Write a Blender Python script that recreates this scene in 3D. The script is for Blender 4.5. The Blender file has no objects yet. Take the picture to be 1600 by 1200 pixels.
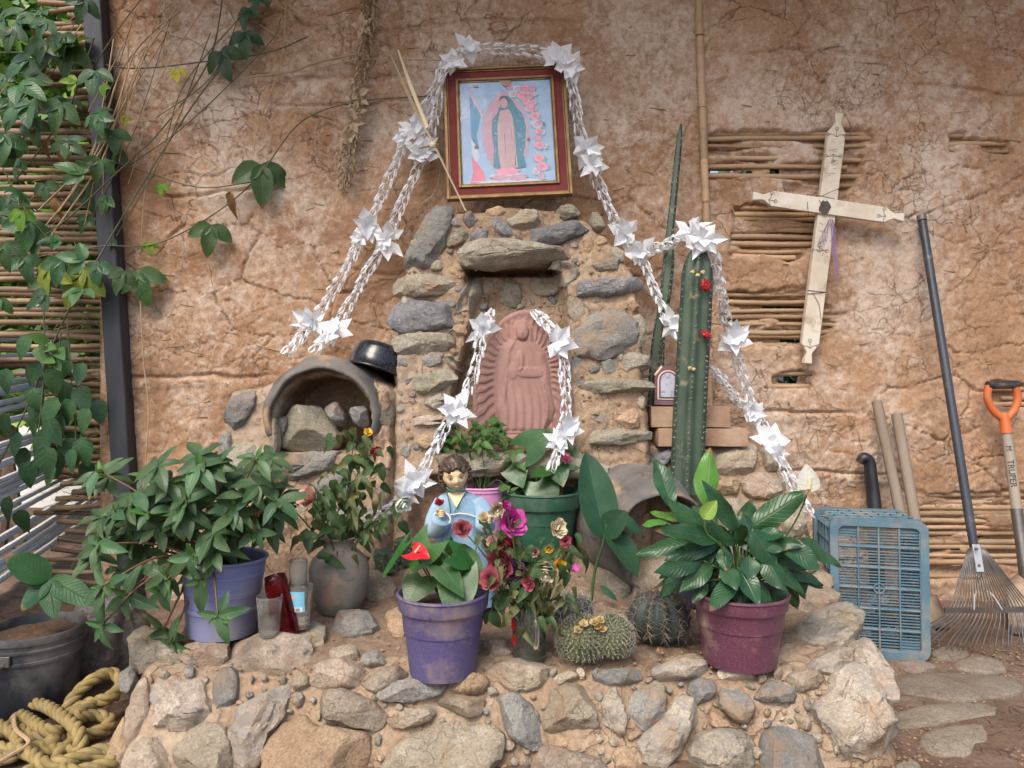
import bpy, bmesh, math, random
import numpy as np
from mathutils import Vector, Matrix, Quaternion, noise as mnoise

random.seed(7); RNG = np.random.default_rng(7)
scn = bpy.context.scene
COL = scn.collection
# ---------------------------------------------------------------- camera, sky, sun, exposure
H = 0.905            # eye height (m); the mud wall stands 3 m away
F = 1160.0           # focal length in photo pixels (1600 wide)
cam = bpy.data.cameras.new('camera'); camo = bpy.data.objects.new('camera', cam)
COL.objects.link(camo); camo.location = (0, 0, H); camo.rotation_euler = (math.radians(90), 0, 0)
cam.lens = 36 * F / 1600; cam.sensor_width = 36; cam.clip_end = 500; cam.clip_start = .02
scn.camera = camo
SUN_EL, SUN_AZ = 52, 205       # azimuth: degrees clockwise from +Y (behind the camera, a little to its left)
w = bpy.data.worlds.new('World'); scn.world = w; w.use_nodes = True
nt = w.node_tree
sky = nt.nodes.new('ShaderNodeTexSky'); sky.sky_type = 'NISHITA'; sky.sun_disc = False
sky.sun_elevation = math.radians(SUN_EL); sky.sun_rotation = math.radians(SUN_AZ)
sky.air_density = 1.0; sky.dust_density = 4.0; sky.ozone_density = 1.0
bg = nt.nodes['Background']; bg.inputs['Strength'].default_value = 0.13
nt.links.new(sky.outputs[0], bg.inputs['Color'])
sl = bpy.data.lights.new('sun', 'SUN'); sl.energy = 1.5; sl.angle = math.radians(28); sl.color = (1, .93, .83)
so = bpy.data.objects.new('sun', sl); COL.objects.link(so)
az, el = math.radians(SUN_AZ), math.radians(SUN_EL)
sd = Vector((math.sin(az) * math.cos(el), math.cos(az) * math.cos(el), math.sin(el)))
so.rotation_euler = (-sd).to_track_quat('-Z', 'Y').to_euler(); so.location = sd * 10
vs = scn.view_settings; vs.view_transform = 'Standard'; vs.look = 'None'; vs.gamma = 1; vs.use_curve_mapping = False
vs.exposure = 0.93
scn.render.engine = 'CYCLES'

# ---------------------------------------------------------------- helpers
def P(u, v, Y): return Vector(((u - 800) / F * Y, Y, H - (v - 600) / F * Y))
def S(px, Y): return px * Y / F
def R(a, b): return random.uniform(a, b)
WL = {}                                     # world location of every parent (parents are never rotated)
def tag(o, label=None, cat=None, group=None, kind=None):
    if label: o['label'] = label
    if cat: o['category'] = cat
    if group: o['group'] = group
    if kind: o['kind'] = kind
    return o
def thing(name, loc, label, cat, group=None):
    o = bpy.data.objects.new(name, None); o.empty_display_size = .05
    COL.objects.link(o); o.location = loc; WL[o] = Vector(loc)
    return tag(o, label, cat, group)
def ploc(parent): return WL[parent] if parent is not None else Vector((0, 0, 0))
def link(name, me, parent=None, M=None):
    o = bpy.data.objects.new(name, me); COL.objects.link(o)
    M = M or Matrix.Identity(4)
    o.parent = parent
    o.matrix_basis = Matrix.Translation(-ploc(parent)) @ M
    WL[o] = M.to_translation() if M else Vector((0, 0, 0))
    return o
def mesh(name, V, Fc, mats=None, smooth=True, sharp=None, uv=None, fm=None):
    me = bpy.data.meshes.new(name)
    me.from_pydata([tuple(v) for v in V], [], [tuple(f) for f in Fc])
    for m in (mats if isinstance(mats, (list, tuple)) else [mats]):
        if m is not None: me.materials.append(m)
    if smooth: me.polygons.foreach_set('use_smooth', [True] * len(me.polygons))
    if fm is not None: me.polygons.foreach_set('material_index', fm)
    if uv is not None:
        l = me.uv_layers.new(name='UVMap'); idx = np.empty(len(me.loops), int); me.loops.foreach_get('vertex_index', idx)
        l.data.foreach_set('uv', np.asarray(uv, float)[idx].ravel())
    me.update()
    if sharp: me.set_sharp_from_angle(angle=math.radians(sharp))
    return me
class MB:
    """collects geometry in world coordinates; build() links it as one object with its origin at the bottom centre"""
    def __init__(s): s.V = []; s.F = []; s.M = []; s.mi = 0; s.X = None
    def add(s, V, Fc):
        b = len(s.V)
        if s.X is not None: V = [s.X @ Vector(v) for v in V]
        s.V += [tuple(v) for v in V]; s.F += [tuple(i + b for i in f) for f in Fc]; s.M += [s.mi] * len(Fc); return s
    def box(s, c, size, rot=None, taper=1.0):
        c = Vector(c); hx, hy, hz = [k / 2 for k in size]; V = []
        for z in (-1, 1):
            t = taper if z > 0 else 1
            for x, y in ((-1, -1), (1, -1), (1, 1), (-1, 1)):
                p = Vector((x * hx * t, y * hy * t, z * hz)); p = rot @ p if rot else p; V.append(c + p)
        return s.add(V, [(3, 2, 1, 0), (4, 5, 6, 7), (0, 1, 5, 4), (1, 2, 6, 5), (2, 3, 7, 6), (3, 0, 4, 7)])
    def tube(s, path, rad, n=8, cap=True, closed=False, squash=1.0):
        path = [Vector(p) for p in path]; m = len(path)
        if not hasattr(rad, '__len__'): rad = [rad] * m
        V = []; up = None
        for i, p in enumerate(path):
            if closed: t = path[(i + 1) % m] - path[i - 1]
            else: t = path[min(i + 1, m - 1)] - path[max(i - 1, 0)]
            t = t.normalized() if t.length > 1e-9 else Vector((0, 0, 1))
            if up is None:
                up = Vector((0, 0, 1)) if abs(t.z) < .9 else Vector((0, 1, 0))
            up = (up - t * up.dot(t)); up = up.normalized() if up.length > 1e-6 else t.orthogonal().normalized()
            sd = t.cross(up)
            for k in range(n):
                a = 2 * math.pi * k / n
                V.append(p + (sd * math.cos(a) + up * math.sin(a) * squash) * rad[i])
        Fc = []
        for i in range(m if closed else m - 1):
            j = (i + 1) % m
            for k in range(n):
                Fc.append((i * n + k, i * n + (k + 1) % n, j * n + (k + 1) % n, j * n + k))
        if cap and not closed:
            Fc.append(tuple(range(n))[::-1]); Fc.append(tuple((m - 1) * n + k for k in range(n)))
        return s.add(V, Fc)
    def lathe(s, prof, n=32, c=(0, 0, 0), axis=None, jit=0, a0=0, a1=2 * math.pi):
        full = abs(a1 - a0 - 2 * math.pi) < 1e-6; c = Vector(c); V = []; nn = n if full else n + 1
        for r, z in prof:
            for k in range(nn):
                a = a0 + (a1 - a0) * k / n
                rr = r * (1 + jit * mnoise.noise(Vector((math.cos(a) * 2, math.sin(a) * 2, z * 14))))
                p = Vector((rr * math.cos(a), rr * math.sin(a), z))
                V.append(c + (axis @ p if axis else p))
        Fc = []
        for i in range(len(prof) - 1):
            for k in range(n):
                k2 = (k + 1) % nn
                Fc.append((i * nn + k, i * nn + k2, (i + 1) * nn + k2, (i + 1) * nn + k))
        return s.add(V, Fc)
    def ball(s, c, r, nu=10, nv=7, sc=(1, 1, 1), rot=None, jit=0):
        c = Vector(c); V = []; Fc = []
        for i in range(nv + 1):
            th = math.pi * i / nv
            for k in range(nu):
                a = 2 * math.pi * k / nu
                p = Vector((math.sin(th) * math.cos(a) * sc[0], math.sin(th) * math.sin(a) * sc[1], math.cos(th) * sc[2])) * r
                if jit: p *= 1 + jit * mnoise.noise(p * (2.2 / r) + c * 50)
                V.append(c + (rot @ p if rot else p))
        for i in range(nv):
            for k in range(nu):
                Fc.append((i * nu + k, (i + 1) * nu + k, (i + 1) * nu + (k + 1) % nu, i * nu + (k + 1) % nu))
        return s.add(V, Fc)
    def build(s, name, mats, parent=None, smooth=True, sharp=40, label=None, bevel=0, origin=None):
        A = np.array(s.V); lo, hi = A.min(0), A.max(0)
        o = Vector(origin) if origin else Vector(((lo[0] + hi[0]) / 2, (lo[1] + hi[1]) / 2, lo[2]))
        me = mesh(name, A - np.array(o), s.F, mats, smooth, sharp, fm=s.M)
        ob = link(name, me, parent, Matrix.Translation(o))
        if bevel:
            b = ob.modifiers.new('bevel', 'BEVEL'); b.width = bevel; b.segments = 2; b.limit_method = 'ANGLE'
        if label: ob['label'] = label
        return ob
def bez(pts, n=16):
    """Catmull-Rom through pts"""
    pts = [Vector(p) for p in pts]; q = [pts[0] * 2 - pts[1]] + pts + [pts[-1] * 2 - pts[-2]]; out = []
    for i in range(1, len(q) - 2):
        for k in range(n):
            t = k / n; a, b, c, d = q[i - 1:i + 3]
            out.append(.5 * ((2 * b) + (c - a) * t + (2 * a - 5 * b + 4 * c - d) * t * t + (3 * b - a - 3 * c + d) * t ** 3))
    out.append(pts[-1]); return out
def frame_M(base, d, nrm):
    """matrix: local +Y -> d (length axis), local +Z -> as near nrm as possible"""
    y = Vector(d).normalized(); n = Vector(nrm); z = n - y * n.dot(y)
    z = z.normalized() if z.length > 1e-5 else y.orthogonal().normalized()
    x = y.cross(z)
    m = Matrix((x, y, z)).transposed().to_4x4(); m.translation = Vector(base); return m

# numpy value noise
def _h(ix, iy, iz):
    n = (ix.astype(np.int64) * 374761393 + iy.astype(np.int64) * 668265263 + iz.astype(np.int64) * 2147483647 + 1013904223) & 0xffffffff
    n = ((n ^ (n >> 13)) * 1274126177) & 0xffffffff
    n = ((n ^ (n >> 16)) * 2246822519) & 0xffffffff
    return ((n ^ (n >> 15)) & 0xffff) / 65535.0
def vnoise(x, y, z=0.0):
    x = np.asarray(x, float); y = np.asarray(y, float); z = np.broadcast_to(np.asarray(z, float), x.shape)
    xi, yi, zi = np.floor(x), np.floor(y), np.floor(z)
    fx, fy, fz = x - xi, y - yi, z - zi
    fx, fy, fz = [t * t * t * (t * (t * 6 - 15) + 10) for t in (fx, fy, fz)]
    r = 0
    for dx in (0, 1):
        for dy in (0, 1):
            for dz in (0, 1):
                wgt = (fx if dx else 1 - fx) * (fy if dy else 1 - fy) * (fz if dz else 1 - fz)
                r = r + wgt * _h(xi + dx, yi + dy, zi + dz)
    return r * 2 - 1
def fbm(x, y, z=0., o=5, g=.5):
    a, s, t = 1., 0., 0.; x = np.asarray(x, float); y = np.asarray(y, float)
    for i in range(o):
        s = s + a * vnoise(x * 2 ** i + 17.3 * i, y * 2 ** i - 9.1 * i, np.asarray(z) * 2 ** i); t += a; a *= g
    return s / t
def vor_edge(x, y, seed=0):
    """distance to the border of a jittered-grid voronoi, in cells"""
    xi, yi = np.floor(x), np.floor(y); d1 = np.full(x.shape, 9.); d2 = np.full(x.shape, 9.)
    for dx in (-1, 0, 1):
        for dy in (-1, 0, 1):
            cx, cy = xi + dx, yi + dy; k = np.full(x.shape, seed)
            px = cx + _h(cx, cy, k); py = cy + _h(cx, cy, k + 7)
            d = np.hypot(px - x, py - y)
            d2 = np.where(d < d1, d1, np.minimum(d2, d)); d1 = np.minimum(d1, d)
    return d2 - d1
def sdpoly(poly, x, y):
    """signed distance, positive inside"""
    p = np.array(poly, float); d = np.full(np.shape(x), 1e9); ins = np.zeros(np.shape(x), bool)
    for i in range(len(p)):
        a, b = p[i - 1], p[i]; e = b - a; wx, wy = x - a[0], y - a[1]
        t = np.clip((wx * e[0] + wy * e[1]) / (e @ e + 1e-12), 0, 1)
        d = np.minimum(d, np.hypot(wx - t * e[0], wy - t * e[1]))
        c = ((a[1] > y) != (b[1] > y)) & (x < (b[0] - a[0]) * (y - a[1]) / (b[1] - a[1] + 1e-12) + a[0]); ins ^= c
    return np.where(ins, d, -d)
def sstep(a, b, x): t = np.clip((x - a) / (b - a), 0, 1); return t * t * (3 - 2 * t)
def grid_faces(nx, ny):
    i = np.arange(nx - 1); j = np.arange(ny - 1); I, J = np.meshgrid(i, j); a = (J * nx + I).ravel()
    return np.stack([a, a + 1, a + nx + 1, a + nx], 1)

# ---------------------------------------------------------------- materials
def nodes(name):
    m = bpy.data.materials.new(name); m.use_nodes = True; t = m.node_tree; t.nodes.clear()
    o = t.nodes.new('ShaderNodeOutputMaterial'); b = t.nodes.new('ShaderNodeBsdfPrincipled')
    t.links.new(b.outputs[0], o.inputs[0]); return m, t, b, o
def N(t, typ, **k):
    n = t.nodes.new('ShaderNode' + typ)
    for a, v in k.items():
        if a in n.inputs.keys(): n.inputs[a].default_value = v
        else: setattr(n, a, v)
    return n
def L(t, a, b): t.links.new(a, b)
def ramp(t, fac, stops, interp='LINEAR'):
    r = N(t, 'ValToRGB'); r.color_ramp.interpolation = interp; e = r.color_ramp.elements
    while len(e) < len(stops): e.new(.5)
    for el, (p, c) in zip(e, stops): el.position = p; el.color = (*c, 1) if len(c) == 3 else c
    L(t, fac, r.inputs[0]); return r
def mixc(t, fac, a, b, mode='MIX'):
    m = N(t, 'MixRGB', blend_type=mode)
    if hasattr(fac, 'links'): L(t, fac, m.inputs[0])
    else: m.inputs[0].default_value = fac
    for i, c in ((1, a), (2, b)):
        if hasattr(c, 'links'): L(t, c, m.inputs[i])
        else: m.inputs[i].default_value = (*c, 1)
    return m.outputs[0]
def math_(t, op, a, b=0., clamp=False):
    m = N(t, 'Math', operation=op, use_clamp=clamp)
    for i, c in ((0, a), (1, b)):
        if hasattr(c, 'links'): L(t, c, m.inputs[i])
        else: m.inputs[i].default_value = c
    return m.outputs[0]
def coords(t, rnd=True, kind='Object', stretch=None):
    tc = N(t, 'TexCoord'); v = tc.outputs[kind]
    if rnd:
        oi = N(t, 'ObjectInfo'); k = N(t, 'VectorMath', operation='SCALE'); k.inputs[0].default_value = (31, 17, 23)
        L(t, oi.outputs['Random'], k.inputs['Scale']); a = N(t, 'VectorMath', operation='ADD')
        L(t, v, a.inputs[0]); L(t, k.outputs[0], a.inputs[1]); v = a.outputs[0]
    if stretch:
        mp = N(t, 'Mapping'); mp.inputs['Scale'].default_value = stretch; L(t, v, mp.inputs[0]); v = mp.outputs[0]
    return v
def noise_(t, v, scale, detail=5, rough=.55, dist=0):
    n = N(t, 'TexNoise'); n.inputs['Scale'].default_value = scale; n.inputs['Detail'].default_value = detail
    n.inputs['Roughness'].default_value = rough; n.inputs['Distortion'].default_value = dist
    L(t, v, n.inputs['Vector']); return n.outputs['Fac']
def bump_(t, b, h, strength, dist, prev=None):
    n = N(t, 'Bump'); n.inputs['Strength'].default_value = strength; n.inputs['Distance'].default_value = dist
    L(t, h, n.inputs['Height'])
    if prev is not None: L(t, prev.outputs[0], n.inputs['Normal'])
    L(t, n.outputs[0], b.inputs['Normal']); return n
def varied(t, col, amt=.15, hue=.0):
    oi = N(t, 'ObjectInfo'); h = N(t, 'HueSaturation'); L(t, col, h.inputs['Color'])
    L(t, math_(t, 'ADD', math_(t, 'MULTIPLY', oi.outputs['Random'], 2 * amt), 1 - amt), h.inputs['Value'])
    if hue:
        q = math_(t, 'FRACT', math_(t, 'MULTIPLY', oi.outputs['Random'], 13.7))
        L(t, math_(t, 'ADD', math_(t, 'MULTIPLY', q, 2 * hue), .5 - hue), h.inputs['Hue'])
    return h.outputs[0]
def mat(name, cols, scale=8, rough=.75, bump=.3, bscale=60, bdist=.004, metal=0, amt=.12, hue=0., dirt=None,
        dscale=5, dlo=.5, dhi=.7, detail=6, stretch=None, spec=.5, coat=0, sub=0, speck=None, sscale=160):
    m, t, b, o = nodes(name); v = coords(t, True, stretch=stretch)
    n = len(cols); st = [(.25 + .5 * i / max(1, n - 1), c) for i, c in enumerate(cols)]
    c = ramp(t, noise_(t, v, scale, detail), st).outputs[0]
    if dirt: c = mixc(t, ramp(t, noise_(t, v, dscale, 8, .65), [(dlo, (0, 0, 0)), (dhi, (1, 1, 1))]).outputs[0], c, dirt)
    if speck:
        c = mixc(t, ramp(t, noise_(t, v, sscale, 3, .7), [(.56, (0, 0, 0)), (.68, (1, 1, 1))]).outputs[0], c, speck)
    if amt: c = varied(t, c, amt, hue)
    L(t, c, b.inputs['Base Color']); b.inputs['Metallic'].default_value = metal
    r = noise_(t, v, scale * 2.3, 4)
    L(t, math_(t, 'ADD', math_(t, 'MULTIPLY', r, .3), rough - .15, True), b.inputs['Roughness'])
    b.inputs['Specular IOR Level'].default_value = spec; b.inputs['Coat Weight'].default_value = coat
    if bump: bump_(t, b, noise_(t, v, bscale, 8, .62), bump, bdist)
    return m
def leaf_mat(name, c1, c2, vein, rough=.38, veins=9, tr=.18, edge=None, vstr=.5, amt=.22, hue=.02, spots=None, vb=.5):
    m, t, b, o = nodes(name); tc = N(t, 'TexCoord'); uv = tc.outputs['UV']; sp = N(t, 'SeparateXYZ'); L(t, uv, sp.inputs[0])
    ax = math_(t, 'ABSOLUTE', sp.outputs[0]); v = coords(t, True)
    base = ramp(t, noise_(t, v, 18, 4), [(.3, c1), (.7, c2)]).outputs[0]
    mid = ramp(t, ax, [(.0, (1, 1, 1)), (.075, (0, 0, 0))]).outputs[0]
    s = math_(t, 'FRACT', math_(t, 'MULTIPLY', math_(t, 'SUBTRACT', sp.outputs[1], math_(t, 'MULTIPLY', ax, .22)), veins))
    tri = math_(t, 'ABSOLUTE', math_(t, 'SUBTRACT', s, .5)); side = ramp(t, tri, [(.0, (1, 1, 1)), (.13, (0, 0, 0))]).outputs[0]
    vm = math_(t, 'MAXIMUM', mid, math_(t, 'MULTIPLY', side, .55))
    c = mixc(t, math_(t, 'MULTIPLY', vm, vstr), base, vein)
    if spots: c = mixc(t, ramp(t, noise_(t, v, 26, 5), [(.62, (0, 0, 0)), (.7, (1, 1, 1))]).outputs[0], c, spots)
    if edge: c = mixc(t, ramp(t, ax, [(.75, (0, 0, 0)), (1., (1, 1, 1))]).outputs[0], c, edge)
    oi = N(t, 'ObjectInfo'); rr_ = ramp(t, math_(t, 'FRACT', math_(t, 'MULTIPLY', oi.outputs['Random'], 7.3)), [(.55, (0, 0, 0)), (.75, (1, 1, 1))]).outputs[0]
    tipm = math_(t, 'MULTIPLY', ramp(t, math_(t, 'ADD', sp.outputs[1], math_(t, 'MULTIPLY', noise_(t, v, 40, 4), .16)), [(.96, (0, 0, 0)), (1., (1, 1, 1))]).outputs[0], rr_)
    c = mixc(t, tipm, c, (.17, .11, .045)); dst = ramp(t, noise_(t, v, 30, 7, .7), [(.5, (0, 0, 0)), (.8, (1, 1, 1))]).outputs[0]; c = mixc(t, math_(t, 'MULTIPLY', dst, .09), c, (.22, .2, .15))
    c = varied(t, c, amt, hue); L(t, c, b.inputs['Base Color']); b.inputs['Roughness'].default_value = rough
    L(t, math_(t, 'ADD', math_(t, 'MULTIPLY', noise_(t, v, 30, 4), .3), rough - .12), b.inputs['Roughness'])
    b.inputs['Specular IOR Level'].default_value = .34
    hgt = math_(t, 'ADD', math_(t, 'MULTIPLY', vm, -1.), math_(t, 'MULTIPLY', noise_(t, v, 55, 3), .6)); bump_(t, b, hgt, vb, .0025)
    tl = N(t, 'BsdfTranslucent'); mx = N(t, 'MixShader'); mx.inputs[0].default_value = tr
    L(t, mixc(t, .5, c, (.25, .4, .03)), tl.inputs['Color']); L(t, b.outputs[0], mx.inputs[1]); L(t, tl.outputs[0], mx.inputs[2]); L(t, mx.outputs[0], o.inputs[0])
    return m
MT = {}
MT['cane'] = mat('cane', [(.24, .155, .085), (.43, .30, .175), (.56, .425, .27)], 9, .6, .35, 60, .003, amt=.3, dirt=(.33, .195, .115), dscale=9, dlo=.45, dhi=.62, stretch=(.25, 1, 1))
MT['pale_cane'] = mat('pale_cane', [(.62, .6, .56), (.78, .77, .74)], 12, .6, .2, 60, amt=.15, stretch=(.3, 1, 1))
MT['dead_straw'] = mat('dead_straw', [(.28, .18, .09), (.5, .37, .2)], 30, .8, 0, amt=.2)
MT['mortar'] = None
def earth(name, cA, cB, cC, white=None, wlo=.5, whi=.66, crack=0., bd=.006, grain=.6, seed=0.):
    m, t, b, o = nodes(name); v = coords(t, False)
    c = ramp(t, noise_(t, v, 3.2, 8, .6, .3), [(.3, cA), (.5, cB), (.72, cC)]).outputs[0]
    fine = noise_(t, v, 70, 8, .72)
    c = mixc(t, grain, c, ramp(t, fine, [(.3, (.22, .22, .22)), (.7, (.78, .78, .78))]).outputs[0], 'OVERLAY')
    if white:
        a = noise_(t, v, 2.1, 6, .6, .4); k = noise_(t, v, 26, 9, .82)
        f = math_(t, 'ADD', math_(t, 'MULTIPLY', a, .52), math_(t, 'MULTIPLY', k, .54))
        c = mixc(t, ramp(t, f, [(wlo, (0, 0, 0)), (whi, (.85, .85, .85))]).outputs[0], c, white)
    h = math_(t, 'ADD', noise_(t, v, 24, 10, .7, .4), math_(t, 'MULTIPLY', noise_(t, v, 120, 6, .7), .35))
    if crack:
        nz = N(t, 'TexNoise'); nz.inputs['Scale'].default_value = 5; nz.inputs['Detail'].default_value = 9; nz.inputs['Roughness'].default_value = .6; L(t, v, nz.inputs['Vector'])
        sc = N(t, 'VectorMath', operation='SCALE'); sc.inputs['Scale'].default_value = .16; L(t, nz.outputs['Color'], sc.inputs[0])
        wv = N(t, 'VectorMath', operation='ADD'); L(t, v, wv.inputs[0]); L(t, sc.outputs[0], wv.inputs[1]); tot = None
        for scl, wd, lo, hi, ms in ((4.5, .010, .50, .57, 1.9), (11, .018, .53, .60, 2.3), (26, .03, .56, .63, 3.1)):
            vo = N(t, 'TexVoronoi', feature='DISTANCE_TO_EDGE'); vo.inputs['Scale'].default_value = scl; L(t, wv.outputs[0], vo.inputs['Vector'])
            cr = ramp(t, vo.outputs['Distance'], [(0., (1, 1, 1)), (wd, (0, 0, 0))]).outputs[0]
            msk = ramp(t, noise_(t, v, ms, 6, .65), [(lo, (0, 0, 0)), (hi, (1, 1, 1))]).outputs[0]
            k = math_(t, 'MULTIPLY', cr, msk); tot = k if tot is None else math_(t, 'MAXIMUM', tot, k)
        c = mixc(t, math_(t, 'MULTIPLY', tot, crack), c, (.07, .035, .02)); h = math_(t, 'SUBTRACT', h, math_(t, 'MULTIPLY', tot, .9))  # crack lines coloured dark: the shade inside them is painted into the colour
    if white: c = mixc(t, math_(t, 'MULTIPLY', ramp(t, noise_(t, v, 95, 5, .75), [(.33, (1, 1, 1)), (.42, (0, 0, 0))]).outputs[0], .55), c, (.12, .06, .035))
    L(t, c, b.inputs['Base Color']); b.inputs['Roughness'].default_value = .93; b.inputs['Specular IOR Level'].default_value = .2
    bump_(t, b, h, .8, bd); return m
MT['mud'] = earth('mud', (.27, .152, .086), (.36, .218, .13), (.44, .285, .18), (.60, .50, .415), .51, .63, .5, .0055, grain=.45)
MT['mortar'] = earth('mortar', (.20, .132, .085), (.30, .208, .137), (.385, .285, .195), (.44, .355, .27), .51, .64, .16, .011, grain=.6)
MT['soil'] = earth('soil', (.07, .046, .032), (.12, .08, .055), (.18, .125, .085), None, bd=.014)
MT['bed_soil'] = earth('bed_soil', (.13, .088, .06), (.19, .132, .092), (.26, .19, .137), (.33, .26, .2), .54, .7, 0, .010, grain=.6)
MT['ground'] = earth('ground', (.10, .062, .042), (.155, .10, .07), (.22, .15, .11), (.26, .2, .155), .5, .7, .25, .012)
def rock(name, cols, band=None, rough=.85, dust=(.31, .21, .135), dl=.50, dh=.66):
    m, t, b, o = nodes(name); v = coords(t, True)
    n = len(cols); c = ramp(t, noise_(t, v, 9, 10, .7, .8), [(.28 + .44 * i / (n - 1), k) for i, k in enumerate(cols)]).outputs[0]
    c = mixc(t, .65, c, ramp(t, noise_(t, v, 150, 6, .75), [(.3, (.15, .15, .15)), (.7, (.85, .85, .85))]).outputs[0], 'OVERLAY')
    mp = N(t, 'Mapping'); mp.inputs['Scale'].default_value = (3, 3, 22); mp.inputs['Rotation'].default_value = (.5, .7, 0); L(t, v, mp.inputs[0]); lay_ = noise_(t, mp.outputs[0], 1.8, 7, .65, .9)
    if band: c = mixc(t, ramp(t, lay_, [(.5, (0, 0, 0)), (.6, (1, 1, 1))]).outputs[0], c, band)
    vo = N(t, 'TexVoronoi', feature='DISTANCE_TO_EDGE'); vo.inputs['Scale'].default_value = 11; nz = N(t, 'TexNoise'); nz.inputs['Scale'].default_value = 12; nz.inputs['Detail'].default_value = 6; L(t, v, nz.inputs['Vector']); sc = N(t, 'VectorMath', operation='SCALE'); sc.inputs['Scale'].default_value = .2; L(t, nz.outputs['Color'], sc.inputs[0]); ad = N(t, 'VectorMath', operation='ADD'); L(t, v, ad.inputs[0]); L(t, sc.outputs[0], ad.inputs[1]); L(t, ad.outputs[0], vo.inputs['Vector'])
    crk = math_(t, 'MULTIPLY', ramp(t, vo.outputs['Distance'], [(0, (1, 1, 1)), (.022, (0, 0, 0))]).outputs[0], ramp(t, noise_(t, v, 6, 4), [(.5, (0, 0, 0)), (.56, (1, 1, 1))]).outputs[0])
    pass
    c = mixc(t, math_(t, 'MULTIPLY', ramp(t, noise_(t, v, 7, 9, .7), [(dl, (0, 0, 0)), (dh, (1, 1, 1))]).outputs[0], .9), c, dust)
    L(t, varied(t, c, .2, .012), b.inputs['Base Color']); b.inputs['Roughness'].default_value = rough; b.inputs['Specular IOR Level'].default_value = .3
    h = math_(t, 'ADD', noise_(t, v, 30, 12, .74), math_(t, 'SUBTRACT', math_(t, 'MULTIPLY', lay_, .5), math_(t, 'MULTIPLY', crk, .25))); bump_(t, b, h, .9, .014)
    return m
MT['rock_tan'] = rock('rock_tan', [(.23, .185, .135), (.34, .285, .215), (.44, .375, .29)])
MT['rock_pale'] = rock('rock_pale', [(.28, .235, .18), (.39, .335, .265), (.50, .44, .36)], band=(.30, .275, .245))
MT['rock_grey'] = rock('rock_grey', [(.155, .15, .14), (.23, .225, .21), (.31, .295, .265)])
MT['rock_olive'] = rock('rock_olive', [(.20, .175, .13), (.29, .26, .20), (.36, .33, .265)], dl=.55, dh=.7)
MT['rock_dark'] = rock('rock_dark', [(.11, .11, .115), (.19, .185, .19), (.28, .265, .26)], dl=.56)
MT['rock_ground'] = rock('rock_ground', [(.19, .15, .115), (.255, .21, .165), (.32, .27, .22)], dust=(.21, .15, .11))
MT['rock_brown'] = rock('rock_brown', [(.28, .19, .115), (.38, .27, .17), (.46, .35, .24)], dl=.5)
# ---------------------------------------------------------------- the setting: ground, mud wall, roof
def px(poly, Y): return [((u - 800) / F * Y, H - (v - 600) / F * Y) for u, v in poly]
def big_mesh(name, V, Fc, m, parent=None, kind=None):
    me = bpy.data.meshes.new(name); n = len(Fc)
    me.vertices.add(len(V)); me.vertices.foreach_set('co', np.asarray(V, np.float32).ravel())
    me.loops.add(n * 4); me.loops.foreach_set('vertex_index', np.asarray(Fc, np.int32).ravel())
    me.polygons.add(n); me.polygons.foreach_set('loop_start', np.arange(0, n * 4, 4, dtype=np.int32))
    me.polygons.foreach_set('use_smooth', np.ones(n, bool)); me.materials.append(m); me.update(calc_edges=True); me.validate()
    o = link(name, me, parent)
    if kind: o['kind'] = kind
    return o
# ground: one sheet to the horizon, finely uneven near the shrine
xs = np.concatenate([[-60, -25, -10, -5], np.arange(-3.2, 3.21, .03), [5, 10, 25, 60]])
ys = np.concatenate([[-40, -12, -4, -1, 0, .7], np.arange(1.2, 4.2, .03), [5, 7, 12, 25, 60]])
GX, GY = np.meshgrid(xs, ys)
GZ = .022 * fbm(GX * 2.1, GY * 2.1, 3., 6) + .008 * fbm(GX * 12, GY * 12, 1., 4) + .03 * sstep(2.5, 3., GY) * sstep(4.5, 3.3, GY)
GZ = np.where((abs(GX) < 3.3) & (GY > 1) & (GY < 4.3), GZ, -.01)
ground = big_mesh('ground', np.stack([GX.ravel(), GY.ravel(), GZ.ravel()], 1), grid_faces(len(xs), len(ys)), MT['ground'], kind='structure')

# mud wall
WX0, WX1, WZ0, WZ1, ST = -1.655, 2.75, -.06, 2.72, .0062
xs = np.arange(WX0, WX1, ST); zs = np.arange(WZ0, WZ1, ST); GX, GZ = np.meshgrid(xs, zs)
U = GX / 3. * F + 800; Vv = 600 - (GZ - H) / 3. * F
wu = U + 26 * fbm(GX * 6, GZ * 6, 5., 6, .6) ; wv = Vv + 13 * fbm(GX * 7, GZ * 7, 9., 6, .6)
PATCH = [
 [(1112, 205), (1250, 206), (1356, 204), (1362, 232), (1346, 240), (1338, 285), (1335, 300), (1230, 300), (1220, 283), (1108, 284)],
 [(1148, 318), (1290, 316), (1288, 372), (1262, 400), (1240, 406), (1148, 404)],
 [(1136, 453), (1262, 452), (1325, 487), (1318, 500), (1308, 536), (1240, 542), (1136, 538)],
 [(1488, 208), (1516, 206), (1518, 218), (1578, 216), (1584, 238), (1490, 242)],
 [(1428, 768), (1700, 764), (1700, 905), (1440, 905), (1428, 850)],
 [(1212, 582), (1268, 580), (1266, 606), (1214, 607)],
 [(1555, 600), (1700, 598), (1700, 640), (1560, 640)],
]
rec = np.zeros_like(GX)
for pl in PATCH: rec = np.maximum(rec, sstep(-2.0, 4.5, sdpoly(pl, wu, wv)))
big = fbm(GX * 1.3, GZ * 1.5, 2., 5)
lump = fbm(GX * 7, GZ * 9, 4., 5)
ridg = 1 - abs(fbm(GX * 13, GZ * 17, 8., 4)) * 2
fine = fbm(GX * 45, GZ * 45, 6., 4)
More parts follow.
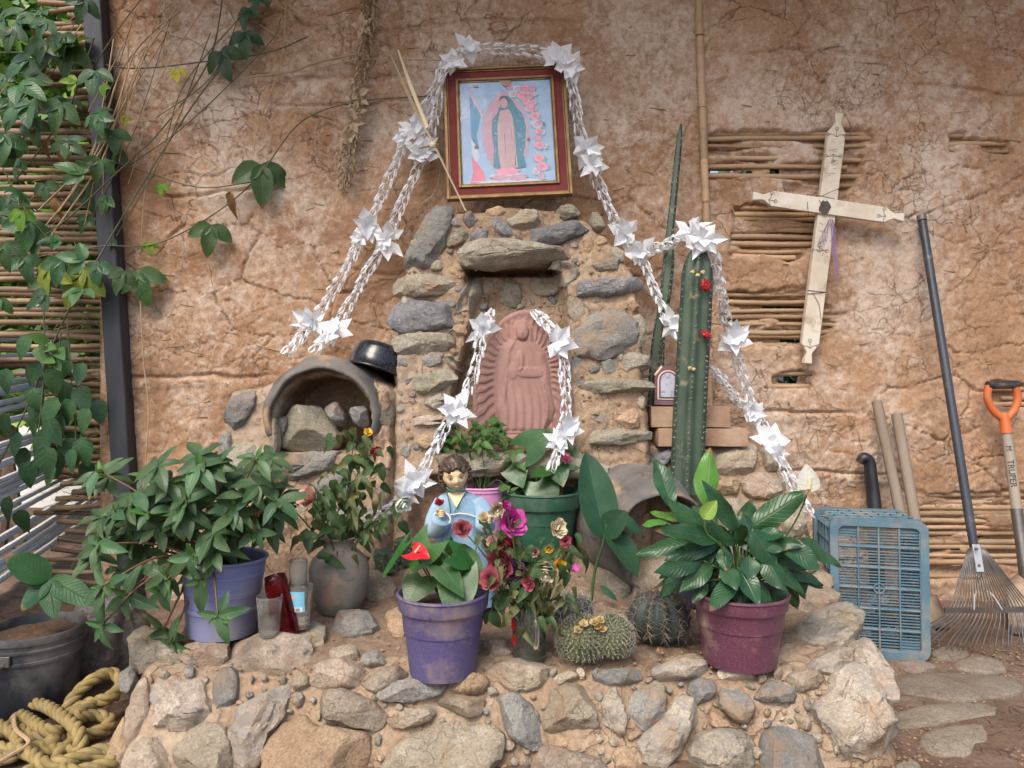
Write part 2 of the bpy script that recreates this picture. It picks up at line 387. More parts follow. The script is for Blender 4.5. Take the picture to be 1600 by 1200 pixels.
wx = GX + .05 * fbm(GX * 5, GZ * 5, 11., 7, .6); wz = GZ + .05 * fbm(GX * 5, GZ * 5, 21., 7, .6)
e1 = vor_edge(wx * 2.7, wz * 4.6, 3); e2 = vor_edge(wx * 9, wz * 13, 5); e3 = vor_edge(wx * 24, wz * 26, 9)
m1 = sstep(-.15, .3, fbm(GX * 2.3, GZ * 2.3, 31., 3)); m2 = sstep(.0, .3, fbm(GX * 2.9, GZ * 3.1, 41., 3))
crack = .015 * m1 * (1 - sstep(.0, .026, e1)) + .008 * m2 * (1 - sstep(.0, .06, e2)) + .002 * (1 - sstep(.0, .10, e3)) * sstep(.0, .3, fbm(GX * 3, GZ * 3, 51., 3))
D = -.016 * big - .0075 * lump - .002 * ridg - .0035 * fine - .0035 * fbm(GX * 22, GZ * 26, 16., 5, .65) + crack
# vertical smooth bands over the buried posts, horizontal settling ledges
for uc, wd in ((1098, 20), (1410, 24), (585, 26)):
    D += .010 * np.exp(-((U + 8 * fbm(GX * 2, GZ * 2, 61., 3) - uc) / wd) ** 2)
for vc, u0, u1 in ((42, 560, 900), (118, 380, 640), (300, 250, 420), (158, 430, 700), (84, 1150, 1400), (140, 1430, 1640), (420, 540, 640), (585, 200, 420), (640, 1180, 1330), (745, 1200, 1420)):
    k = sstep(u0 - 30, u0 + 30, U) * (1 - sstep(u1 - 30, u1 + 30, U)); dv = Vv - vc + 26 * fbm(GX * 2.4, GZ * 2.4, vc * .37, 4)
    D += k * (.016 * np.exp(-(dv / 2.6) ** 2) - .007 * np.exp(-((dv - 9) / 9) ** 2))
infill = np.clip(.5 + 1.5 * fbm(GX * 6, GZ * 22, 71., 4), 0, 1)
D = D * (1 - .5 * rec) + rec * (.044 - .034 * infill)
WV = np.stack([GX.ravel(), (3.0 + D).ravel(), GZ.ravel()], 1)
fc = grid_faces(len(xs), len(zs))
HOLES = [(1220, 588, 1251, 598), (1196, 477, 1262, 483), (1224, 529, 1258, 534), (1114, 261, 1148, 267), (1160, 263, 1180, 268), (1206, 262, 1222, 270),
         (1450, 854, 1472, 862), (1488, 855, 1502, 861), (1296, 263, 1306, 268), (1520, 838, 1545, 842), (1430, 826, 1455, 829)]
cu = U.ravel()[fc].mean(1); cv = Vv.ravel()[fc].mean(1); hole = np.zeros(len(fc), bool)
for a, b, c, d in HOLES: hole |= (cu > a) & (cu < c) & (cv > b) & (cv < d)
wall = thing('mud_wall', (.5, 3.0, 0), 'cracked reddish mud wall with bare cane laths showing through', 'wall')
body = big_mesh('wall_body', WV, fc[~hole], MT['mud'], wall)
# back sheet and edges give the wall its 12 cm
bx = np.arange(WX0, WX1 + .05, .06); bz = np.arange(WZ0, WZ1 + .05, .06); BX, BZ = np.meshgrid(bx, bz); bf = grid_faces(len(bx), len(bz))
BU = BX / 3. * F + 800; BVv = 600 - (BZ - H) / 3. * F; cu = BU.ravel()[bf].mean(1); cv = BVv.ravel()[bf].mean(1); hole = np.zeros(len(bf), bool)
for a, b, c, d in HOLES: hole |= (cu > a - 14) & (cu < c + 14) & (cv > b - 14) & (cv < d + 14)
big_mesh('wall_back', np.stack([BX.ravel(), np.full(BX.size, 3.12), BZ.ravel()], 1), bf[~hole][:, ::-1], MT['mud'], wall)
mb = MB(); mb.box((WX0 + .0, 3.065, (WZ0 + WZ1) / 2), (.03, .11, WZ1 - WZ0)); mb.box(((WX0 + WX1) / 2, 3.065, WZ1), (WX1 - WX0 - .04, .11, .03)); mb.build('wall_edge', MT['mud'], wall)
# canes in the bare patches: each its own piece
def cane(parent, p0, p1, r, m, name='cane', bend=.006, n=8, nodes_=True):
    p0, p1 = Vector(p0), Vector(p1); d = p1 - p0; ln = d.length; k = max(4, int(ln / .05)); path = []; rad = []
    off = Vector((0, R(-1, 1), R(-1, 1))) * bend; nd = [R(.04, .2)]
    while nd[-1] < ln: nd.append(nd[-1] + R(.13, .24))
    ts = sorted(set([i / k for i in range(k + 1)] + ([min(1, max(0, (x + e) / ln)) for x in nd for e in (-.009, 0, .009)] if nodes_ else [])))
    for s in ts:
        j = min(abs(s * ln - x) for x in nd)
        path.append(p0 + d * s + off * math.sin(math.pi * s) + Vector((0, R(-1, 1), R(-1, 1))) * .0008); rad.append(r * (1.13 if j < .004 and nodes_ else 1) * (1 - .12 * s))
    return MB().tube(path, rad, n).build(name, m, parent, sharp=50)
CANES = []
for vv_, u0, u1 in ((209, 1112, 1352), (217, 1116, 1350), (227, 1110, 1358), (249, 1105, 1345), (261, 1104, 1300), (275, 1106, 1342), (291, 1150, 1215), (292, 1298, 1336), (239, 1180, 1250)): CANES.append((vv_, u0, u1))
for vv_, u0, u1 in ((323, 1165, 1285), (334, 1150, 1288), (343, 1155, 1290), (352, 1150, 1285), (361, 1145, 1285), (371, 1150, 1262), (381, 1148, 1268), (392, 1150, 1242), (401, 1152, 1230)): CANES.append((vv_, u0, u1))
for vv_, u0, u1 in ((440, 1230, 1268), (460, 1138, 1268), (472, 1140, 1268), (488, 1136, 1302), (497, 1140, 1322), (508, 1138, 1318), (519, 1142, 1312), (528, 1136, 1304), (540, 1150, 1225)): CANES.append((vv_, u0, u1))
CANES += [(213, 1490, 1515), (226, 1488, 1580), (236, 1492, 1580), (583, 1218, 1270), (602, 1216, 1262), (607, 1562, 1680), (622, 1575, 1680), (632, 1560, 1680)]
y = 774
while y < 902:
    if y < 880 or y > 892: CANES.append((y, 1424 + R(-4, 8), 1690))
    y += R(9, 12.5)
for i, (v_, u0, u1) in enumerate(CANES):
    r = S(R(3.4, 5.0), 3.)
    cane(wall, P(u0 - R(8, 24), v_ + R(-1.5, 1.5), 3.022), P(u1 + R(0, 26), v_ + R(-1.5, 1.5), 3.022) + Vector((0, R(0, .006), 0)), r, MT['cane'])
# the upright bamboo pole, in visible lengths
for a, b in ((0, 55), (58, 168), (170, 205), (205, 250), (250, 316), (318, 372)):
    x0 = 1091 + a * .037; x1 = 1091 + b * .037
    m = MB().tube(bez([P(x0, a - (30 if a == 0 else 0), 2.995), P((x0 + x1) / 2, (a + b) / 2, 2.99), P(x1, b, 2.995)], 5), S(6.2, 3), 10); m.build('pole_length', MT['cane'], wall)
MB().tube([P(1107, 590, 2.99), P(1109, 640, 2.99)], S(6, 3), 10).build('pole_length', MT['cane'], wall)
MB().tube([P(1066, 575, 3.0), P(1076, 770, 3.0)], S(5, 3), 10).build('pole_length', MT['cane'], wall)
# bits of straw and cane splinters sticking out of the mud
st = MB()
for i in range(260):
    u, v = R(190, 1600), R(0, 800); a = R(-.35, .35) + (math.pi / 2 if random.random() < .12 else 0); l = S(R(4, 26) if random.random() < .9 else R(30, 70), 3)
    j = int((P(u, v, 3).x - WX0) / ST); k = int((P(u, v, 3).z - WZ0) / ST); dd = D[min(max(k, 0), D.shape[0] - 1), min(max(j, 0), D.shape[1] - 1)]
    c = P(u, v, 3.0); c.y = 3.0 + dd - .001
    d = Vector((math.cos(a), R(-.12, .12), math.sin(a))) * l / 2; st.tube([c - d, c + Vector((0, -.003, 0)), c + d], S(R(.4, .9), 3), 4)
st.build('straw', MT['dead_straw'], wall, sharp=None)['kind'] = 'stuff'

# overhang added out of view to shade the wall's top from the sky overhead
shade_roof = thing('shade_roof', (.4, 2.7, 2.72), 'unseen overhang of poles and decking added to shade the top of the mud wall', 'shade_roof')
MT['dark_wood'] = mat('dark_wood', [(.09, .06, .04), (.16, .11, .07)], 14, .8, .5, 60, stretch=(1, .2, 1))
rm = MB(); rx = Matrix.Rotation(math.radians(-12), 3, 'X'); rm.box((.75, 2.62, 2.92), (4.9, 1.5, .05), rx); rm.build('deck', MT['dark_wood'], shade_roof)
for i in range(7): MB().tube([(-1.6 + i * .77, 3.2, 2.83), (-1.6 + i * .77, 1.95, 3.09 - .33 + .0)], .035, 8).build('rafter', MT['dark_wood'], shade_roof)

# ---------------------------------------------------------------- generic rubble masonry
def resample(poly, n):
    p = [Vector(q).to_2d() if len(q) > 2 else Vector(q) for q in poly]
    q = []
    for i in range(len(p)):                                   # one corner cut
        a, b = p[i], p[(i + 1) % len(p)]; q += [a.lerp(b, .2), a.lerp(b, .8)]
    p = q; ln = [(p[(i + 1) % len(p)] - p[i]).length for i in range(len(p))]; T = sum(ln); out = []; i = 0; acc = 0
    for k in range(n):
        s = T * k / n
        while acc + ln[i] < s: acc += ln[i]; i += 1
        out.append(p[i].lerp(p[(i + 1) % len(p)], (s - acc) / max(ln[i], 1e-9)))
    return out
def stone(parent, poly, surf, nrm, hgt, m, sink=.03, name='stone', n=40, facets=7, amp=.05, grow=1.03):
    pts = resample(poly, n); W = [surf(p.x, p.y) for p in pts]; c = sum(W, Vector()) / n; nrm = Vector(nrm).normalized()
    size = sum((w_ - c).length for w_ in W) / n; off = Vector((R(0, 99), R(0, 99), R(0, 99)))
    W = [c + (w_ - c) * (1 + .07 * mnoise.noise(Vector((i * .55, off.x, off.y)))) for i, w_ in enumerate(W)]
    rings = [(.97, -sink), (1.0, -.25 * hgt), (1.0, .15 * hgt), (.985, .38 * hgt), (.95, .58 * hgt), (.88, .76 * hgt), (.78, .88 * hgt), (.66, .95 * hgt), (.52, .99 * hgt), (.38, 1.01 * hgt), (.24, 1.02 * hgt), (.1, 1.02 * hgt)]
    V = []
    for f, h in rings:
        for w_ in W: V.append(c + (w_ - c) * f * grow + nrm * h)
    V.append(c + nrm * hgt * 1.02)
    planes = []
    for i in range(facets):
        t = nrm.orthogonal().normalized(); t.rotate(Quaternion(nrm, R(0, 6.28))); pn = (nrm * R(.35, 1.6) + t).normalized()
        mx = max((v - c).dot(pn) for v in V); planes.append((pn, mx * R(.62, .9)))
    lay_ax = (nrm.orthogonal() + nrm * R(-.6, .6)).normalized(); lay_ax.rotate(Quaternion(nrm, R(0, 6.28)))
    for i, v in enumerate(V):
        for pn, d in planes:
            e = (v - c).dot(pn) - d
            if e > 0: v = v - pn * e
        k = (v - c) / size * 1.7 + off
        nz = mnoise.fractal(k, .75, 2.15, 7) ; rd = 1 - abs(mnoise.noise(k * 2.6)) * 2; rd2 = 1 - abs(mnoise.noise(k * 6.1)) * 2
        st_ = mnoise.noise(Vector(((v - c).dot(lay_ax) / size * 5 + nz, off.y, 1.5)))
        V[i] = v + (v - c).normalized() * size * amp * (1.1 * nz + .45 * rd + .22 * rd2 + .5 * st_)
    Fc = []; nr = len(rings)
    for i in range(nr - 1):
        for k in range(n): Fc.append((i * n + k, i * n + (k + 1) % n, (i + 1) * n + (k + 1) % n, (i + 1) * n + k))
    for k in range(n): Fc.append(((nr - 1) * n + k, (nr - 1) * n + (k + 1) % n, nr * n))
    b = MB(); b.add(V, Fc); o = b.build(name, m, parent, sharp=30)
    me = o.data
    if me.polygons[len(me.polygons) - 1].normal.dot(nrm) < 0: me.flip_normals()
    return o
PAL = {'t': 'rock_tan', 'p': 'rock_pale', 'g': 'rock_grey', 'd': 'rock_dark', 'b': 'rock_brown', 'o': 'rock_olive'}

# ---------------------------------------------------------------- the low stone bed
PRO = [(1.70, -.10), (1.745, -.02), (1.80, .07), (1.855, .145), (1.885, .172), (1.98, .195), (2.30, .225), (2.45, .27), (2.60, .33), (3.05, .36)]
def bed_z(Y): return np.interp(Y, [p[0] for p in PRO], [p[1] for p in PRO])
def bed(u, v):
    lo, hi = 1.70, 3.05
    f = lambda Y: (H - (v - 600) / F * Y) - float(bed_z(Y))
    for _ in range(40):
        mid = (lo + hi) / 2
        if f(mid) > 0: lo = mid
        else: hi = mid
    return P(u, v, lo)
def XL(Y): return -.945 - .12 * (Y - 1.75)
def XR(Y): return .905 + .24 * (Y - 1.75)
tt = np.linspace(0, 1, 300); arc = np.cumsum([0] + [math.hypot(PRO[i + 1][0] - PRO[i][0], PRO[i + 1][1] - PRO[i][1]) for i in range(len(PRO) - 1)]); arc /= arc[-1]
yy = np.interp(tt, arc, [p[0] for p in PRO]); zz = np.interp(tt, arc, [p[1] for p in PRO])
k_ = np.ones(9) / 9; yy[4:-4] = np.convolve(yy, k_, 'valid'); zz[4:-4] = np.convolve(zz, k_, 'valid')
xx = np.linspace(-1.12, 1.25, 420); GX, T = np.meshgrid(xx, tt); YY = np.interp(T, tt, yy); ZZ = np.interp(T, tt, zz)
nz = .018 * fbm(GX * 5, T * 7, 1., 5) + .010 * fbm(GX * 18, T * 26, 2., 5, .55) + .003 * fbm(GX * 60, T * 80, 2., 3); front = 1 - sstep(.12, .3, T)
YY = YY - nz * front * 1.1 ; ZZ = ZZ + nz * (1 - front * .6) - .012
edge = np.minimum(GX - XL(YY), XR(YY) - GX) + .03 * fbm(GX * 3, T * 5, 6., 4); kk = sstep(-.10, .05, edge)
ZZ = ZZ * kk + (1 - kk) * -.10
bedo = thing('stone_bed', (0, 1.9, 0), 'low planting bed of mortared river stones and earth in front of the shrine', 'stone bed')
bedm = big_mesh('mortar', np.stack([GX.ravel(), YY.ravel(), ZZ.ravel()], 1), grid_faces(420, 300), MT['mortar'], bedo)
bedm.data.materials.append(MT['bed_soil']); fcb = grid_faces(420, 300); yc = YY.ravel()[fcb].mean(1) + .10 * fbm(GX.ravel()[fcb].mean(1) * 5, T.ravel()[fcb].mean(1) * 9, 4., 5)
bedm.data.polygons.foreach_set('material_index', (yc > 1.97).astype(np.int32))
BED = """p|207,1000 222,985 250,980 278,995 280,1030 250,1038 210,1035
t|279,1008 355,1003 352,1028 320,1037 282,1030
t|357,1005 400,998 470,1000 485,1015 478,1035 430,1045 375,1038 357,1022
g|185,1052 205,1037 210,1060 200,1085 186,1075
t|195,1170 200,1120 215,1070 228,1060 232,1090 233,1130 215,1170
p|240,1080 262,1062 290,1068 315,1072 328,1105 330,1128 295,1138 242,1130 248,1112 238,1095
g|333,1070 345,1048 362,1045 370,1065 367,1100 345,1112 333,1108
t|275,1175 285,1145 320,1132 350,1135 362,1170 360,1205 300,1215 280,1200
p|358,1180 360,1140 380,1105 410,1090 445,1072 450,1090 440,1120 415,1150 410,1185 385,1200 362,1200
t|195,1200 210,1165 240,1155 270,1170 280,1210 270,1240 200,1240
b|160,1205 178,1150 194,1118 202,1160 196,1215 170,1230
p|455,985 480,972 503,978 507,1000 485,1012 458,1003
g|518,975 535,962 585,960 592,975 570,985 535,988
t|485,1060 500,1040 550,1032 570,1040 570,1058 550,1075 495,1072
t|455,1065 480,1048 482,1070 460,1075
t|515,1015 555,1008 560,1030 520,1035
g|560,1030 585,1015 605,1035 570,1040
t|572,1075 580,1055 620,1045 640,1055 620,1070 590,1082
g|590,1085 605,1070 650,1060 690,1065 692,1080 660,1095 610,1097
t|494,1103 515,1082 530,1078 570,1090 603,1115 600,1135 585,1142 540,1128 510,1122
t|605,1125 620,1115 670,1105 680,1112 670,1128 620,1140
t|685,1095 710,1088 756,1092 752,1112 735,1122 715,1112 690,1105
b|700,1068 740,1050 765,1065 750,1085 715,1085
b|418,1200 420,1160 450,1130 475,1120 490,1140 540,1145 575,1150 580,1180 560,1240 430,1240
t|590,1205 620,1170 660,1145 710,1133 765,1138 783,1155 775,1185 750,1220 700,1250 600,1250
t|758,1045 775,1032 810,1028 855,1040 852,1065 815,1080 775,1062
p|755,1002 800,1005 800,1022 758,1022
g|775,1100 795,1085 815,1090 835,1110 848,1150 842,1172 820,1165 790,1140
t|850,1130 858,1085 880,1072 912,1072 930,1115 933,1143 880,1145 852,1138
p|941,1095 955,1080 972,1076 978,1110 972,1153 950,1145 943,1120
g|982,1105 995,1080 1032,1062 1040,1090 1040,1115 1015,1140 990,1130
p|998,1160 1015,1140 1040,1125 1055,1088 1075,1095 1093,1118 1080,1150 1060,1180 1030,1198 1010,1185
g|1072,1075 1090,1060 1118,1065 1120,1075 1105,1100 1085,1097
g|1125,1095 1130,1072 1150,1075 1185,1105 1180,1122 1155,1130 1130,1110
g|1178,1092 1195,1068 1215,1065 1245,1085 1240,1096 1190,1096
p|1080,1165 1100,1145 1150,1140 1170,1160 1175,1190 1140,1215 1080,1215
t|835,1190 855,1165 890,1175 940,1190 960,1230 840,1240
t|865,1058 890,1050 905,1058 870,1070
g|925,1058 960,1050 1000,1050 1002,1062 960,1072
p|1018,1045 1060,1035 1105,1035 1108,1050 1060,1060 1025,1058
p|1122,1050 1135,1043 1178,1045 1180,1060 1130,1060
p|1272,1115 1300,1080 1315,1045 1340,1040 1365,1055 1380,1100 1398,1165 1382,1188 1350,1180 1310,1188 1300,1150
g|1190,1215 1195,1150 1215,1135 1250,1140 1285,1175 1295,1205 1290,1240 1200,1240
t|1230,1055 1250,1045 1285,1055 1280,1070 1250,1080
p|1330,1000 1345,1000 1370,1040 1405,1080 1400,1095 1375,1085 1340,1050
p|1245,990 1265,965 1310,945 1335,965 1342,990 1335,1000 1310,1005 1295,1015 1260,1000
t|1230,940 1250,925 1290,915 1312,930 1310,945 1260,955
t|1268,900 1285,885 1297,900 1300,920 1270,925
p|1265,1035 1290,1015 1310,1010 1340,1035 1320,1050 1280,1050
t|1215,880 1240,868 1272,872 1276,892 1235,900
b|980,1165 995,1190 990,1215 965,1205 955,1175
t|700,1150 690,1142 672,1142 668,1150
g|455,1005 470,1012 490,1015 470,1025
b|600,965 640,950 660,975 620,990
t|1240,1115 1262,1120 1270,1140 1250,1138
b|1110,1110 1130,1125 1150,1140 1110,1138
t|560,905 600,890 620,925 600,935 560,930
o|930,865 945,858 980,865 984,925 965,935 940,915
t|985,905 1000,880 1040,865 1060,880 1055,920 1000,925"""
def parse(txt): return [(l.split('|')[0], [tuple(map(float, q.split(','))) for q in l.split('|')[1].split()]) for l in txt.strip().split('\n')]
for k, pl in parse(BED):
    cv = sum(p[1] for p in pl) / len(pl); big_ = max(p[0] for p in pl) - min(p[0] for p in pl)
    up = cv < 1062; n = (0, -.32, 1) if up else (0, -1, .45)
    if 1020 < cv < 1075: n = (0, -.75, .8)
    h = min(.045, S(big_, 1.85) * .24) * (1.3 if cv > 1062 else 1)
    if pl[0][0] > 1190 and cv < 1110: n = (.35, -.6, .8); h *= 1.3
    stone(bedo, pl, bed, n, h, MT[PAL[k]], sink=.03, amp=.075 if k != 'p' else .11, facets=8 if k != 'b' else 4, grow=1.1)
def fill(parent, surf, polys, ok, n, rmin, rmax, keys, nrm, hk, box, seed):
    rnd = random.Random(seed); cs = []
    for pl in polys:
        cx, cy = sum(p[0] for p in pl) / len(pl), sum(p[1] for p in pl) / len(pl); cs.append((pl, cx, cy, max(math.hypot(p[0] - cx, p[1] - cy) for p in pl)))
    placed = []; tries = 0
    while len(placed) < n and tries < 3000:
        tries += 1; u, v = rnd.uniform(box[0], box[2]), rnd.uniform(box[1], box[3]); r = rnd.uniform(rmin, rmax)
        if any(math.hypot(u - a, v - b_) < (r + c_) * 1.15 for a, b_, c_ in placed): continue
        if any(float(sdpoly(pl, np.array([u]), np.array([v]))[0]) > -r * .95 for pl, cx, cy, rd in cs if math.hypot(u - cx, v - cy) < rd + r): continue
        if not ok(u, v): continue
        placed.append((u, v, r)); a0 = rnd.uniform(0, 3.14); e = rnd.uniform(.55, .9); k = rnd.randint(5, 8); pl = []
        for i in range(k): a = 6.283 * i / k + rnd.uniform(-.25, .25); x, y = r * math.cos(a) * rnd.uniform(.85, 1.15), r * e * math.sin(a) * rnd.uniform(.85, 1.15); pl.append((u + x * math.cos(a0) - y * math.sin(a0), v + x * math.sin(a0) + y * math.cos(a0)))
        stone(parent, pl, surf, nrm(v) if callable(nrm) else nrm, S(r, 2) * hk, MT[PAL[rnd.choice(keys)]], amp=.09, facets=6, n=22, sink=.015)
fill(bedo, bed, [pl for k, pl in parse(BED)], lambda u, v: 205 < u < 1300, 75, 5, 13, 'ttgpbo', lambda v: (0, -1, .45) if v > 1062 else (0, -.5, .9), .5, (205, 1045, 1300, 1200), 3)
# flat stones trodden into the earth floor
FL = """t|1445,1025 1480,1012 1510,1018 1512,1030 1460,1035
t|1490,1040 1520,1028 1555,1032 1575,1050 1545,1056 1500,1050
b|1400,1062 1480,1055 1570,1060 1600,1075 1570,1095 1480,1098 1410,1085
b|1392,1120 1450,1105 1540,1102 1568,1115 1565,1128 1480,1140 1400,1140
t|1430,1160 1470,1142 1540,1133 1545,1155 1515,1180 1500,1195 1460,1185
b|1395,1040 1440,1035 1470,1045 1420,1055
t|1395,1205 1420,1192 1440,1200 1430,1215"""
def gnd(u, v): return P(u, v, H * F / (v - 600))
for k, pl in parse(FL): stone(ground, pl, gnd, (0, 0, 1), .014, MT['rock_ground'], sink=.03, name='flagstone', facets=1, amp=.05)
# ---------------------------------------------------------------- shrine masonry: niche, two ovens, buttress
class Block:
    """mortared mass standing against the wall; a height field in X and Z"""
    def __init__(s, poly, Yr, Y0, Y1, v0, v1, recs=(), back=2.99, soft=.03, seed=0, namp=1.):
        s.Yr = Yr; s.poly = px(poly, Yr); s.recs = [(px(p, Yr + d * .0), d, sf) for p, d, sf in recs]; s.back = back; s.soft = soft; s.seed = seed; s.namp = namp
        s.z0, s.z1 = H - (v0 - 600) / F * Yr, H - (v1 - 600) / F * Yr; s.Y0, s.Y1 = Y0, Y1
    def base(s, X, Z):
        Y = s.Y0 + (s.Y1 - s.Y0) * np.clip((Z - s.z0) / (s.z1 - s.z0), -.3, 1.2)
        for p, d, sf in s.recs: Y = Y + d * sstep(-sf, sf, sdpoly(p, X, Z))
        return Y
    def Y(s, X, Z):
        n = s.namp * (.018 * fbm(X * 6, Z * 6, s.seed + 1., 5) + .012 * fbm(X * 20, Z * 20, s.seed + 2., 6, .6) + .004 * fbm(X * 70, Z * 70, s.seed + 3., 3))
        Y = s.base(X, Z) - n
        sd_ = sdpoly(s.poly, X, Z) + .012 * fbm(X * 9, Z * 9, s.seed + 5., 4)
        k = np.clip(sd_ / s.soft, 0, 1); prof = 1 - np.sqrt(np.clip(1 - (1 - k) ** 2, 0, 1))
        return np.where(sd_ <= 0, s.back, Y + prof * (s.back - Y) * .32 * (k < 1))
    def surf(s, u, v):
        Y = s.Yr
        for _ in range(6):
            p = P(u, v, Y); Y = float(s.base(np.array([p.x]), np.array([p.z]))[0])
        return P(u, v, Y)
    def build(s, parent, m, step=.0075, name='mortar'):
        A = np.array(s.poly); x = np.arange(A[:, 0].min() - .03, A[:, 0].max() + .03, step); z = np.arange(A[:, 1].min() - .03, A[:, 1].max() + .03, step)
        X, Z = np.meshgrid(x, z); Yv = s.Y(X, Z); f = grid_faces(len(x), len(z))
        keep = ~(Yv.ravel()[f] >= s.back - 1e-6).all(1)
        return big_mesh(name, np.stack([X.ravel(), Yv.ravel(), Z.ravel()], 1), f[keep], m, parent)
SHR = "masonry shrine"
niche = thing('stone_niche', P(815, 830, 2.7), 'arched niche of mortared field stones built against the mud wall, under the framed picture', 'niche')
NB = Block([(608, 900), (612, 640), (612, 560), (617, 490), (622, 440), (638, 400), (648, 352), (672, 332), (720, 320), (800, 312), (880, 318), (918, 332), (948, 358), (978, 395), (997, 430), (1004, 470), (1010, 540), (1014, 620), (1018, 700), (1022, 900)],
           2.62, 2.57, 2.68, 720, 330, recs=[([(722, 410), (872, 409), (886, 470), (893, 706), (690, 706), (700, 640), (738, 500)], .11, .012), ([(728, 410), (872, 408), (872, 422), (730, 420)], .10, .008),
                                             ([(650, 745), (950, 745), (950, 920), (650, 920)], .10, .02)], seed=3, soft=.035)
NB.build(niche, MT['mortar'])
NS = """g|637,405 655,360 675,335 698,332 700,350 680,400 660,418 638,415
o|708,408 735,385 775,379 850,390 898,394 880,400 800,413 730,414
o|798,343 815,331 840,331 848,342 835,355 805,354
d|828,370 840,360 885,350 917,350 905,365 860,383 838,384
o|700,375 715,360 733,358 730,372 705,385
d|738,370 745,358 765,358 760,376 740,378
d|768,335 785,345 805,365 800,375 782,368 770,350
d|722,340 735,330 742,345 735,355
o|870,325 895,322 905,335 880,340
b|912,372 925,368 930,390 915,395
o|621,445 630,436 690,434 706,442 705,455 650,462 625,460
d|615,500 625,478 650,470 690,470 705,490 702,505 660,515 630,515
o|620,535 635,525 700,524 700,545 645,556 625,550
o|714,490 725,450 745,437 752,455 740,485 720,493
o|783,465 790,445 808,440 812,470 795,478
o|828,445 840,425 865,430 875,450 850,460
o|755,440 768,438 770,455 758,460
b|702,418 715,415 725,428 712,437
o|857,425 870,410 895,415 905,435 890,446 865,440
d|893,445 905,440 960,440 990,436 995,450 960,460 900,460
o|925,415 950,402 968,408 970,420 930,425
g|898,520 905,500 935,488 965,492 985,515 980,540 940,554 905,545
o|890,465 905,465 915,495 900,500 890,490
o|972,565 990,552 1012,560 1012,575 985,582
g|940,562 955,558 965,580 948,588
o|913,600 950,595 1005,597 1010,610 960,612 915,617
o|955,625 965,624 968,648 955,652
o|920,680 940,672 985,676 1015,675 1010,685 960,694 922,690
g|658,560 675,545 690,550 685,570 665,572
o|645,600 665,582 690,580 710,590 690,608 655,612
b|707,510 725,508 728,522 710,522
o|695,555 705,555 728,575 722,580 700,570
t|648,655 680,650 700,655 690,665 650,668
o|990,500 1003,490 1010,530 995,540
b|975,470 992,465 998,480 985,488
g|622,705 632,690 642,705 632,716
b|645,690 665,680 690,690 670,702
o|690,735 700,712 790,706 790,738 700,744
o|800,718 860,710 930,712 930,742 810,744
d|893,560 906,545 910,600 898,606
o|640,380 660,372 668,382 655,395
o|920,640 940,632 948,655 925,660
b|960,660 985,640 1005,650 990,668
o|660,625 690,615 705,630 685,640
o|930,330 945,350 935,360 922,345
o|955,385 975,395 970,408 955,402
b|760,330 785,322 790,332 770,340"""
for k, pl in parse(NS):
    w_ = max(p[0] for p in pl) - min(p[0] for p in pl); h = min(.035, S(w_, 2.62) * .2)
    if pl[0] == (708, 408): h = .06
    stone(niche, pl, NB.surf, (0, -1, .12), h * .95, MT[PAL[k]], amp=.085, facets=7, grow=1.3)

NP = NB.poly; NR = NB.recs[0][0]
def nok(u, v):
    q = NB.surf(u, v); X, Z = np.array([q.x]), np.array([q.z]); return float(sdpoly(NP, X, Z)[0]) > .03 and (float(sdpoly(NR, X, Z)[0]) < -.02 or v < 480) and v < 700
fill(niche, NB.surf, [pl for k, pl in parse(NS)], nok, 60, 6, 13, 'oooggdb', (0, -1, .12), .45, (618, 325, 1012, 700), 5)
pb = MB()
for i in range(420):
    u, v = R(625, 1010), R(330, 760); X0 = NB.surf(u, v); yv = float(NB.Y(np.array([X0.x]), np.array([X0.z]))[0])
    if yv < 2.9: pb.ball((X0.x, yv - .001, X0.z), R(.002, .009), 6, 4, (1, .7, .8), jit=.6)
pb.build('pebble', MT['rock_brown'], niche, smooth=False)['kind'] = 'stuff'
# left oven
ovenL = thing('masonry_oven', P(475, 900, 2.6), 'small masonry oven with a broken clay pot arch and boulders inside, under the black bowl', 'oven')
OB = Block([(334, 920), (338, 640), (350, 612), (398, 602), (430, 585), (470, 560), (510, 556), (550, 565), (585, 590), (612, 600), (640, 620), (650, 700), (640, 920)], 2.55, 2.50, 2.60, 800, 560,
           recs=[([(430, 706), (429, 660), (440, 620), (466, 596), (505, 588), (545, 599), (570, 627), (578, 664), (580, 706)], .26, .01), ([(430, 706), (580, 706), (575, 800), (430, 800)], .05, .01), ([(610, 560), (700, 560), (700, 950), (610, 950)], .09, .03)], seed=9, soft=.03)
OB.build(ovenL, MT['mortar'])
OS = """o|345,720 372,690 402,700 412,745 380,770 350,760
b|356,790 400,778 420,810 380,830
o|588,650 600,625 618,640 612,668 596,672
g|352,648 365,615 395,610 402,625 385,655 368,680 355,668
g|430,722 445,712 530,705 538,720 500,740 470,757 430,750
g|490,762 500,742 540,728 560,740 550,775 500,780
o|421,660 431,650 435,700 425,718
b|580,668 605,658 612,700 608,742 585,742
o|612,612 625,600 640,615 630,635
g|345,690 352,660 362,690 355,740 346,740
b|585,615 605,608 610,640 590,640
t|432,770 470,765 480,800 440,805
g|500,790 560,785 575,830 510,835
o|615,650 635,640 645,665 625,675
g|590,760 608,755 612,800 592,805"""
for k, pl in parse(OS): stone(ovenL, pl, OB.surf, (0, -1, .15), .026, MT[PAL[k]], amp=.08, grow=1.1)
ins = lambda u, v: P(u, v, 2.62)
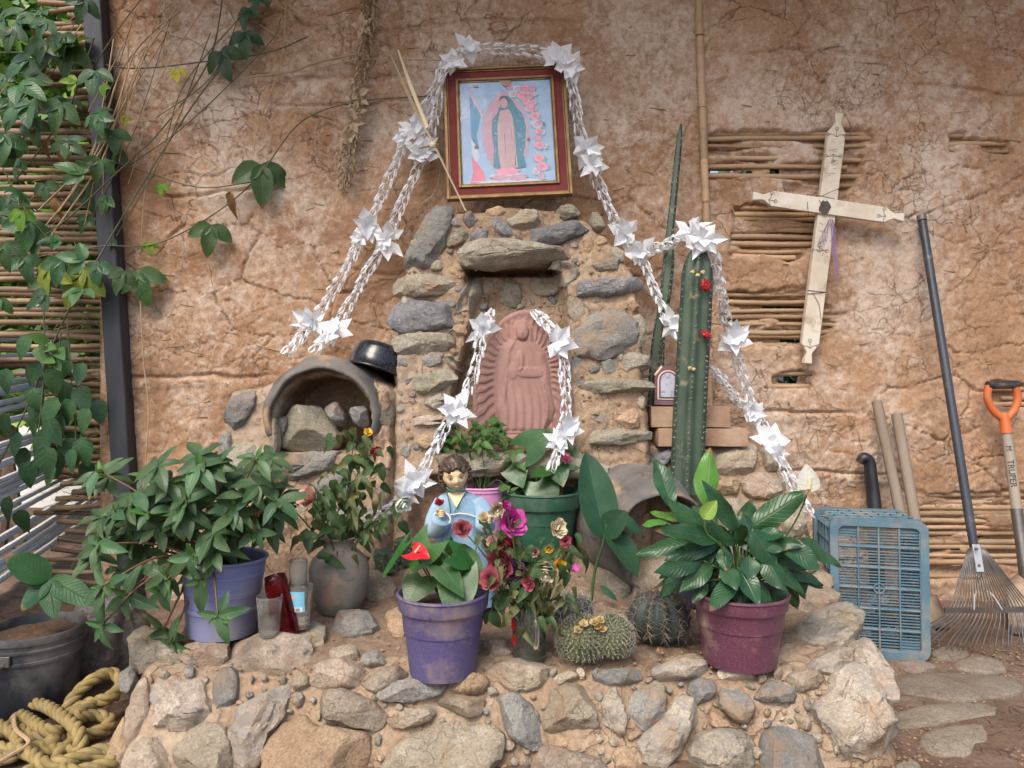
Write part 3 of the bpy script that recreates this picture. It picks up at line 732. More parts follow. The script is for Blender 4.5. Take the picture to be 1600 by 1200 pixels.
for k, pl in parse("""o|437,697 442,665 460,637 492,632 515,655 532,680 528,702 470,706
g|506,640 525,625 544,655 528,668
d|545,640 575,635 580,668 558,668
d|435,655 450,648 455,665 440,690"""): stone(ovenL, pl, ins, (0, -1, .2), .06, MT[PAL[k]], sink=.05, amp=.04)
MT['burnt_clay'] = mat('burnt_clay', [(.035, .034, .036), (.13, .12, .112), (.24, .20, .165)], 8, .75, .7, 45, .008, amt=.05, dirt=(.34, .22, .13), dscale=6, dlo=.55, dhi=.64)
ax = Matrix.Rotation(math.radians(90), 3, 'X')            # lathe z -> -Y (towards the camera)
def potarch(parent, c, k, prof, a0, a1, axm, seg=40, name='clay_arch'):
    b = MB(); b.lathe([(r * k, z) for r, z in prof], seg, c, axm, jit=.05, a0=a0, a1=a1); return b.build(name, MT['burnt_clay'], parent, sharp=None)
AP = [(.83, -.14), (.82, -.08), (.80, -.02), (.79, .03), (.80, .042), (.84, .042), (.89, .03), (.96, .0), (1.0, -.045), (1.015, -.09), (1.0, -.14)]
potarch(ovenL, P(505, 655, 2.565), S(99, 2.56), AP, math.radians(-14), math.radians(196), ax)

# right oven: a big clay pot built in on its side
ovenR = thing('clay_pot_oven', P(1015, 900, 2.5), 'dark clay pot lying on its side with its mouth open, below the tall cactus', 'pot oven')
axr = Matrix.Rotation(math.radians(14), 3, 'Z') @ Matrix.Rotation(math.radians(96), 3, 'X')
potarch(ovenR, P(1020, 838, 2.45), S(100, 2.45), [(.0, -.40), (.4, -.39), (.62, -.33), (.76, -.2), (.80, -.08), (.76, .02), (.74, .06), (.76, .075), (.80, .06), (.86, .0), (.97, -.09), (1.02, -.17), (1.0, -.27), (.85, -.36), (.5, -.43), (0, -.45)], 0, 2 * math.pi, axr, 56, 'clay_pot')
but = thing('stone_buttress', P(1150, 880, 2.7), 'rough stone and earth buttress beside the tall column cactus', 'stone buttress')
BB = Block([(1000, 930), (1000, 705), (1020, 692), (1110, 690), (1185, 690), (1222, 725), (1248, 785), (1272, 850), (1290, 930)], 2.62, 2.56, 2.68, 850, 690, seed=14, soft=.04)
BB.build(but, MT['mortar'])
for k, pl in parse("""t|1108,712 1130,696 1178,694 1190,715 1185,738 1140,745 1113,735
b|1120,752 1153,747 1155,770 1122,772
t|1155,750 1190,738 1232,752 1226,780 1165,775
t|1230,764 1248,788 1262,835 1222,835 1224,795
b|1170,785 1215,782 1218,820 1175,825
o|1120,780 1165,782 1168,825 1125,825
t|1190,700 1205,712 1218,735 1196,735
d|1010,735 1020,700 1052,702 1048,720 1020,740
o|1130,840 1200,832 1262,845 1255,880 1140,885"""): stone(but, pl, BB.surf, (0, -1, .2), .035, MT[PAL[k]], amp=.08, grow=1.1)
MT['brick'] = mat('brick', [(.24, .14, .09), (.33, .21, .14), (.40, .28, .2)], 10, .9, .6, 45, .005, dirt=(.4, .3, .21), dscale=8)
def brick(c, size, rz, label):
    b = MB(); nx, ny, nz_ = 10, 6, 4; c = Vector(c); Rm = Matrix.Rotation(rz, 3, 'Z')
    bmx = bmesh.new(); bmesh.ops.create_cube(bmx, size=1); bmesh.ops.subdivide_edges(bmx, edges=bmx.edges, cuts=4, use_grid_fill=True)
    for v in bmx.verts:
        q = Vector((v.co.x * size[0], v.co.y * size[1], v.co.z * size[2])); e = sum(abs(t) > .49 for t in v.co)
        if e > 1: q *= .985
        q += Vector((mnoise.noise(q * 30 + c), mnoise.noise(q * 30 - c), mnoise.noise(q * 31))) * .003; v.co = c + Rm @ q
    b.add([v.co[:] for v in bmx.verts], [[v.index for v in f.verts] for f in bmx.faces]); bmx.free()
    return tag(b.build('mud_brick', MT['brick'], None, sharp=50), label, 'brick', 'bricks stacked on the buttress')
Yb = 2.70
brick(P(1089, 681, Yb), (S(138, Yb), .16, S(27, Yb)), .03, 'lower worn mud brick of the pair behind the column cactus')
brick(P(1073, 650, Yb), (S(120, Yb), .15, S(31, Yb)), -.05, 'upper worn mud brick carrying the small arched picture')

# ---------------------------------------------------------------- left side: post, cane fence, screen, outside
MT['tar_wood'] = mat('tar_wood', [(.016, .018, .024), (.030, .034, .045), (.055, .06, .075)], 10, .62, .5, 40, .004, stretch=(1, 1, .15), amt=0, dirt=(.10, .09, .085), dscale=14, dlo=.62, dhi=.8)
b = MB(); V = []
for k in range(24):
    t_ = k / 23; z = 2.66 - t_ * 2.72; v_ = 600 - (z - H) / 2.93 * F
    uc = 142 + (v_ + 0) * .062 + R(-.5, .5); hw = 14.5
    for du, yy_ in ((-hw, 2.93), (hw, 2.93), (hw, 3.0), (-hw, 3.0)): q = P(uc + du, v_, 2.93); V.append((q.x, yy_ + R(-.002, .002), z))
b.add(V, [(i * 4 + k, i * 4 + (k + 1) % 4, i * 4 + 4 + (k + 1) % 4, i * 4 + 4 + k) for i in range(23) for k in range(4)] + [(0, 3, 2, 1), (92, 93, 94, 95)])
post = b.build('wooden_post', MT['tar_wood'], None, smooth=False, bevel=.005); tag(post, 'tall charred black wooden post between the cane fence and the mud wall', 'post')
MT['fence_cane'] = mat('fence_cane', [(.085, .052, .03), (.20, .13, .072), (.34, .245, .15)], 11, .62, .4, 60, .003, amt=.35, stretch=(.25, 1, 1), dirt=(.07, .045, .03), dscale=8, dlo=.55, dhi=.72)
fence = thing('cane_fence', P(60, 950, 3.05), 'weathered fence of horizontal canes behind the hanging vine', 'fence')
v_ = -70
while v_ < 950:
    low = v_ > 585
    u0 = R(-140, -100) if not low else R(70, 135)
    if v_ > 800: u0 = R(40, 110)
    if v_ < 190: u0 = R(50, 120)
    dn = 1.55 if v_ > 805 else (1.05 if low else 1.0)
    th = R(4.2, 6.4) if v_ < 800 else R(3.5, 5.2)
    slope = (R(-3, 3)) if v_ < 780 else R(-9, 6)
    cane(fence, P(u0, v_ + slope, 3.04 + R(-.012, .012)), P(R(170, 205), v_ - slope, 3.05 + R(-.012, .012)), S(th, 3.05), MT['fence_cane'], bend=.012)
    v_ += R(8.5, 12.5) * dn
b = MB()
for i in range(260):          # frayed fibres hanging from the canes
    u, v = R(60, 190), R(150, 800); q = P(u, v, 3.02); d = Vector((R(-.10, .10), R(-.02, .0), R(-.05, .02))); b.tube([q, q + d * .5 + Vector((0, -.006, 0)), q + d], .0012, 3)
b.build('loose_fibre', MT['dead_straw'], fence, sharp=None)['kind'] = 'stuff'
screen = thing('cane_screen', (-2.3, 3.7, 0), 'pale sunlit cane screen outside, seen through the gaps of the weathered fence', 'screen')
for k in range(31):
    z = .06 + k * .032; s0 = Vector((-1.70, 1.40, z - .05)); s1 = Vector((-2.72, 5.3, z + .10 + k * .004))
    if k % 11 != 7: cane(screen, s0 + Vector((R(-.01, .01), 0, R(-.006, .006))), s1, R(.0125, .0155), MT['pale_cane'], bend=.02, n=7, nodes_=False)
MT['whitewash'] = mat('whitewash', [(.7, .7, .68), (.82, .82, .8)], 3, .9, .2, 30, amt=0)
b = MB(); b.box((-1.9, 5.6, .55), (3.6, .2, 1.3)); tag(b.build('white_wall', MT['whitewash'], None, bevel=.01), 'low whitewashed wall in the open behind the cane fence', 'wall')
# ---------------------------------------------------------------- pots, glasses, statue and other things in the bed
def plastic(name, c, c2, dirt=(.36, .27, .19), rough=.45, dlo=.56, dhi=.76, dscale=6, speck=None):
    return mat(name, [c, c2], 5, rough, .12, 50, .002, amt=0, dirt=dirt, dscale=dscale, dlo=dlo, dhi=dhi, speck=speck, sscale=330)
MT['purple'] = plastic('purple_plastic', (.06, .052, .145), (.095, .082, .20), speck=(.2, .15, .24), dlo=.5)
MT['burgundy'] = plastic('burgundy_plastic', (.085, .025, .05), (.13, .045, .075), speck=(.26, .12, .16), dlo=.54)
MT['blue'] = plastic('blue_plastic', (.13, .155, .34), (.21, .235, .43), dirt=(.27, .25, .27), dlo=.45, dhi=.7, dscale=8)
MT['green'] = plastic('green_plastic', (.012, .07, .042), (.025, .105, .065), dirt=(.10, .15, .11), dlo=.5, dhi=.7)
MT['pink'] = plastic('pink_plastic', (.62, .25, .48), (.7, .33, .56), dirt=(.5, .3, .4), dlo=.6)
MT['navy'] = plastic('navy_plastic', (.018, .022, .055), (.03, .035, .075))
MT['black_plastic'] = plastic('black_plastic', (.014, .017, .025), (.035, .04, .052), dirt=(.20, .185, .17), dlo=.46, dhi=.72, dscale=5)
MT['bowl_black'] = mat('bowl_black', [(.006, .007, .01), (.014, .016, .022)], 8, .22, .1, 60, .002, amt=0, speck=(.10, .10, .10), sscale=260)
def pot(parent, c, rb, rr, h, m, rim=.18, lip=.012, ridges=(), name='pot', soil=True, tilt=None, n=44):
    b = MB(); X = Matrix.Translation(c) @ (tilt.to_4x4() if tilt else Matrix.Identity(4)); b.X = X
    zr = h * (1 - rim); rz = rb + (rr - lip - rb) * .92
    pr = [(0, .004), (rb * .9, .002), (rb * .985, .004), (rb, .012)]
    for k in range(1, 8):
        z = .012 + (zr - .012) * k / 7; r = rb + (rz - rb) * k / 7; pr.append((r, z))
    for z, w_ in ridges: pr += [(rb + (rz - rb) * z - 0, z * h - .006), (rb + (rz - rb) * z + w_, z * h - .004), (rb + (rz - rb) * z + w_, z * h + .004), (rb + (rz - rb) * z, z * h + .006)]
    pr = sorted(pr[:4], key=lambda q: 0) + sorted(pr[4:], key=lambda q: q[1])
    pr += [(rz + lip * .75, zr + .002), (rz + lip * .9, zr + .006), (rr - .002, h - .008), (rr + .002, h - .004), (rr + .001, h), (rr - .004, h + .001), (rr - .008, h - .004), (rb + (rr - rb) * .5, h * .55)]
    b.lathe(pr, n, jit=.012); o = b.build(name, m, parent, sharp=35)
    if soil:
        s = MB(); s.X = X; V = [(0, 0, h * .84)]; 
        for q in range(1, 6):
            for a in range(20): r = (rr - .012) * q / 5; V.append((r * math.cos(a * .3142), r * math.sin(a * .3142), h * .84 + R(-.006, .006)))
        Fc = [(0, 1 + a, 1 + (a + 1) % 20) for a in range(20)] + [(1 + q * 20 + a, 1 + q * 20 + 20 + a, 1 + q * 20 + 20 + (a + 1) % 20, 1 + q * 20 + (a + 1) % 20) for q in range(4) for a in range(20)]
        s.add(V, Fc); s.build('soil', MT['soil'], parent)
    return o
def on_bed(u, v, dz=.006): p = bed(u, v); p.z -= dz; return p
# glass
def glass(name, col, rough=.12, dust=.35, dcol=(.5, .48, .45)):
    m, t, b, o = nodes(name); v = coords(t); b.inputs['Base Color'].default_value = (*col, 1); b.inputs['Transmission Weight'].default_value = 1
    b.inputs['Roughness'].default_value = rough; b.inputs['IOR'].default_value = 1.35; bump_(t, b, noise_(t, v, 45, 4), .25, .003)
    d = N(t, 'BsdfDiffuse'); d.inputs[0].default_value = (*dcol, 1); mx = N(t, 'MixShader')
    L(t, math_(t, 'MULTIPLY', ramp(t, noise_(t, v, 22, 7, .7), [(.35, (.1, .1, .1)), (.75, (1, 1, 1))]).outputs[0], dust), mx.inputs[0])
    L(t, b.outputs[0], mx.inputs[1]); L(t, d.outputs[0], mx.inputs[2]); L(t, mx.outputs[0], o.inputs[0]); return m
MT['glass'] = glass('dusty_glass', (.95, .97, .96)); MT['red_glass'] = glass('red_glass', (.62, .012, .03), .08, .16, (.25, .015, .03)); MT['mug_glass'] = glass('mug_glass', (.9, .95, .92), .05, .14)
MT['wax'] = mat('wax', [(.6, .52, .38), (.72, .66, .54)], 14, .5, .2, 30, amt=0)
def tumbler(name, c, rb, rt, h, m, label, flutes=0, tilt=None, wall_=.003, n=40, knobs=False):
    b = MB(); X = Matrix.Translation(c) @ (tilt.to_4x4() if tilt else Matrix.Identity(4)); V = []; Fc = []
    NK = 18 if knobs else 9; prof = [(0, 0), (rb * .9, 0), (rb, .004)] + [(rb + (rt - rb) * k / NK, .004 + (h - .004) * k / NK) for k in range(1, NK + 1)] + [(rt - wall_ * .5, h + .001), (rt - wall_, h)] + [(rb + (rt - rb) * k / 6 - wall_, .012 + (h - .012) * k / 6) for k in range(5, -1, -1)] + [(0, .012)]
    n = n if not flutes else flutes * 4
    if knobs: n = 48
    for i, (r, z) in enumerate(prof):
        for k in range(n):
            a = 2 * math.pi * k / n; f = 1
            if flutes and 2 < i < 12: f = 1 - .05 * (math.cos(a * flutes) * .5 + .5)
            if knobs and 4 < i < 19: f = 1 + .07 * ((k // 2 + i) % 2)
            V.append(X @ Vector((r * f * math.cos(a), r * f * math.sin(a), z)))
    for i in range(len(prof) - 1):
        for k in range(n): Fc.append((i * n + k, i * n + (k + 1) % n, (i + 1) * n + (k + 1) % n, (i + 1) * n + k))
    b.add(V, Fc); o = b.build('glass_body' if label is None else name, m, None, sharp=None)
    return o, X
Yg = 1.975
g1, _ = tumbler('drinking_glass', P(421, 1000, Yg), S(15, Yg), S(20, Yg), S(69, Yg), MT['glass'], 'x'); tag(g1, 'empty clear dusty drinking glass on the flat pale stone, in front of the red vase', 'glass')
t_ = Matrix.Rotation(math.radians(-11), 3, 'Y')
g2, _ = tumbler('red_vase', P(447, 990, 2.02), S(21, 2.02), S(16, 2.02), S(92, 2.02), MT['red_glass'], 'x', tilt=t_, knobs=True); tag(g2, 'ruby red knobbly glass vase leaning to one side behind the clear glass', 'vase')
cg = thing('candle_glass', P(469, 978, 2.05), 'votive candle glass with a pale blue printed label and leftover wax', 'candle')
o, X = tumbler('glass_body', P(469, 980, 2.05), S(14.5, 2.05), S(19.5, 2.05), S(66, 2.05), MT['glass'], 'x', flutes=12); o.name = 'glass_body'; o.parent = cg; o.location -= cg.location
b = MB(); b.lathe([(0, .012), (S(13, 2.05), .012), (S(13.6, 2.05), S(20, 2.05)), (0, S(19, 2.05))], 24, P(469, 980, 2.05)); b.build('wax', MT['wax'], cg)
def flat(name, c): 
    m, t, b_, o_ = nodes(name); b_.inputs['Base Color'].default_value = (*c, 1); b_.inputs['Roughness'].default_value = .6; return m
MT['label_blue'] = flat('label_blue', (.20, .52, .72)); MT['ink'] = flat('ink', (.03, .03, .035)); MT['paper_white'] = flat('paper_white', (.8, .8, .8)); MT['label_pink'] = flat('label_pink', (.75, .35, .3))
cc = P(469, 980, 2.05)
def on_cyl(u, v, lift): r = S(14.5, 2.05) + (S(19.5, 2.05) - S(14.5, 2.05)) * ((980 - v) / 66) + lift; x = (u - 469) * S(1, 2.05); return Vector((cc.x + x, cc.y - math.sqrt(max(r * r - x * x, 1e-7)), H - (v - 600) / F * 2.05))
def cyl_patch(u0, v0, u1, v1, lift, m, name, par, k=8):
    b = MB(); V = [on_cyl(u0 + (u1 - u0) * i / k, v, lift) for v in (v0, v1) for i in range(k + 1)]; b.add(V, [(i, i + 1, k + 2 + i, k + 1 + i) for i in range(k)]); return b.build(name, m, par)
lab = cyl_patch(456.5, 920, 480, 952, .0012, MT['label_blue'], 'label', cg)
cyl_patch(459, 944, 477, 951, .002, MT['paper_white'], 'barcode_field', lab)
b = MB(); b.mi = 0
for i in range(11):
    if i % 3 != 1 or i % 2:
        u0 = 461 + i * 1.3; V = [on_cyl(u0 + du, v, .0027) for v in (945, 950) for du in (0, .7)]; b.add(V, [(0, 1, 3, 2)])
b.build('barcode', MT['ink'], lab)
b = MB(); V = [on_cyl(463 + 3.4 * math.cos(a * .45), 928 + 3.6 * math.sin(a * .45), .002) for a in range(14)]; b.add(V, [tuple(range(14))]); b.build('emblem', MT['label_pink'], lab)
g4, _ = tumbler('ribbed_glass', P(466, 919, 2.06), S(13, 2.06), S(14.5, 2.06), S(44, 2.06), MT['glass'], 'x', flutes=16); tag(g4, 'fluted clear glass set inside the mouth of the candle glass', 'glass')

# clay vase
MT['vase_clay'] = mat('vase_clay', [(.13, .135, .12), (.20, .19, .165), (.24, .20, .17)], 9, .6, .35, 40, .003, amt=0, dirt=(.33, .19, .155), dscale=8, dlo=.56, dhi=.7)
def vase(c, k):
    b = MB(); b.lathe([(0, 0), (27 * k, 0), (31 * k, 3 * k), (40 * k, 25 * k), (46 * k, 50 * k), (47 * k, 66 * k), (42 * k, 82 * k), (30 * k, 94 * k), (24 * k, 100 * k), (23 * k, 108 * k), (26 * k, 114 * k), (28 * k, 116 * k), (25 * k, 117 * k), (20 * k, 108 * k), (20 * k, 98 * k), (38 * k, 80 * k)], 40, c, jit=.02)
    return b.build('vase_body', MT['vase_clay'], None, sharp=None)
cv_ = on_bed(530, 952); vz = vase(cv_, S(1, cv_.y)); vz.name = 'clay_vase'; tag(vz, 'squat grey-green clay vase with leaf relief holding wilted roses', 'vase')
def decal_leaf(c, r, u, v, sz, rot):
    pass
b = MB()
for du, dv, sz, rt in ((14, 42, 13, .5), (-8, 60, 12, -.6), (20, 66, 11, 1.2), (-22, 40, 10, .2), (3, 24, 9, 2.)):
    k = S(1, cv_.y); V = []
    for i in range(14):
        a = i / 14 * 6.283; lx = sz * math.cos(a) * .5 * (1 + .12 * math.cos(4 * a)); ly = sz * math.sin(a); x = (du + lx * math.cos(rt) - ly * math.sin(rt)); z = dv + lx * math.sin(rt) + ly * math.cos(rt)
        rr = np.interp(z, [0, 3, 25, 50, 66, 82, 94], [28, 31, 40, 46, 47, 42, 30]) + 1.2; V.append(cv_ + Vector((x * k, -math.sqrt(max(rr * rr - x * x, 1)) * k, z * k)))
    c0 = sum(V, Vector()) / 14; c0.y -= .002; b.add(V + [c0], [(i, (i + 1) % 14, 14) for i in range(14)])
b.build('leaf_relief', MT['vase_clay'], vz)

# glass mug with the wilted bouquet
cm = on_bed(827, 1026); km = S(1, cm.y)
mug = thing('glass_mug', cm, 'clear glass mug with a thick handle holding the bouquet of wilted flowers', 'mug')
b = MB(); b.lathe([(0, 0), (25 * km, 0), (26 * km, 3 * km), (25.5 * km, 20 * km), (28.5 * km, 88 * km), (27.8 * km, 89 * km), (27 * km, 88 * km), (24 * km, 20 * km), (23 * km, 8 * km), (0, 7 * km)], 40, cm); b.build('mug_body', MT['mug_glass'], mug, sharp=None)
b = MB(); hp = [Vector((7, -28, 75)), Vector((9, -46, 74)), Vector((10, -50, 60)), Vector((9, -46, 36)), Vector((7, -27, 30))]; b.tube([cm + q * km for q in bez(hp, 6)], 4.5 * km, 10); b.build('handle', MT['mug_glass'], mug)
MT['mug_red'] = flat('mug_red', (.45, .012, .015)); MT['mug_water'] = mat('mug_water', [(.015, .02, .008), (.03, .035, .014)], 12, .15, .1, 30, amt=0)
b = MB(); b.lathe([(0, 8 * km), (23.3 * km, 8.5 * km), (24 * km, 24 * km), (0, 24 * km)], 32, cm); b.build('murky_water', MT['mug_water'], mug)
for z in (34, 58):
    b = MB(); V = []
    for i in range(12):
        a = i / 12 * 6.283; ang = math.radians(205) + (8 * math.cos(a)) / 28; r = 27.4 + (z - 34) * .04; V.append(cm + Vector((r * math.cos(ang), r * math.sin(ang), z + 10 * math.sin(a))) * km)
    b.add(V, [tuple(range(12))]); b.build('red_print', MT['mug_red'], mug)

# black bowl upside down on the oven
b = MB(); bx_ = Matrix.Rotation(math.radians(16), 4, 'Y') @ Matrix.Rotation(math.radians(-12), 4, 'X'); kb = S(1, 2.66)
b.X = Matrix.Translation(P(586, 582, 2.67)) @ bx_
b.lathe([(44 * kb, 0), (47 * kb, -1 * kb), (47.5 * kb, 2 * kb), (44.5 * kb, 4 * kb), (43 * kb, 20 * kb), (40.5 * kb, 33 * kb), (37 * kb, 40 * kb), (32 * kb, 43 * kb), (0, 44 * kb), (0, 41 * kb), (30 * kb, 40 * kb), (35 * kb, 37 * kb), (40 * kb, 20 * kb), (42 * kb, 3 * kb), (44 * kb, 0)], 48)
bw = b.build('black_bowl', MT['bowl_black'], None, sharp=None); tag(bw, 'shiny black enamel bowl turned upside down on the oven beside the niche', 'bowl')

# ------------------------------------------------ framed picture on the niche
MT['gold'] = mat('gold', [(.13, .075, .03), (.27, .17, .075)], 20, .5, .5, 70, .002, metal=.55, amt=0); MT['velvet'] = mat('velvet', [(.12, .016, .016), (.18, .03, .028)], 20, .85, .3, 160, .001, amt=0)
def M_plane(c, roll, lean): return Matrix.Translation(c) @ Matrix.Rotation(roll, 4, 'Y') @ Matrix.Rotation(lean, 4, 'X')
kf = S(1, 2.86); FM = M_plane(P(792, 205, 2.87), math.radians(-2.6), math.radians(-11))
fr = thing('framed_picture', P(795, 316, 2.82), 'faded devotional print in a dark red and gilt frame standing on the stone niche', 'picture')
def fb(name, m, par, rects, y0, y1, mk=kf, X=FM, bev=.002, sub=False):
    b = MB(); b.X = X
    for x0, z0, x1, z1 in rects: b.box(((x0 + x1) / 2 * mk, (y0 + y1) / 2, (z0 + z1) / 2 * mk), (abs(x1 - x0) * mk, abs(y1 - y0), abs(z1 - z0) * mk))
    return b.build(name, m, par, smooth=False, bevel=bev)
def ring(x, z, w_): return [(-x, -z, -x + w_, z), (x - w_, -z, x, z), (-x + w_, -z, x - w_, -z + w_), (-x + w_, z - w_, x - w_, z)]
fb('outer_moulding', MT['gold'], fr, ring(97, 112, 5), -.012, .016); fb('outer_step', MT['gold'], fr, ring(92, 107, 2.4), -.006, .014)
fb('velvet_mat', MT['velvet'], fr, ring(89.6, 104.6, 14), -.001, .014, bev=0)
fb('inner_moulding', MT['gold'], fr, ring(78, 93, 4.5), -.009, .013); fb('inner_step', MT['gold'], fr, ring(73.5, 88.5, 1.8), -.004, .013)
fb('back_board', MT['dark_wood'], fr, [(-90, -105, 90, 105)], .012, .018)
# printed sheet: flat coloured layers
def pmat(name, c1, c2, sc=14): return mat(name, [c1, c2], sc, .55, .12, 9, .004, amt=0, speck=None)
PR = dict(sky=pmat('print_sky', (.21, .34, .52), (.30, .44, .60)), pink=pmat('print_pink', (.40, .22, .31), (.50, .31, .39)), teal=pmat('print_teal', (.02, .15, .23), (.045, .22, .31)), blue=pmat('print_blue', (.03, .17, .36), (.08, .27, .46)),
          rose=pmat('print_rose', (.60, .19, .30), (.68, .34, .42), 40), robe=pmat('print_robe', (.40, .24, .28), (.5, .36, .38), 60), skin=pmat('print_skin', (.42, .27, .28), (.5, .34, .34)), white=pmat('print_white', (.38, .45, .54), (.48, .54, .62)), dark=pmat('print_dark', (.06, .07, .10), (.12, .10, .13)), red=pmat('print_red', (.52, .08, .17), (.62, .2, .3)), leaf=pmat('print_leaf', (.10, .25, .33), (.2, .36, .45)), cardboard=pmat('print_board', (.28, .19, .13), (.34, .24, .17)))
sheet = fb('print', PR['sky'], fr, [(-72, -87, 72, 87)], .002, .006, bev=0)
def lay(pts, key, lvl, par=sheet, name='print_shape', X=None, mk=None):
    b = MB(); b.X = X or FM; mk = mk or kf; b.add([(x * mk, .002 - .0007 * lvl, z * mk) for x, z in pts], [tuple(range(len(pts)))]); return b.build(name, PR[key] if isinstance(key, str) else key, par, smooth=False)
def ell(cx, cz, a, c, n=28, wob=0, ph=0): return [(cx + a * (1 + wob * math.sin(n * .5 * t_ * .5 + ph)) * math.cos(t_), cz + c * (1 + wob * math.sin(7 * t_ + ph)) * math.sin(t_)) for t_ in [2 * math.pi * i / n for i in range(n)]]
lay([(-57, 67), (-45, 40), (-40, 28), (-48, -5), (-44, -30), (-56, -10)], 'blue', 1, name='flag'); lay([(-57, -5), (-50, -15), (-44, -42), (-50, -52), (-56, -35)], 'white', 1, name='flag'); lay([(-57, -40), (-48, -52), (-38, -68), (-36, -84), (-60, -87), (-55, -66)], 'red', 1, name='flag'); lay([(-61, 79), (-59, 80), (-36, 28), (-38, 27)], 'rose', 1.5, name='flag_staff')
rays = []
for i in range(72):
    a = 2 * math.pi * i / 72; k = 1.0 if i % 2 else .94; tz = math.sin(a); rays.append((-2 + (38 if tz < 0 else 38 * (1 - .28 * tz ** 2)) * k * math.cos(a), -2 + 74 * k * tz))
lay(rays, 'pink', 2, name='glow')
for i in range(44):
    a = 2 * math.pi * i / 44; tz = math.sin(a); k0, k1 = .66, .93; fx = 38 if tz < 0 else 38 * (1 - .28 * tz ** 2); nx__ = math.cos(a + math.pi / 2) * .5; nz__ = math.sin(a + math.pi / 2) * .5
    lay([(-2 + fx * k0 * math.cos(a) - nx__, -2 + 74 * k0 * tz - nz__), (-2 + fx * k1 * math.cos(a), -2 + 74 * k1 * tz), (-2 + fx * k0 * math.cos(a) + nx__, -2 + 74 * k0 * tz + nz__)], 'skin', 2.3, name='ray')
lay([(-8, 58), (-3, 62), (5, 60), (11, 52), (17, 40), (27, 27), (30, 5), (28, -20), (24, -40), (28, -62), (14, -64), (-8, -66), (-24, -60), (-21, -30), (-24, 0), (-22, 20), (-12, 34), (-9, 44)], 'teal', 3, name='mantle')
lay([(-9, 36), (5, 38), (10, 24), (12, 0), (13, -40), (15, -62), (-12, -64), (-15, -30), (-15, 5), (-12, 26)], 'robe', 4, name='gown')
lay(ell(-3, 48, 6.5, 9), 'skin', 5, name='face'); lay(ell(-3, 17, 7, 7), 'skin', 5, name='hands')
lay([(-10, 50), (-9, 59), (-2, 61), (4, 57), (6, 46), (3, 54), (-3, 57), (-8, 54)], 'dark', 6, name='hair')
for i in range(34):
    x, z = random.choice([(R(-22, -16), R(-40, 22)), (R(16, 28), R(-35, 28))]); lay(ell(x, z, .9, .9, 6), 'white', 6.5, name='star_dot')
for i in range(7): x = -11 + i * 3.6; lay([(x, -60), (x + .8, -60), (x + .6 + R(-2, 2), R(-10, 14)), (x, R(-10, 14))], 'skin', 5.5, name='fold')
lay(ell(-2, -68, 18, 6, wob=.1), 'rose', 5, name='cloud'); lay(ell(-2, -76, 26, 7, wob=.15), 'white', 4.5, name='cloud'); lay(ell(-14, -78, 14, 5, wob=.2), 'pink', 5.2, name='cloud'); lay(ell(14, -79, 15, 5, wob=.2), 'pink', 5.2, name='cloud'); lay(ell(0, -84, 55, 3, wob=.2), 'white', 4.2, name='cloud')
for i, (x, z, r) in enumerate([(8, 77, 5), (20, 72, 8), (32, 74, 8), (43, 72, 5), (12, 64, 7), (26, 62, 9), (38, 60, 7), (46, 62, 4), (32, 50, 8), (44, 48, 5), (38, 38, 8), (46, 36, 4), (45, 24, 8), (48, 10, 9), (52, 12, 5), (50, -2, 6), (55, -4, 5), (48, -14, 6), (50, -26, 8), (57, -28, 5), (48, -48, 8), (52, -62, 9), (42, -70, 6), (50, -78, 5)]):
    lay(ell(x + 2, z - 2, r * 1.15, r * .9, 9, .3, i), 'leaf', 2.4, name='print_leaf'); lay(ell(x, z, r, r * .9, 12, .12, i), ('rose', 'white', 'pink')[i % 3 if i % 5 else 0], 2.8, name='print_rose'); lay(ell(x + .5, z, r * .55, r * .5, 10, .2, i), ('pink', 'pink', 'rose')[i % 3], 3.1, name='print_rose'); lay(ell(x, z + .3, r * .25, r * .25, 8, .2, i), ('red', 'rose', 'red')[i % 3], 3.3, name='print_rose')
lay([(-8, 87), (-4, 80), (2, 77), (8, 80), (10, 87)], 'cardboard', 7, name='torn_patch'); lay(ell(-46, 80, 4, 2, 9, .3), 'cardboard', 7, name='torn_patch'); lay(ell(33, -16, 2.6, 3, 7, .4), 'dark', 7, name='torn_patch'); lay(ell(-49, -24, 3.4, 3, 7, .4), 'dark', 7, name='torn_patch')
m_, t__, b__, o__ = nodes('picture_glass'); gl = N(t__, 'BsdfGlossy'); gl.inputs['Roughness'].default_value = .12; tp = N(t__, 'BsdfTransparent'); mx = N(t__, 'MixShader'); mx.inputs[0].default_value = .025; L(t__, tp.outputs[0], mx.inputs[1]); L(t__, gl.outputs[0], mx.inputs[2]); L(t__, mx.outputs[0], o__.inputs[0]); bn = N(t__, 'Bump'); bn.inputs['Strength'].default_value = .4; bn.inputs['Distance'].default_value = .01; L(t__, noise_(t__, coords(t__), 9, 4), bn.inputs['Height']); L(t__, bn.outputs[0], gl.inputs['Normal'])
b = MB(); b.X = FM; b.add([(x * kf, -.0055, z * kf) for x, z in ((-73, -88), (73, -88), (73, 88), (-73, 88))], [(0, 1, 2, 3)]); b.build('glazing', m_, fr)

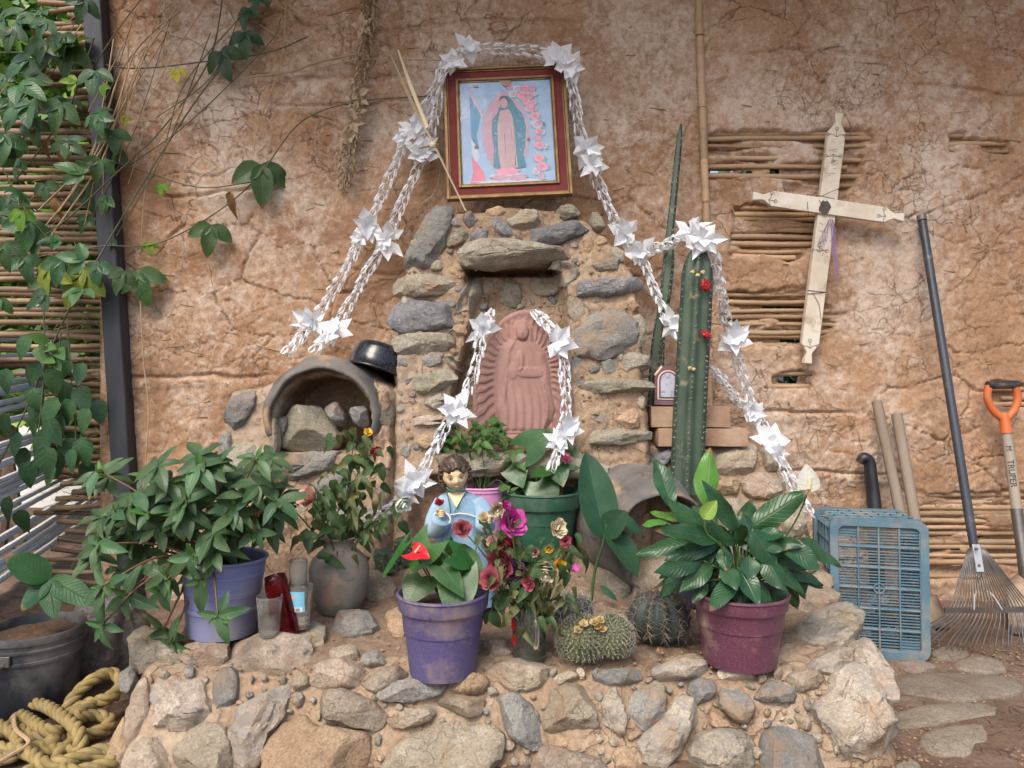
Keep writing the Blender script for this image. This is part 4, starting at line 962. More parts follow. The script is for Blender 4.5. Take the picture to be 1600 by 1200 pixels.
# ------------------------------------------------ terracotta relief plaque
MT['terracotta'] = mat('terracotta', [(.215, .118, .098), (.275, .155, .13), (.33, .205, .175)], 8, .85, .35, 90, .002, amt=0, dirt=(.42, .29, .24), dscale=14, dlo=.6, dhi=.78)
kp = S(1, 2.63); nx_, nz_ = 210, 300; xx = np.linspace(-84, 84, nx_); zz = np.linspace(-116, 116, nz_); X_, Z_ = np.meshgrid(xx, zz)
def blob(cx, cz, a, c, p=2): q = (abs((X_ - cx) / a)) ** p + (abs((Z_ - cz) / c)) ** p; return np.clip(1 - q, 0, 1)
rad = np.hypot(X_ / 80, np.where(Z_ > -30, (Z_ + 30) / 141, (Z_ + 30) / 190)); ang = np.arctan2(Z_ - 10, X_ * 1.25)
hh = 3.0 * sstep(1.0, .965, rad)
hh = hh + 3.2 * np.exp(-((rad - .955) / .028) ** 2) * (.8 + .2 * np.sin(ang * 110))
bodyp = [(-8, 92), (4, 92), (13, 80), (16, 58), (34, 40), (41, 12), (44, -20), (50, -50), (46, -66), (30, -88), (-30, -88), (-38, -50), (-40, -10), (-40, 20), (-33, 48), (-18, 60), (-15, 82)]
sdb = sdpoly(bodyp, X_ + 6, Z_); zone = sstep(1, 5, -sdb) * sstep(.93, .88, rad) * (Z_ > -86)
hh = hh + zone * 1.9 * np.tanh(3 * np.sin(ang * 40 + .5 * np.sin(rad * 30)))
bm_ = sstep(-1, 9, sdb); hh = hh + 10 * np.sqrt(bm_)
mantle_in = [(-10, 60), (8, 60), (14, 36), (24, 0), (36, -40), (30, -86), (-26, -86), (-24, -40), (-20, 10), (-18, 40)]
sdm = sdpoly(mantle_in, X_ + 6, Z_); hh = hh - 3.2 * sstep(-1, 3, sdm) - 2.2 * np.exp(-((sdm) / 1.6) ** 2) * bm_
fold = np.sin((X_ + 6 + .10 * Z_ + 4 * np.sin(Z_ * .03)) * .52 + .9 * np.sin(Z_ * .045)); hh = hh + bm_ * 1.7 * fold * sstep(10, -30, Z_)
hh = hh + bm_ * 1.3 * np.sin((X_ * .8 - Z_ * .35) * .35) * sstep(-5, 20, -sdm) * (Z_ < 60)
hh = hh + 6 * np.sqrt(blob(-7, 72, 10, 14)) - 2.2 * np.exp(-((np.hypot((X_ + 7) / 10.5, (Z_ - 72) / 14.5) - 1) / .12) ** 2)
hh = hh + 2 * blob(-7, 70, 2, 5) - 1.2 * blob(-11, 74, 2.6, 1.6) - 1.2 * blob(-3, 74, 2.6, 1.6) - .8 * blob(-7, 63, 3, 1.2)
hh = hh + 6 * np.sqrt(blob(-10, 26, 7, 17, 2)) + 4 * np.sqrt(blob(6, 8, 20, 9, 3)) + 3 * np.sqrt(blob(-20, 10, 8, 14))
hh = hh - 1.5 * np.exp(-(np.abs(X_ + 10) / 1.2) ** 2) * (Z_ > 12) * (Z_ < 42)
hh = hh + 5 * np.sqrt(blob(-4, -102, 42, 12)) * (1 + .2 * np.sin(X_ * .45)) + 3 * np.sqrt(blob(-4, -92, 34, 7))
hh = hh + .5 * fbm(X_ * .1, Z_ * .1, 3., 4); inside = rad < 1.0
hh[~inside] = 0
# smooth lightly
for _ in range(2): hh[1:-1, 1:-1] = (hh[1:-1, 1:-1] * 4 + hh[:-2, 1:-1] + hh[2:, 1:-1] + hh[1:-1, :-2] + hh[1:-1, 2:]) / 8
PM = M_plane(P(822, 591, 2.655), math.radians(1.2), math.radians(-8)); f_ = grid_faces(nx_, nz_); keep = inside.ravel()[f_].any(1)
Vp = np.stack([X_.ravel() * kp * 1.04, -hh.ravel() * kp * .68 - np.where(inside, .004, -.022).ravel(), Z_.ravel() * kp], 1)
Vp = (np.array(PM.to_3x3()) @ Vp.T).T
plq = big_mesh('terracotta_relief', Vp, f_[keep], MT['terracotta'], None); plq.location = PM.to_translation(); WL[plq] = PM.to_translation(); tag(plq, 'oval terracotta plaque with a robed figure and rays in relief, leaning in the niche', 'plaque')

# ------------------------------------------------ small arched picture on the bricks
ks = S(1, 2.66); sp_ = thing('small_picture', P(1040, 634, 2.66), 'small arched picture in a dark red case, tucked behind the tall column cactus', 'picture')
SM = M_plane(P(1042, 604, 2.67), math.radians(2), math.radians(-8)); MT['maroon'] = mat('maroon', [(.10, .045, .06), (.17, .09, .11)], 12, .5, .2, 50, amt=0); MT['cream_edge'] = flat('cream_edge', (.62, .48, .38))
def prism(pts, y0, y1, m, name, par, X, mk):
    b = MB(); b.X = X; n = len(pts); V = [(x * mk, y, z * mk) for y in (y0, y1) for x, z in pts]; b.add(V, [tuple(range(n)), tuple(range(2 * n - 1, n - 1, -1))] + [(i, n + i, n + (i + 1) % n, (i + 1) % n) for i in range(n)])
    o = b.build(name, m, par, smooth=False); bm = bmesh.new(); bm.from_mesh(o.data); bmesh.ops.recalc_face_normals(bm, faces=bm.faces); bm.to_mesh(o.data); bm.free(); return o
prism([(-21, -30), (22, -30), (22, 18), (12, 31), (-10, 31), (-21, 18)], -.02, .02, MT['maroon'], 'case', sp_, SM, ks)
arch = lambda w_, z0, z1: [(-w_, z0), (w_, z0)] + [(w_ * math.cos(a), z1 + w_ * math.sin(a)) for a in [math.pi * i / 12 for i in range(13)]]
prism(arch(16.5, -22, 8), -.023, -.019, MT['cream_edge'], 'arch_trim', sp_, SM, ks); prism(arch(14.5, -20, 8), -.025, -.022, MT['maroon'], 'arch_inset', sp_, SM, ks)
MT['icon_print'] = mat('icon_print', [(.12, .14, .2), (.4, .42, .5), (.42, .24, .25)], 60, .4, .1, 40, amt=0); prism(arch(12, -18, 8), -.0265, -.0245, MT['icon_print'], 'print', sp_, SM, ks)
prism([(-22, 17), (-20, 15), (-9, 29), (-11, 32)], -.022, -.018, MT['cream_edge'], 'corner_trim', sp_, SM, ks); prism([(22, 17), (20, 15), (11, 29), (13, 32)], -.022, -.018, MT['cream_edge'], 'corner_trim', sp_, SM, ks)

# ------------------------------------------------ wooden cross
MT['old_white_wood'] = mat('old_white_wood', [(.48, .40, .30), (.64, .575, .475), (.72, .67, .585)], 7, .75, .4, 70, .002, amt=0, stretch=(1, 1, 1), dirt=(.30, .19, .11), dscale=9, dlo=.55, dhi=.72)
cr = thing('wooden_cross', P(1265, 566, 2.95), 'weathered whitish wooden cross with pointed ends hung on the bare canes of the wall', 'cross'); kc = S(1, 2.94)
def board(u0, v0, u1, v1, wd, y, th, name):
    a = Vector((u0, v0)); b_ = Vector((u1, v1)); Ln = (b_ - a).length; d = (b_ - a) / Ln; nn = Vector((-d.y, d.x)); hw = wd / 2
    side = [(0, 6.5), (8, 5.5), (15, 4), (19, 5.5), (30, hw), (60, hw * 1.02), (Ln - 60, hw), (Ln - 30, hw), (Ln - 19, 5.5), (Ln - 15, 4), (Ln - 8, 5.5), (Ln, 6.5)]
    pts = [a + d * s + nn * w_ for s, w_ in side] + [a + d * s - nn * w_ for s, w_ in side[::-1]]
    W = [P(q.x, q.y, 2.94) for q in pts]; n = len(W); V = [(p.x, y, p.z) for p in W] + [(p.x, y + th, p.z) for p in W]
    b = MB(); b.add(V, [tuple(range(n))[::-1], tuple(range(n, 2 * n))] + [(i, (i + 1) % n, n + (i + 1) % n, n + i) for i in range(n)]); o = b.build(name, MT['old_white_wood'], cr, smooth=False, bevel=.002)
    bm = bmesh.new(); bm.from_mesh(o.data); bmesh.ops.recalc_face_normals(bm, faces=bm.faces); bm.to_mesh(o.data); bm.free()
board(1311, 177, 1262, 568, 27, 2.935, .028, 'upright'); board(1175, 307, 1410, 341, 24, 2.925, .02, 'crossbar')
MT['wire'] = mat('wire', [(.05, .04, .035), (.09, .075, .06)], 40, .5, 0, metal=.4, amt=0); MT['scorch'] = flat('scorch', (.07, .055, .045)); MT['lilac'] = flat('lilac', (.26, .17, .33)); MT['pencil'] = flat('pencil', (.19, .17, .15))
b = MB()
for (u, v, a) in ((1290, 308, .2), (1298, 300, -.4), (1284, 318, .9), (1276, 455, .1), (1276, 458, -.1), (1262, 322, 1.5)):
    d = Vector((math.cos(a), math.sin(a))) * 15; b.tube([P(u - d.x, v - d.y, 2.934), P(u, v, 2.918 if v < 340 else 2.931), P(u + d.x, v + d.y, 2.934)], .0012, 5)
b.tube([P(x, y_, 2.930) for x, y_ in ((1270, 458), (1280, 475), (1283, 500))], .001, 5); b.build('binding_wire', MT['wire'], cr)['kind'] = 'stuff'
b = MB(); V = []
for i in range(16): a = i / 16 * 6.283; V.append(P(1289 + 9 * math.cos(a) * R(.8, 1.2), 324 + 11 * math.sin(a) * R(.8, 1.2), 2.9235))
b.add(V, [tuple(range(16))]); b.build('scorch_mark', MT['scorch'], cr, smooth=False)
b = MB()
def motif(u, v, s, a0, y):
    for k in (-.9, 0, .9):
        q = [P(u + s * t_ * math.cos(a0 + k * (.4 + t_)), v + s * t_ * math.sin(a0 + k * (.4 + t_)), y) for t_ in (.1, .4, .7, 1)]; b.tube(q, .0011, 4)
        e = q[-1]; b.tube([e + Vector((math.cos(t_) * .0065, 0, math.sin(t_) * .0065)) for t_ in [i * .785 for i in range(9)]], .001, 4)
motif(1307, 215, 14, -1.5, 2.934); motif(1266, 545, 13, -1.6, 2.934); motif(1200, 312, 12, .2, 2.924); motif(1385, 338, 12, 3.2, 2.924); motif(1302, 240, 12, 1.6, 2.934); motif(1280, 395, 12, -1.5, 2.934)
for i in range(26): v = R(230, 290) if i % 2 else R(348, 420); uc = 1311 - (v - 177) * .125; b.tube([P(uc + R(-9, 9), v, 2.9343), P(uc + R(-9, 9), v + R(-5, 5), 2.9343)], .0007, 4)
b.build('pencilled_ornament', MT['pencil'], cr, sharp=None)['kind'] = 'stuff'
b = MB()
for k in range(4): b.tube([P(1296 + q[0] + R(-2, 2) + k * 1.5, q[1], 2.925 - .004 * k) for q in ((0, 342), (4, 360), (6, 385), (9, 415), (11, 445 - k * 8))], .0016, 4)
for k in range(4): b.tube([P(1296, 342, 2.92), P(1290 - 4 * k + R(0, 4), 352 + 8 * k, 2.922), P(1292 - 2 * k, 370 + 7 * k, 2.925)], .0013, 4)
b.build('lilac_thread', MT['lilac'], cr)

# ------------------------------------------------ blue crate standing on its end
MT['crate'] = mat('crate', [(.055, .115, .155), (.08, .155, .205), (.11, .195, .24)], 6, .5, .15, 60, .002, amt=.05, dirt=(.23, .22, .19), dscale=9, dlo=.47, dhi=.70)
crate = thing('plastic_crate', P(1375, 1030, 2.45), 'blue plastic lattice crate standing on end against the mud wall', 'crate')
A0 = P(1375, 1030, 2.45); A0.z = 0; CM = Matrix.Translation(A0) @ Matrix.Rotation(math.radians(-13.5), 4, 'Z') @ Matrix.Rotation(math.radians(-3), 4, 'X')
cw, ch, cd = .302, .455, .30
def cb(name, c, s, par=crate, bev=.0015):
    b = MB(); b.X = CM; b.box(c, s); return b.build(name, MT['crate'], par, smooth=False, bevel=bev)
# rounded-rectangle rim
def rrect(w_, h_, r, n=6):
    o = []
    for cx, cz, a in ((w_ / 2 - r, h_ / 2 - r, 0), (-w_ / 2 + r, h_ / 2 - r, 90), (-w_ / 2 + r, -h_ / 2 + r, 180), (w_ / 2 - r, -h_ / 2 + r, 270)):
        for i in range(n + 1): t_ = math.radians(a + 90 * i / n); o.append((cx + r * math.cos(t_), cz + r * math.sin(t_)))
    return o
def rim(y0, y1, wo, ho, wi, hi, name, ro=.035, ri=.022):
    o_, i_ = rrect(wo, ho, ro), rrect(wi, hi, ri); n = len(o_); b = MB(); b.X = CM; V = []
    for y, L_ in ((y0, o_), (y0, i_), (y1, i_), (y1, o_)): V += [(x, y, z + ch / 2) for x, z in L_]
    b.add(V, [(k * n + i, k * n + (i + 1) % n, ((k + 1) % 4) * n + (i + 1) % n, ((k + 1) % 4) * n + i) for k in range(4) for i in range(n)])
    return b.build(name, MT['crate'], crate, sharp=30)
rim(-.006, .022, cw, ch, cw - .05, ch - .05, 'base_rim'); rim(cd - .03, cd, cw + .02, ch + .01, cw - .02, ch - .03, 'top_rim')
iw, ih = cw - .05, ch - .05
for i in range(5): cb('lattice_bar', (-iw / 2 + iw * i / 4, .004, ch / 2), (.006, .014, ih + .01))
for i in range(7): cb('lattice_bar', (0, .0035, .03 + ih * i / 6 - .005), (iw + .01, .0125, .006))
for i in range(42):
    z = .03 + ih * (i + .5) / 42 - .005; cb('slat', (0, .0065, z), (iw, .006, .0036), bev=0)
for sx in (-1, 1):
    for sz in (0, 1):
        cb('corner_plate', (sx * (iw / 2 - iw / 8), .009, .045 if sz == 0 else ch - .045), (iw / 4, .004, .034), bev=0)
b = MB(); b.X = CM; b.tube([(math.cos(t_) * .016, -.002, ch / 2 + math.sin(t_) * .016) for t_ in [i * .3927 for i in range(16)]], .003, 6, closed=True); b.build('maker_ring', MT['crate'], crate)
# ribbed sides
for nm, cxx, czz, hor in (('side_wall', 0, ch - .018, 1), ('side_wall', 0, .018, 1), ('side_wall', -cw / 2 + .02, ch / 2, 0), ('side_wall', cw / 2 - .02, ch / 2, 0)):
    if hor:
        for k in range(4): cb('side_rib', (0, .03 + k * .078, czz + (.008 if czz > .1 else -.004)), (cw - .03, .004, .024))
        for k in range(7): cb('side_rib', (-.12 + k * .04, cd / 2, czz + (.0075 if czz > .1 else -.0035)), (.004, cd - .02, .023))
        cb(nm, (0, cd / 2, czz - (.012 if czz > .1 else -.014)), (cw - .05, cd - .03, .004))
    else:
        s_ = -1 if cxx < 0 else 1
        for k in range(5): cb('side_rib', (cxx + s_ * .008, .03 + k * .06, ch / 2), (.022, .004, ch - .05))
        for k in range(9): cb('side_rib', (cxx + s_ * .0075, cd / 2, .04 + k * .047), (.021, cd - .02, .004))
# a few crumpled paper scraps inside
for i, (x, z) in enumerate(((-.08, .16), (-.03, .14), (.02, .17), (.07, .05), (-.02, .03), (-.09, .21))):
    b = MB(); b.X = CM; b.ball((x, .07 + .02 * i, z), .026, 9, 6, (1.3, .7, .8), jit=.6); tag(b.build('paper_scrap', MT['paper_white'], None, smooth=False), 'crumpled scrap of white paper inside the blue crate', 'paper scrap', 'paper scraps in the blue crate')

# ------------------------------------------------ rake
MT['steel'] = mat('steel', [(.10, .095, .09), (.20, .19, .18)], 14, .45, .2, 60, metal=.7, amt=.15, dirt=(.16, .09, .05), dscale=10, dlo=.55, dhi=.7); MT['bright_steel'] = mat('bright_steel', [(.45, .46, .47), (.6, .6, .6)], 20, .35, .1, 60, metal=.6, amt=0)
MT['tube_paint'] = mat('tube_paint', [(.028, .033, .045), (.05, .055, .07)], 10, .4, .15, 60, amt=0, dirt=(.16, .15, .14), dscale=16, dlo=.6, dhi=.74)
rk = thing('garden_rake', (1.66, 2.55, 0), 'fan rake with thin wire tines and a dark tubular pole leaning on the mud wall', 'rake')
a, c = P(1441, 346, 2.955), P(1524, 868, 2.63)
MB().tube([a, a.lerp(c, .5), a.lerp(c, .92), c], [S(6.6, 2.8), S(6.6, 2.8), S(6.6, 2.8), S(5.6, 2.7)], 14).build('pole', MT['tube_paint'], rk)
MB().tube([a + Vector((0, 0, .003)), a - (c - a) * .02], S(7.2, 2.9), 12).build('end_cap', MT['black_plastic'], rk)
dv = (c - a).normalized(); nn_ = Vector((0, -1, -.5)).normalized()
b = MB(); b.X = frame_M(P(1528, 872, 2.612), -dv, (0, -1, 0)); b.box((0, 0, 0), (S(12, 2.6), S(42, 2.6), .006)); pl_ = b.build('clamp_plate', MT['bright_steel'], rk, smooth=False, bevel=.001)
for dv2 in (-14, 12): b = MB(); b.X = frame_M(P(1527 + dv2 * .15, 872 + dv2, 2.606), -dv, (0, -1, 0)); b.tube([(0, 0, 0), (0, 0, .004)], .006, 10); b.build('bolt', MT['steel'], pl_)
NT = 24
for i in range(NT):
    f = i / (NT - 1) * 2 - 1; top = P(1526 + 13 * f, 852 + 6 * abs(f), 2.625)
    ub = 1553 + 108 * f; bar = P(ub * .62 + 1526 * .38 + 6, 955, 2.565); tip = P(1530 + 112 * f + R(-3, 3), 1010 - 12 * abs(f) ** 2 + R(-3, 3), 2.49); tip.z = max(tip.z, .012)
    m1 = top.lerp(bar, .5); m2 = bar.lerp(tip, .75); hook = tip + Vector((-.016 * (1 if f > -.2 else .5), -.02, -.0))
    MB().tube(bez([top, m1, bar, m2, tip], 3) + [hook], .0024, 5).build('tine', MT['steel'], rk, sharp=None)
b = MB(); q0, q1 = P(1476, 954, 2.562), P(1622, 952, 2.562); b.X = frame_M((q0 + q1) / 2, q1 - q0, (0, -1, 0)); b.box((0, 0, 0), (S(9, 2.56), (q1 - q0).length, .005)); b.build('spreader_bar', MT['steel'], rk, smooth=False)
for sgn, ue in ((-1, 1522), (1, 1566)): MB().tube(bez([P(1531 + sgn * 3, 892, 2.61), P(1531 + sgn * 4, 918, 2.595), P(1537 + sgn * 14, 930, 2.58), P(ue, 953, 2.555)], 5), .0026, 6).build('brace_wire', MT['bright_steel'], rk)

# ------------------------------------------------ shovel
MT['orange'] = mat('orange_plastic', [(.50, .105, .03), (.62, .16, .05)], 10, .5, .15, 60, amt=0, dirt=(.4, .2, .1), dscale=12); MT['grip'] = plastic('grip', (.014, .016, .022), (.02, .022, .03)); MT['ash_wood'] = mat('ash_wood', [(.20, .17, .135), (.30, .26, .21), (.38, .34, .28)], 8, .7, .35, 60, .002, stretch=(1, 1, .12), amt=0)
MT['rust_blade'] = mat('rust_blade', [(.055, .042, .04), (.11, .085, .075), (.20, .15, .11)], 7, .6, .3, 50, metal=.4, amt=0, dirt=(.33, .24, .16), dscale=6, dlo=.46, dhi=.6)
sh = thing('shovel', (1.86, 2.68, 0), 'shovel with an orange D-grip and pale wooden shaft leaning on the mud wall', 'shovel')
Ya = 2.93; D0, D1, D2 = P(1545, 602, Ya), P(1586, 601, Ya), P(1570, 668, Ya)
MB().tube(bez([D0, P(1543, 622, Ya), P(1552, 642, Ya), P(1566, 655, Ya), D2], 6), [S(5.5, 3)] * 24 + [S(7.5, 3)], 10).build('grip_arm', MT['orange'], sh); MB().tube(bez([D1, P(1590, 622, Ya), P(1585, 640, Ya), P(1573, 655, Ya), D2], 6), [S(5.5, 3)] * 24 + [S(7.5, 3)], 10).build('grip_arm', MT['orange'], sh)
MB().tube([D0 + Vector((-.006, 0, 0)), D1 + Vector((.008, 0, 0))], S(6.5, 3), 12).build('grip_crossbar', MT['grip'], sh); sk = P(1573, 677, 2.915); MB().tube([P(1568, 645, Ya - .002), sk], [S(6, 3), S(9, 2.9)], 14).build('grip_socket', MT['orange'], sh)
s1 = P(1589, 800, 2.85); MB().tube([sk - (s1 - sk) * .1, s1], S(7.4, 2.9), 14).build('shaft', MT['ash_wood'], sh); s2 = P(1603, 900, 2.79); MB().tube([s1 - (s2 - s1) * .05, s1.lerp(s2, .5), s2, P(1610, 935, 2.77)], [S(8.6, 2.85), S(8.6, 2.8), S(9.5, 2.8), S(6, 2.75)], 14).build('socket', MT['steel'], sh)
b = MB(); nxb, nzb = 13, 13; V = []
for j in range(nzb):
    t_ = j / (nzb - 1); v = 890 + 104 * t_
    for i in range(nxb):
        s_ = i / (nxb - 1) * 2 - 1; Yb_ = 2.80 - .16 * t_ + .035 * s_ * s_ * (1 - .5 * t_); hw = 36 * min(1, .35 + t_ * 4) if t_ < .16 else 37; V.append(P(1604 + 10 * t_ + s_ * hw, v + (6 * s_ * s_ if t_ < .2 else -4 * s_ * s_ * t_), Yb_))
b.add(V, [tuple(r_) for r_ in grid_faces(nxb, nzb)]); bl = b.build('blade', MT['rust_blade'], sh); sm_ = bl.modifiers.new('solid', 'SOLIDIFY'); sm_.thickness = .003
# maker's lettering on the shaft
def lettering(txt, m, par, M_, size, name='lettering'):
    cu = bpy.data.curves.new(name, 'FONT'); cu.body = txt; cu.size = size; cu.align_x = 'CENTER'; cu.align_y = 'CENTER'; cu.extrude = .0003; to = bpy.data.objects.new(name, cu); COL.objects.link(to)
    bpy.context.view_layer.update(); me = bpy.data.meshes.new_from_object(to.evaluated_get(bpy.context.evaluated_depsgraph_get())); bpy.data.objects.remove(to); me.materials.append(m); return link(name, me, par, M_)
sdv = (s1 - sk).normalized(); pc = sk.lerp(s1, .52); vdir = Vector((-pc.x, -pc.y, H - pc.z)).normalized(); zz_ = (vdir - sdv * vdir.dot(sdv)).normalized(); TM = Matrix((sdv, zz_.cross(sdv), zz_)).transposed().to_4x4(); TM.translation = pc + zz_ * (S(7.4, 2.9) + .0006)
lettering('TRUPER', MT['ink'], sh, TM, .030)
TM2 = TM.copy(); TM2.translation = sk.lerp(s1, .20) + zz_ * (S(7.4, 2.9) + .0006); lettering('M', MT['ink'], sh, TM2, .026)

# ------------------------------------------------ two old tool handles and a machete behind the crate
MT['handle_wood'] = mat('handle_wood', [(.14, .105, .08), (.215, .17, .13), (.28, .23, .18)], 7, .8, .4, 55, .003, stretch=(1, 1, .15), amt=.1)
h1 = thing('hoe', P(1455, 970, 2.74), 'hoe with a shorter worn wooden handle and dark blade beside the blue crate', 'hoe'); MB().tube([P(1401, 647, 2.95), P(1428, 800, 2.86), P(1447, 935, 2.78)], S(8.2, 2.9), 12).build('handle', MT['handle_wood'], h1)
b = MB(); V = []
for j in range(6):
    for i in range(7): s_ = i / 6 * 2 - 1; t_ = j / 5; V.append(P(1452 + 6 * t_ + s_ * (10 + 15 * t_), 930 + 52 * t_ , 2.77 - .07 * t_ - .02 * (1 - s_ * s_)))
b.add(V, [tuple(r_) for r_ in grid_faces(7, 6)]); o = b.build('blade', MT['rust_blade'], h1); o.modifiers.new('solid', 'SOLIDIFY').thickness = .005
h2 = thing('digging_tool', P(1437, 985, 2.7), 'tool with a longer grey wooden handle leaning between the machete and the hoe', 'tool'); MB().tube([P(1370, 627, 2.95), P(1402, 780, 2.86), P(1436, 950, 2.77)], S(7.8, 2.9), 12).build('handle', MT['handle_wood'], h2); MB().tube([P(1434, 935, 2.775), P(1446, 990, 2.68)], [S(9, 2.8), S(16, 2.7)], 12, squash=.4).build('blade', MT['rust_blade'], h2)
mc = thing('machete', P(1372, 1000, 2.8), 'machete with a hooked black plastic handle sticking up behind the blue crate', 'machete')
MB().tube(bez([P(1343, 722, 2.93), P(1350, 715, 2.93), P(1358, 722, 2.93), P(1361, 745, 2.925), P(1364, 770, 2.92), P(1366, 796, 2.91)], 5), [S(k, 2.9) for k in np.interp(range(26), [0, 4, 12, 25], [8, 10.5, 11, 13])], 12, squash=.8).build('grip', MT['grip'], mc)
b = MB(); b.X = frame_M(P(1370, 890, 2.86), P(1366, 790, 2.91) - P(1374, 990, 2.8), (0, -1, 0)); b.box((0, 0, 0), (.06, .5, .003)); b.build('blade', MT['rust_blade'], mc, smooth=False)

# ------------------------------------------------ palm-leaf cross leaning on the picture
MT['palm'] = mat('palm_strip', [(.42, .32, .18), (.56, .46, .29), (.64, .55, .38)], 16, .6, .25, 60, stretch=(1, 1, .2), amt=0)
pc_ = thing('palm_cross', P(727, 330, 2.72), 'dry palm-leaf cross leaning against the framed picture on top of the niche', 'palm cross')
def strip(pts, w_, m, name, par, th=.0015): MB().tube(pts, w_, 6, squash=.3).build(name, m, par)
strip([P(606, 76, 2.90), P(640, 150, 2.86), P(678, 225, 2.80), P(728, 330, 2.71)], [.004, .011, .010, .007], MT['palm'], 'long_strip', pc_); strip([P(622, 78, 2.91), P(640, 130, 2.87), P(668, 200, 2.81)], [.003, .007, .007], MT['palm'], 'strip', pc_); strip([P(612, 95, 2.9), P(645, 165, 2.85), P(676, 222, 2.795)], [.003, .008, .007], MT['palm'], 'strip', pc_); strip([P(655, 232, 2.80), P(684, 225, 2.785)], [.007, .008], MT['palm'], 'cross_strip', pc_); MB().ball(P(676, 226, 2.785), .013, 8, 6, (1, .6, 1)).build('knot', MT['palm'], pc_, smooth=False)
# ------------------------------------------------ child figurine in a knitted robe
MT['skin_paint'] = mat('skin_paint', [(.60, .43, .24), (.68, .51, .31)], 6, .38, .05, 40, amt=0, spec=.5); MT['hair_paint'] = mat('hair_paint', [(.035, .022, .014), (.085, .055, .036)], 40, .45, .5, 80, .002, amt=0)
def knit(name, c1, c2):
    m, t, b, o = nodes(name); v = coords(t, False); wv = N(t, 'TexWave'); wv.inputs['Scale'].default_value = 130; wv.inputs['Distortion'].default_value = 2.5; wv.inputs['Detail'].default_value = 3; mp = N(t, 'Mapping'); mp.inputs['Scale'].default_value = (1, 1, .8); L(t, v, mp.inputs[0]); L(t, mp.outputs[0], wv.inputs['Vector'])
    L(t, ramp(t, wv.outputs['Fac'], [(.2, c1), (.8, c2)]).outputs[0], b.inputs['Base Color']); b.inputs['Roughness'].default_value = .95; b.inputs['Sheen Weight'].default_value = .4; bump_(t, b, math_(t, 'ADD', wv.outputs['Fac'], noise_(t, v, 220, 3)), .9, .003); return m
MT['knit'] = knit('blue_knit', (.26, .48, .70), (.42, .65, .84)); MT['trim_white'] = flat('trim_white', (.7, .72, .74)); MT['bead'] = mat('bead', [(.02, .12, .08), (.05, .2, .14)], 50, .4, 0, amt=0); MT['lip'] = flat('lip', (.46, .24, .15)); MT['eye_white'] = flat('eye_white', (.5, .42, .32)); MT['brow'] = flat('brow', (.2, .12, .07)); MT['eye_dark'] = flat('eye_dark', (.025, .015, .01)); MT['rose_red'] = mat('rose_red', [(.32, .01, .02), (.48, .03, .04)], 30, .5, .2, 60, amt=.1)
Ys = 2.26; kS = S(1, Ys); base_ = Vector(((720 - 800) / F * Ys, Ys, float(bed_z(Ys)) - .01))
fig = thing('child_figurine', base_, 'painted child figurine in a pale blue knitted robe holding a red rose', 'figurine')
def q_(u, v, dy=0): p = P(u, v, Ys); p.y += dy * kS; return p
b = MB(); prof = [(767, 13, 11, 714), (771, 22, 14, 715), (776, 31, 18, 717), (784, 38, 22, 718), (797, 40, 25, 719), (812, 37, 26, 719), (824, 35, 27, 719), (828, 35.5, 27.5, 720), (840, 38, 29, 720), (865, 41, 32, 721), (900, 45, 35, 722), (943, 50, 38, 722)]; V = []; n = 120
for v, hw, hd, uc in prof:
    for k in range(n):
        a = 2 * math.pi * k / n; w_ = 1 + (.045 * math.sin(9 * a + v * .05) + .012 * math.sin(40 * a) if v > 826 else .022 * math.sin(11 * a + v * .12)); V.append(q_(uc + hw * w_ * math.cos(a), v, -hd * w_ * math.sin(a)))
b.add(V, [(i * n + k, i * n + (k + 1) % n, (i + 1) * n + (k + 1) % n, (i + 1) * n + k) for i in range(len(prof) - 1) for k in range(n)] + [tuple(range(n))])
b.tube(bez([q_(692, 783, -4), q_(682, 805, -14), q_(680, 822, -26), q_(690, 812, -40), q_(694, 802, -46)], 5), [kS * x for x in np.interp(range(21), [0, 6, 12, 20], [13, 14, 14, 15])], 14)
b.tube(bez([q_(746, 783, -4), q_(757, 800, -14), q_(757, 815, -26), q_(762, 812, -40)], 5), [kS * x for x in np.interp(range(16), [0, 6, 12, 15], [13, 14, 13, 14])], 14)
robe = b.build('robe', MT['knit'], fig, sharp=None)
b = MB(); b.tube([q_(694 + 14 * math.cos(t_), 803 + 11 * math.sin(t_), -46 - 3 * math.cos(t_)) for t_ in [i * .393 for i in range(16)]], 1.3 * kS, 6, closed=True); b.tube([q_(u, v, dy) for u, v, dy in ((690, 822, -28), (705, 800, -27.5), (720, 797, -29), (735, 799, -27), (750, 806, -22))], 1.0 * kS, 6); b.build('white_trim', MT['trim_white'], robe)
# V neck opening and neck
b = MB(); b.tube([q_(714, 775, 0), q_(713, 752, -2)], [12 * kS, 10 * kS], 14); V = [q_(700, 768, -15), q_(716, 790, -26.5), q_(729, 766, -15), q_(714, 766, -17)]; b.add(V, [(0, 1, 2, 3)]); b.build('neck', MT['skin_paint'], fig)
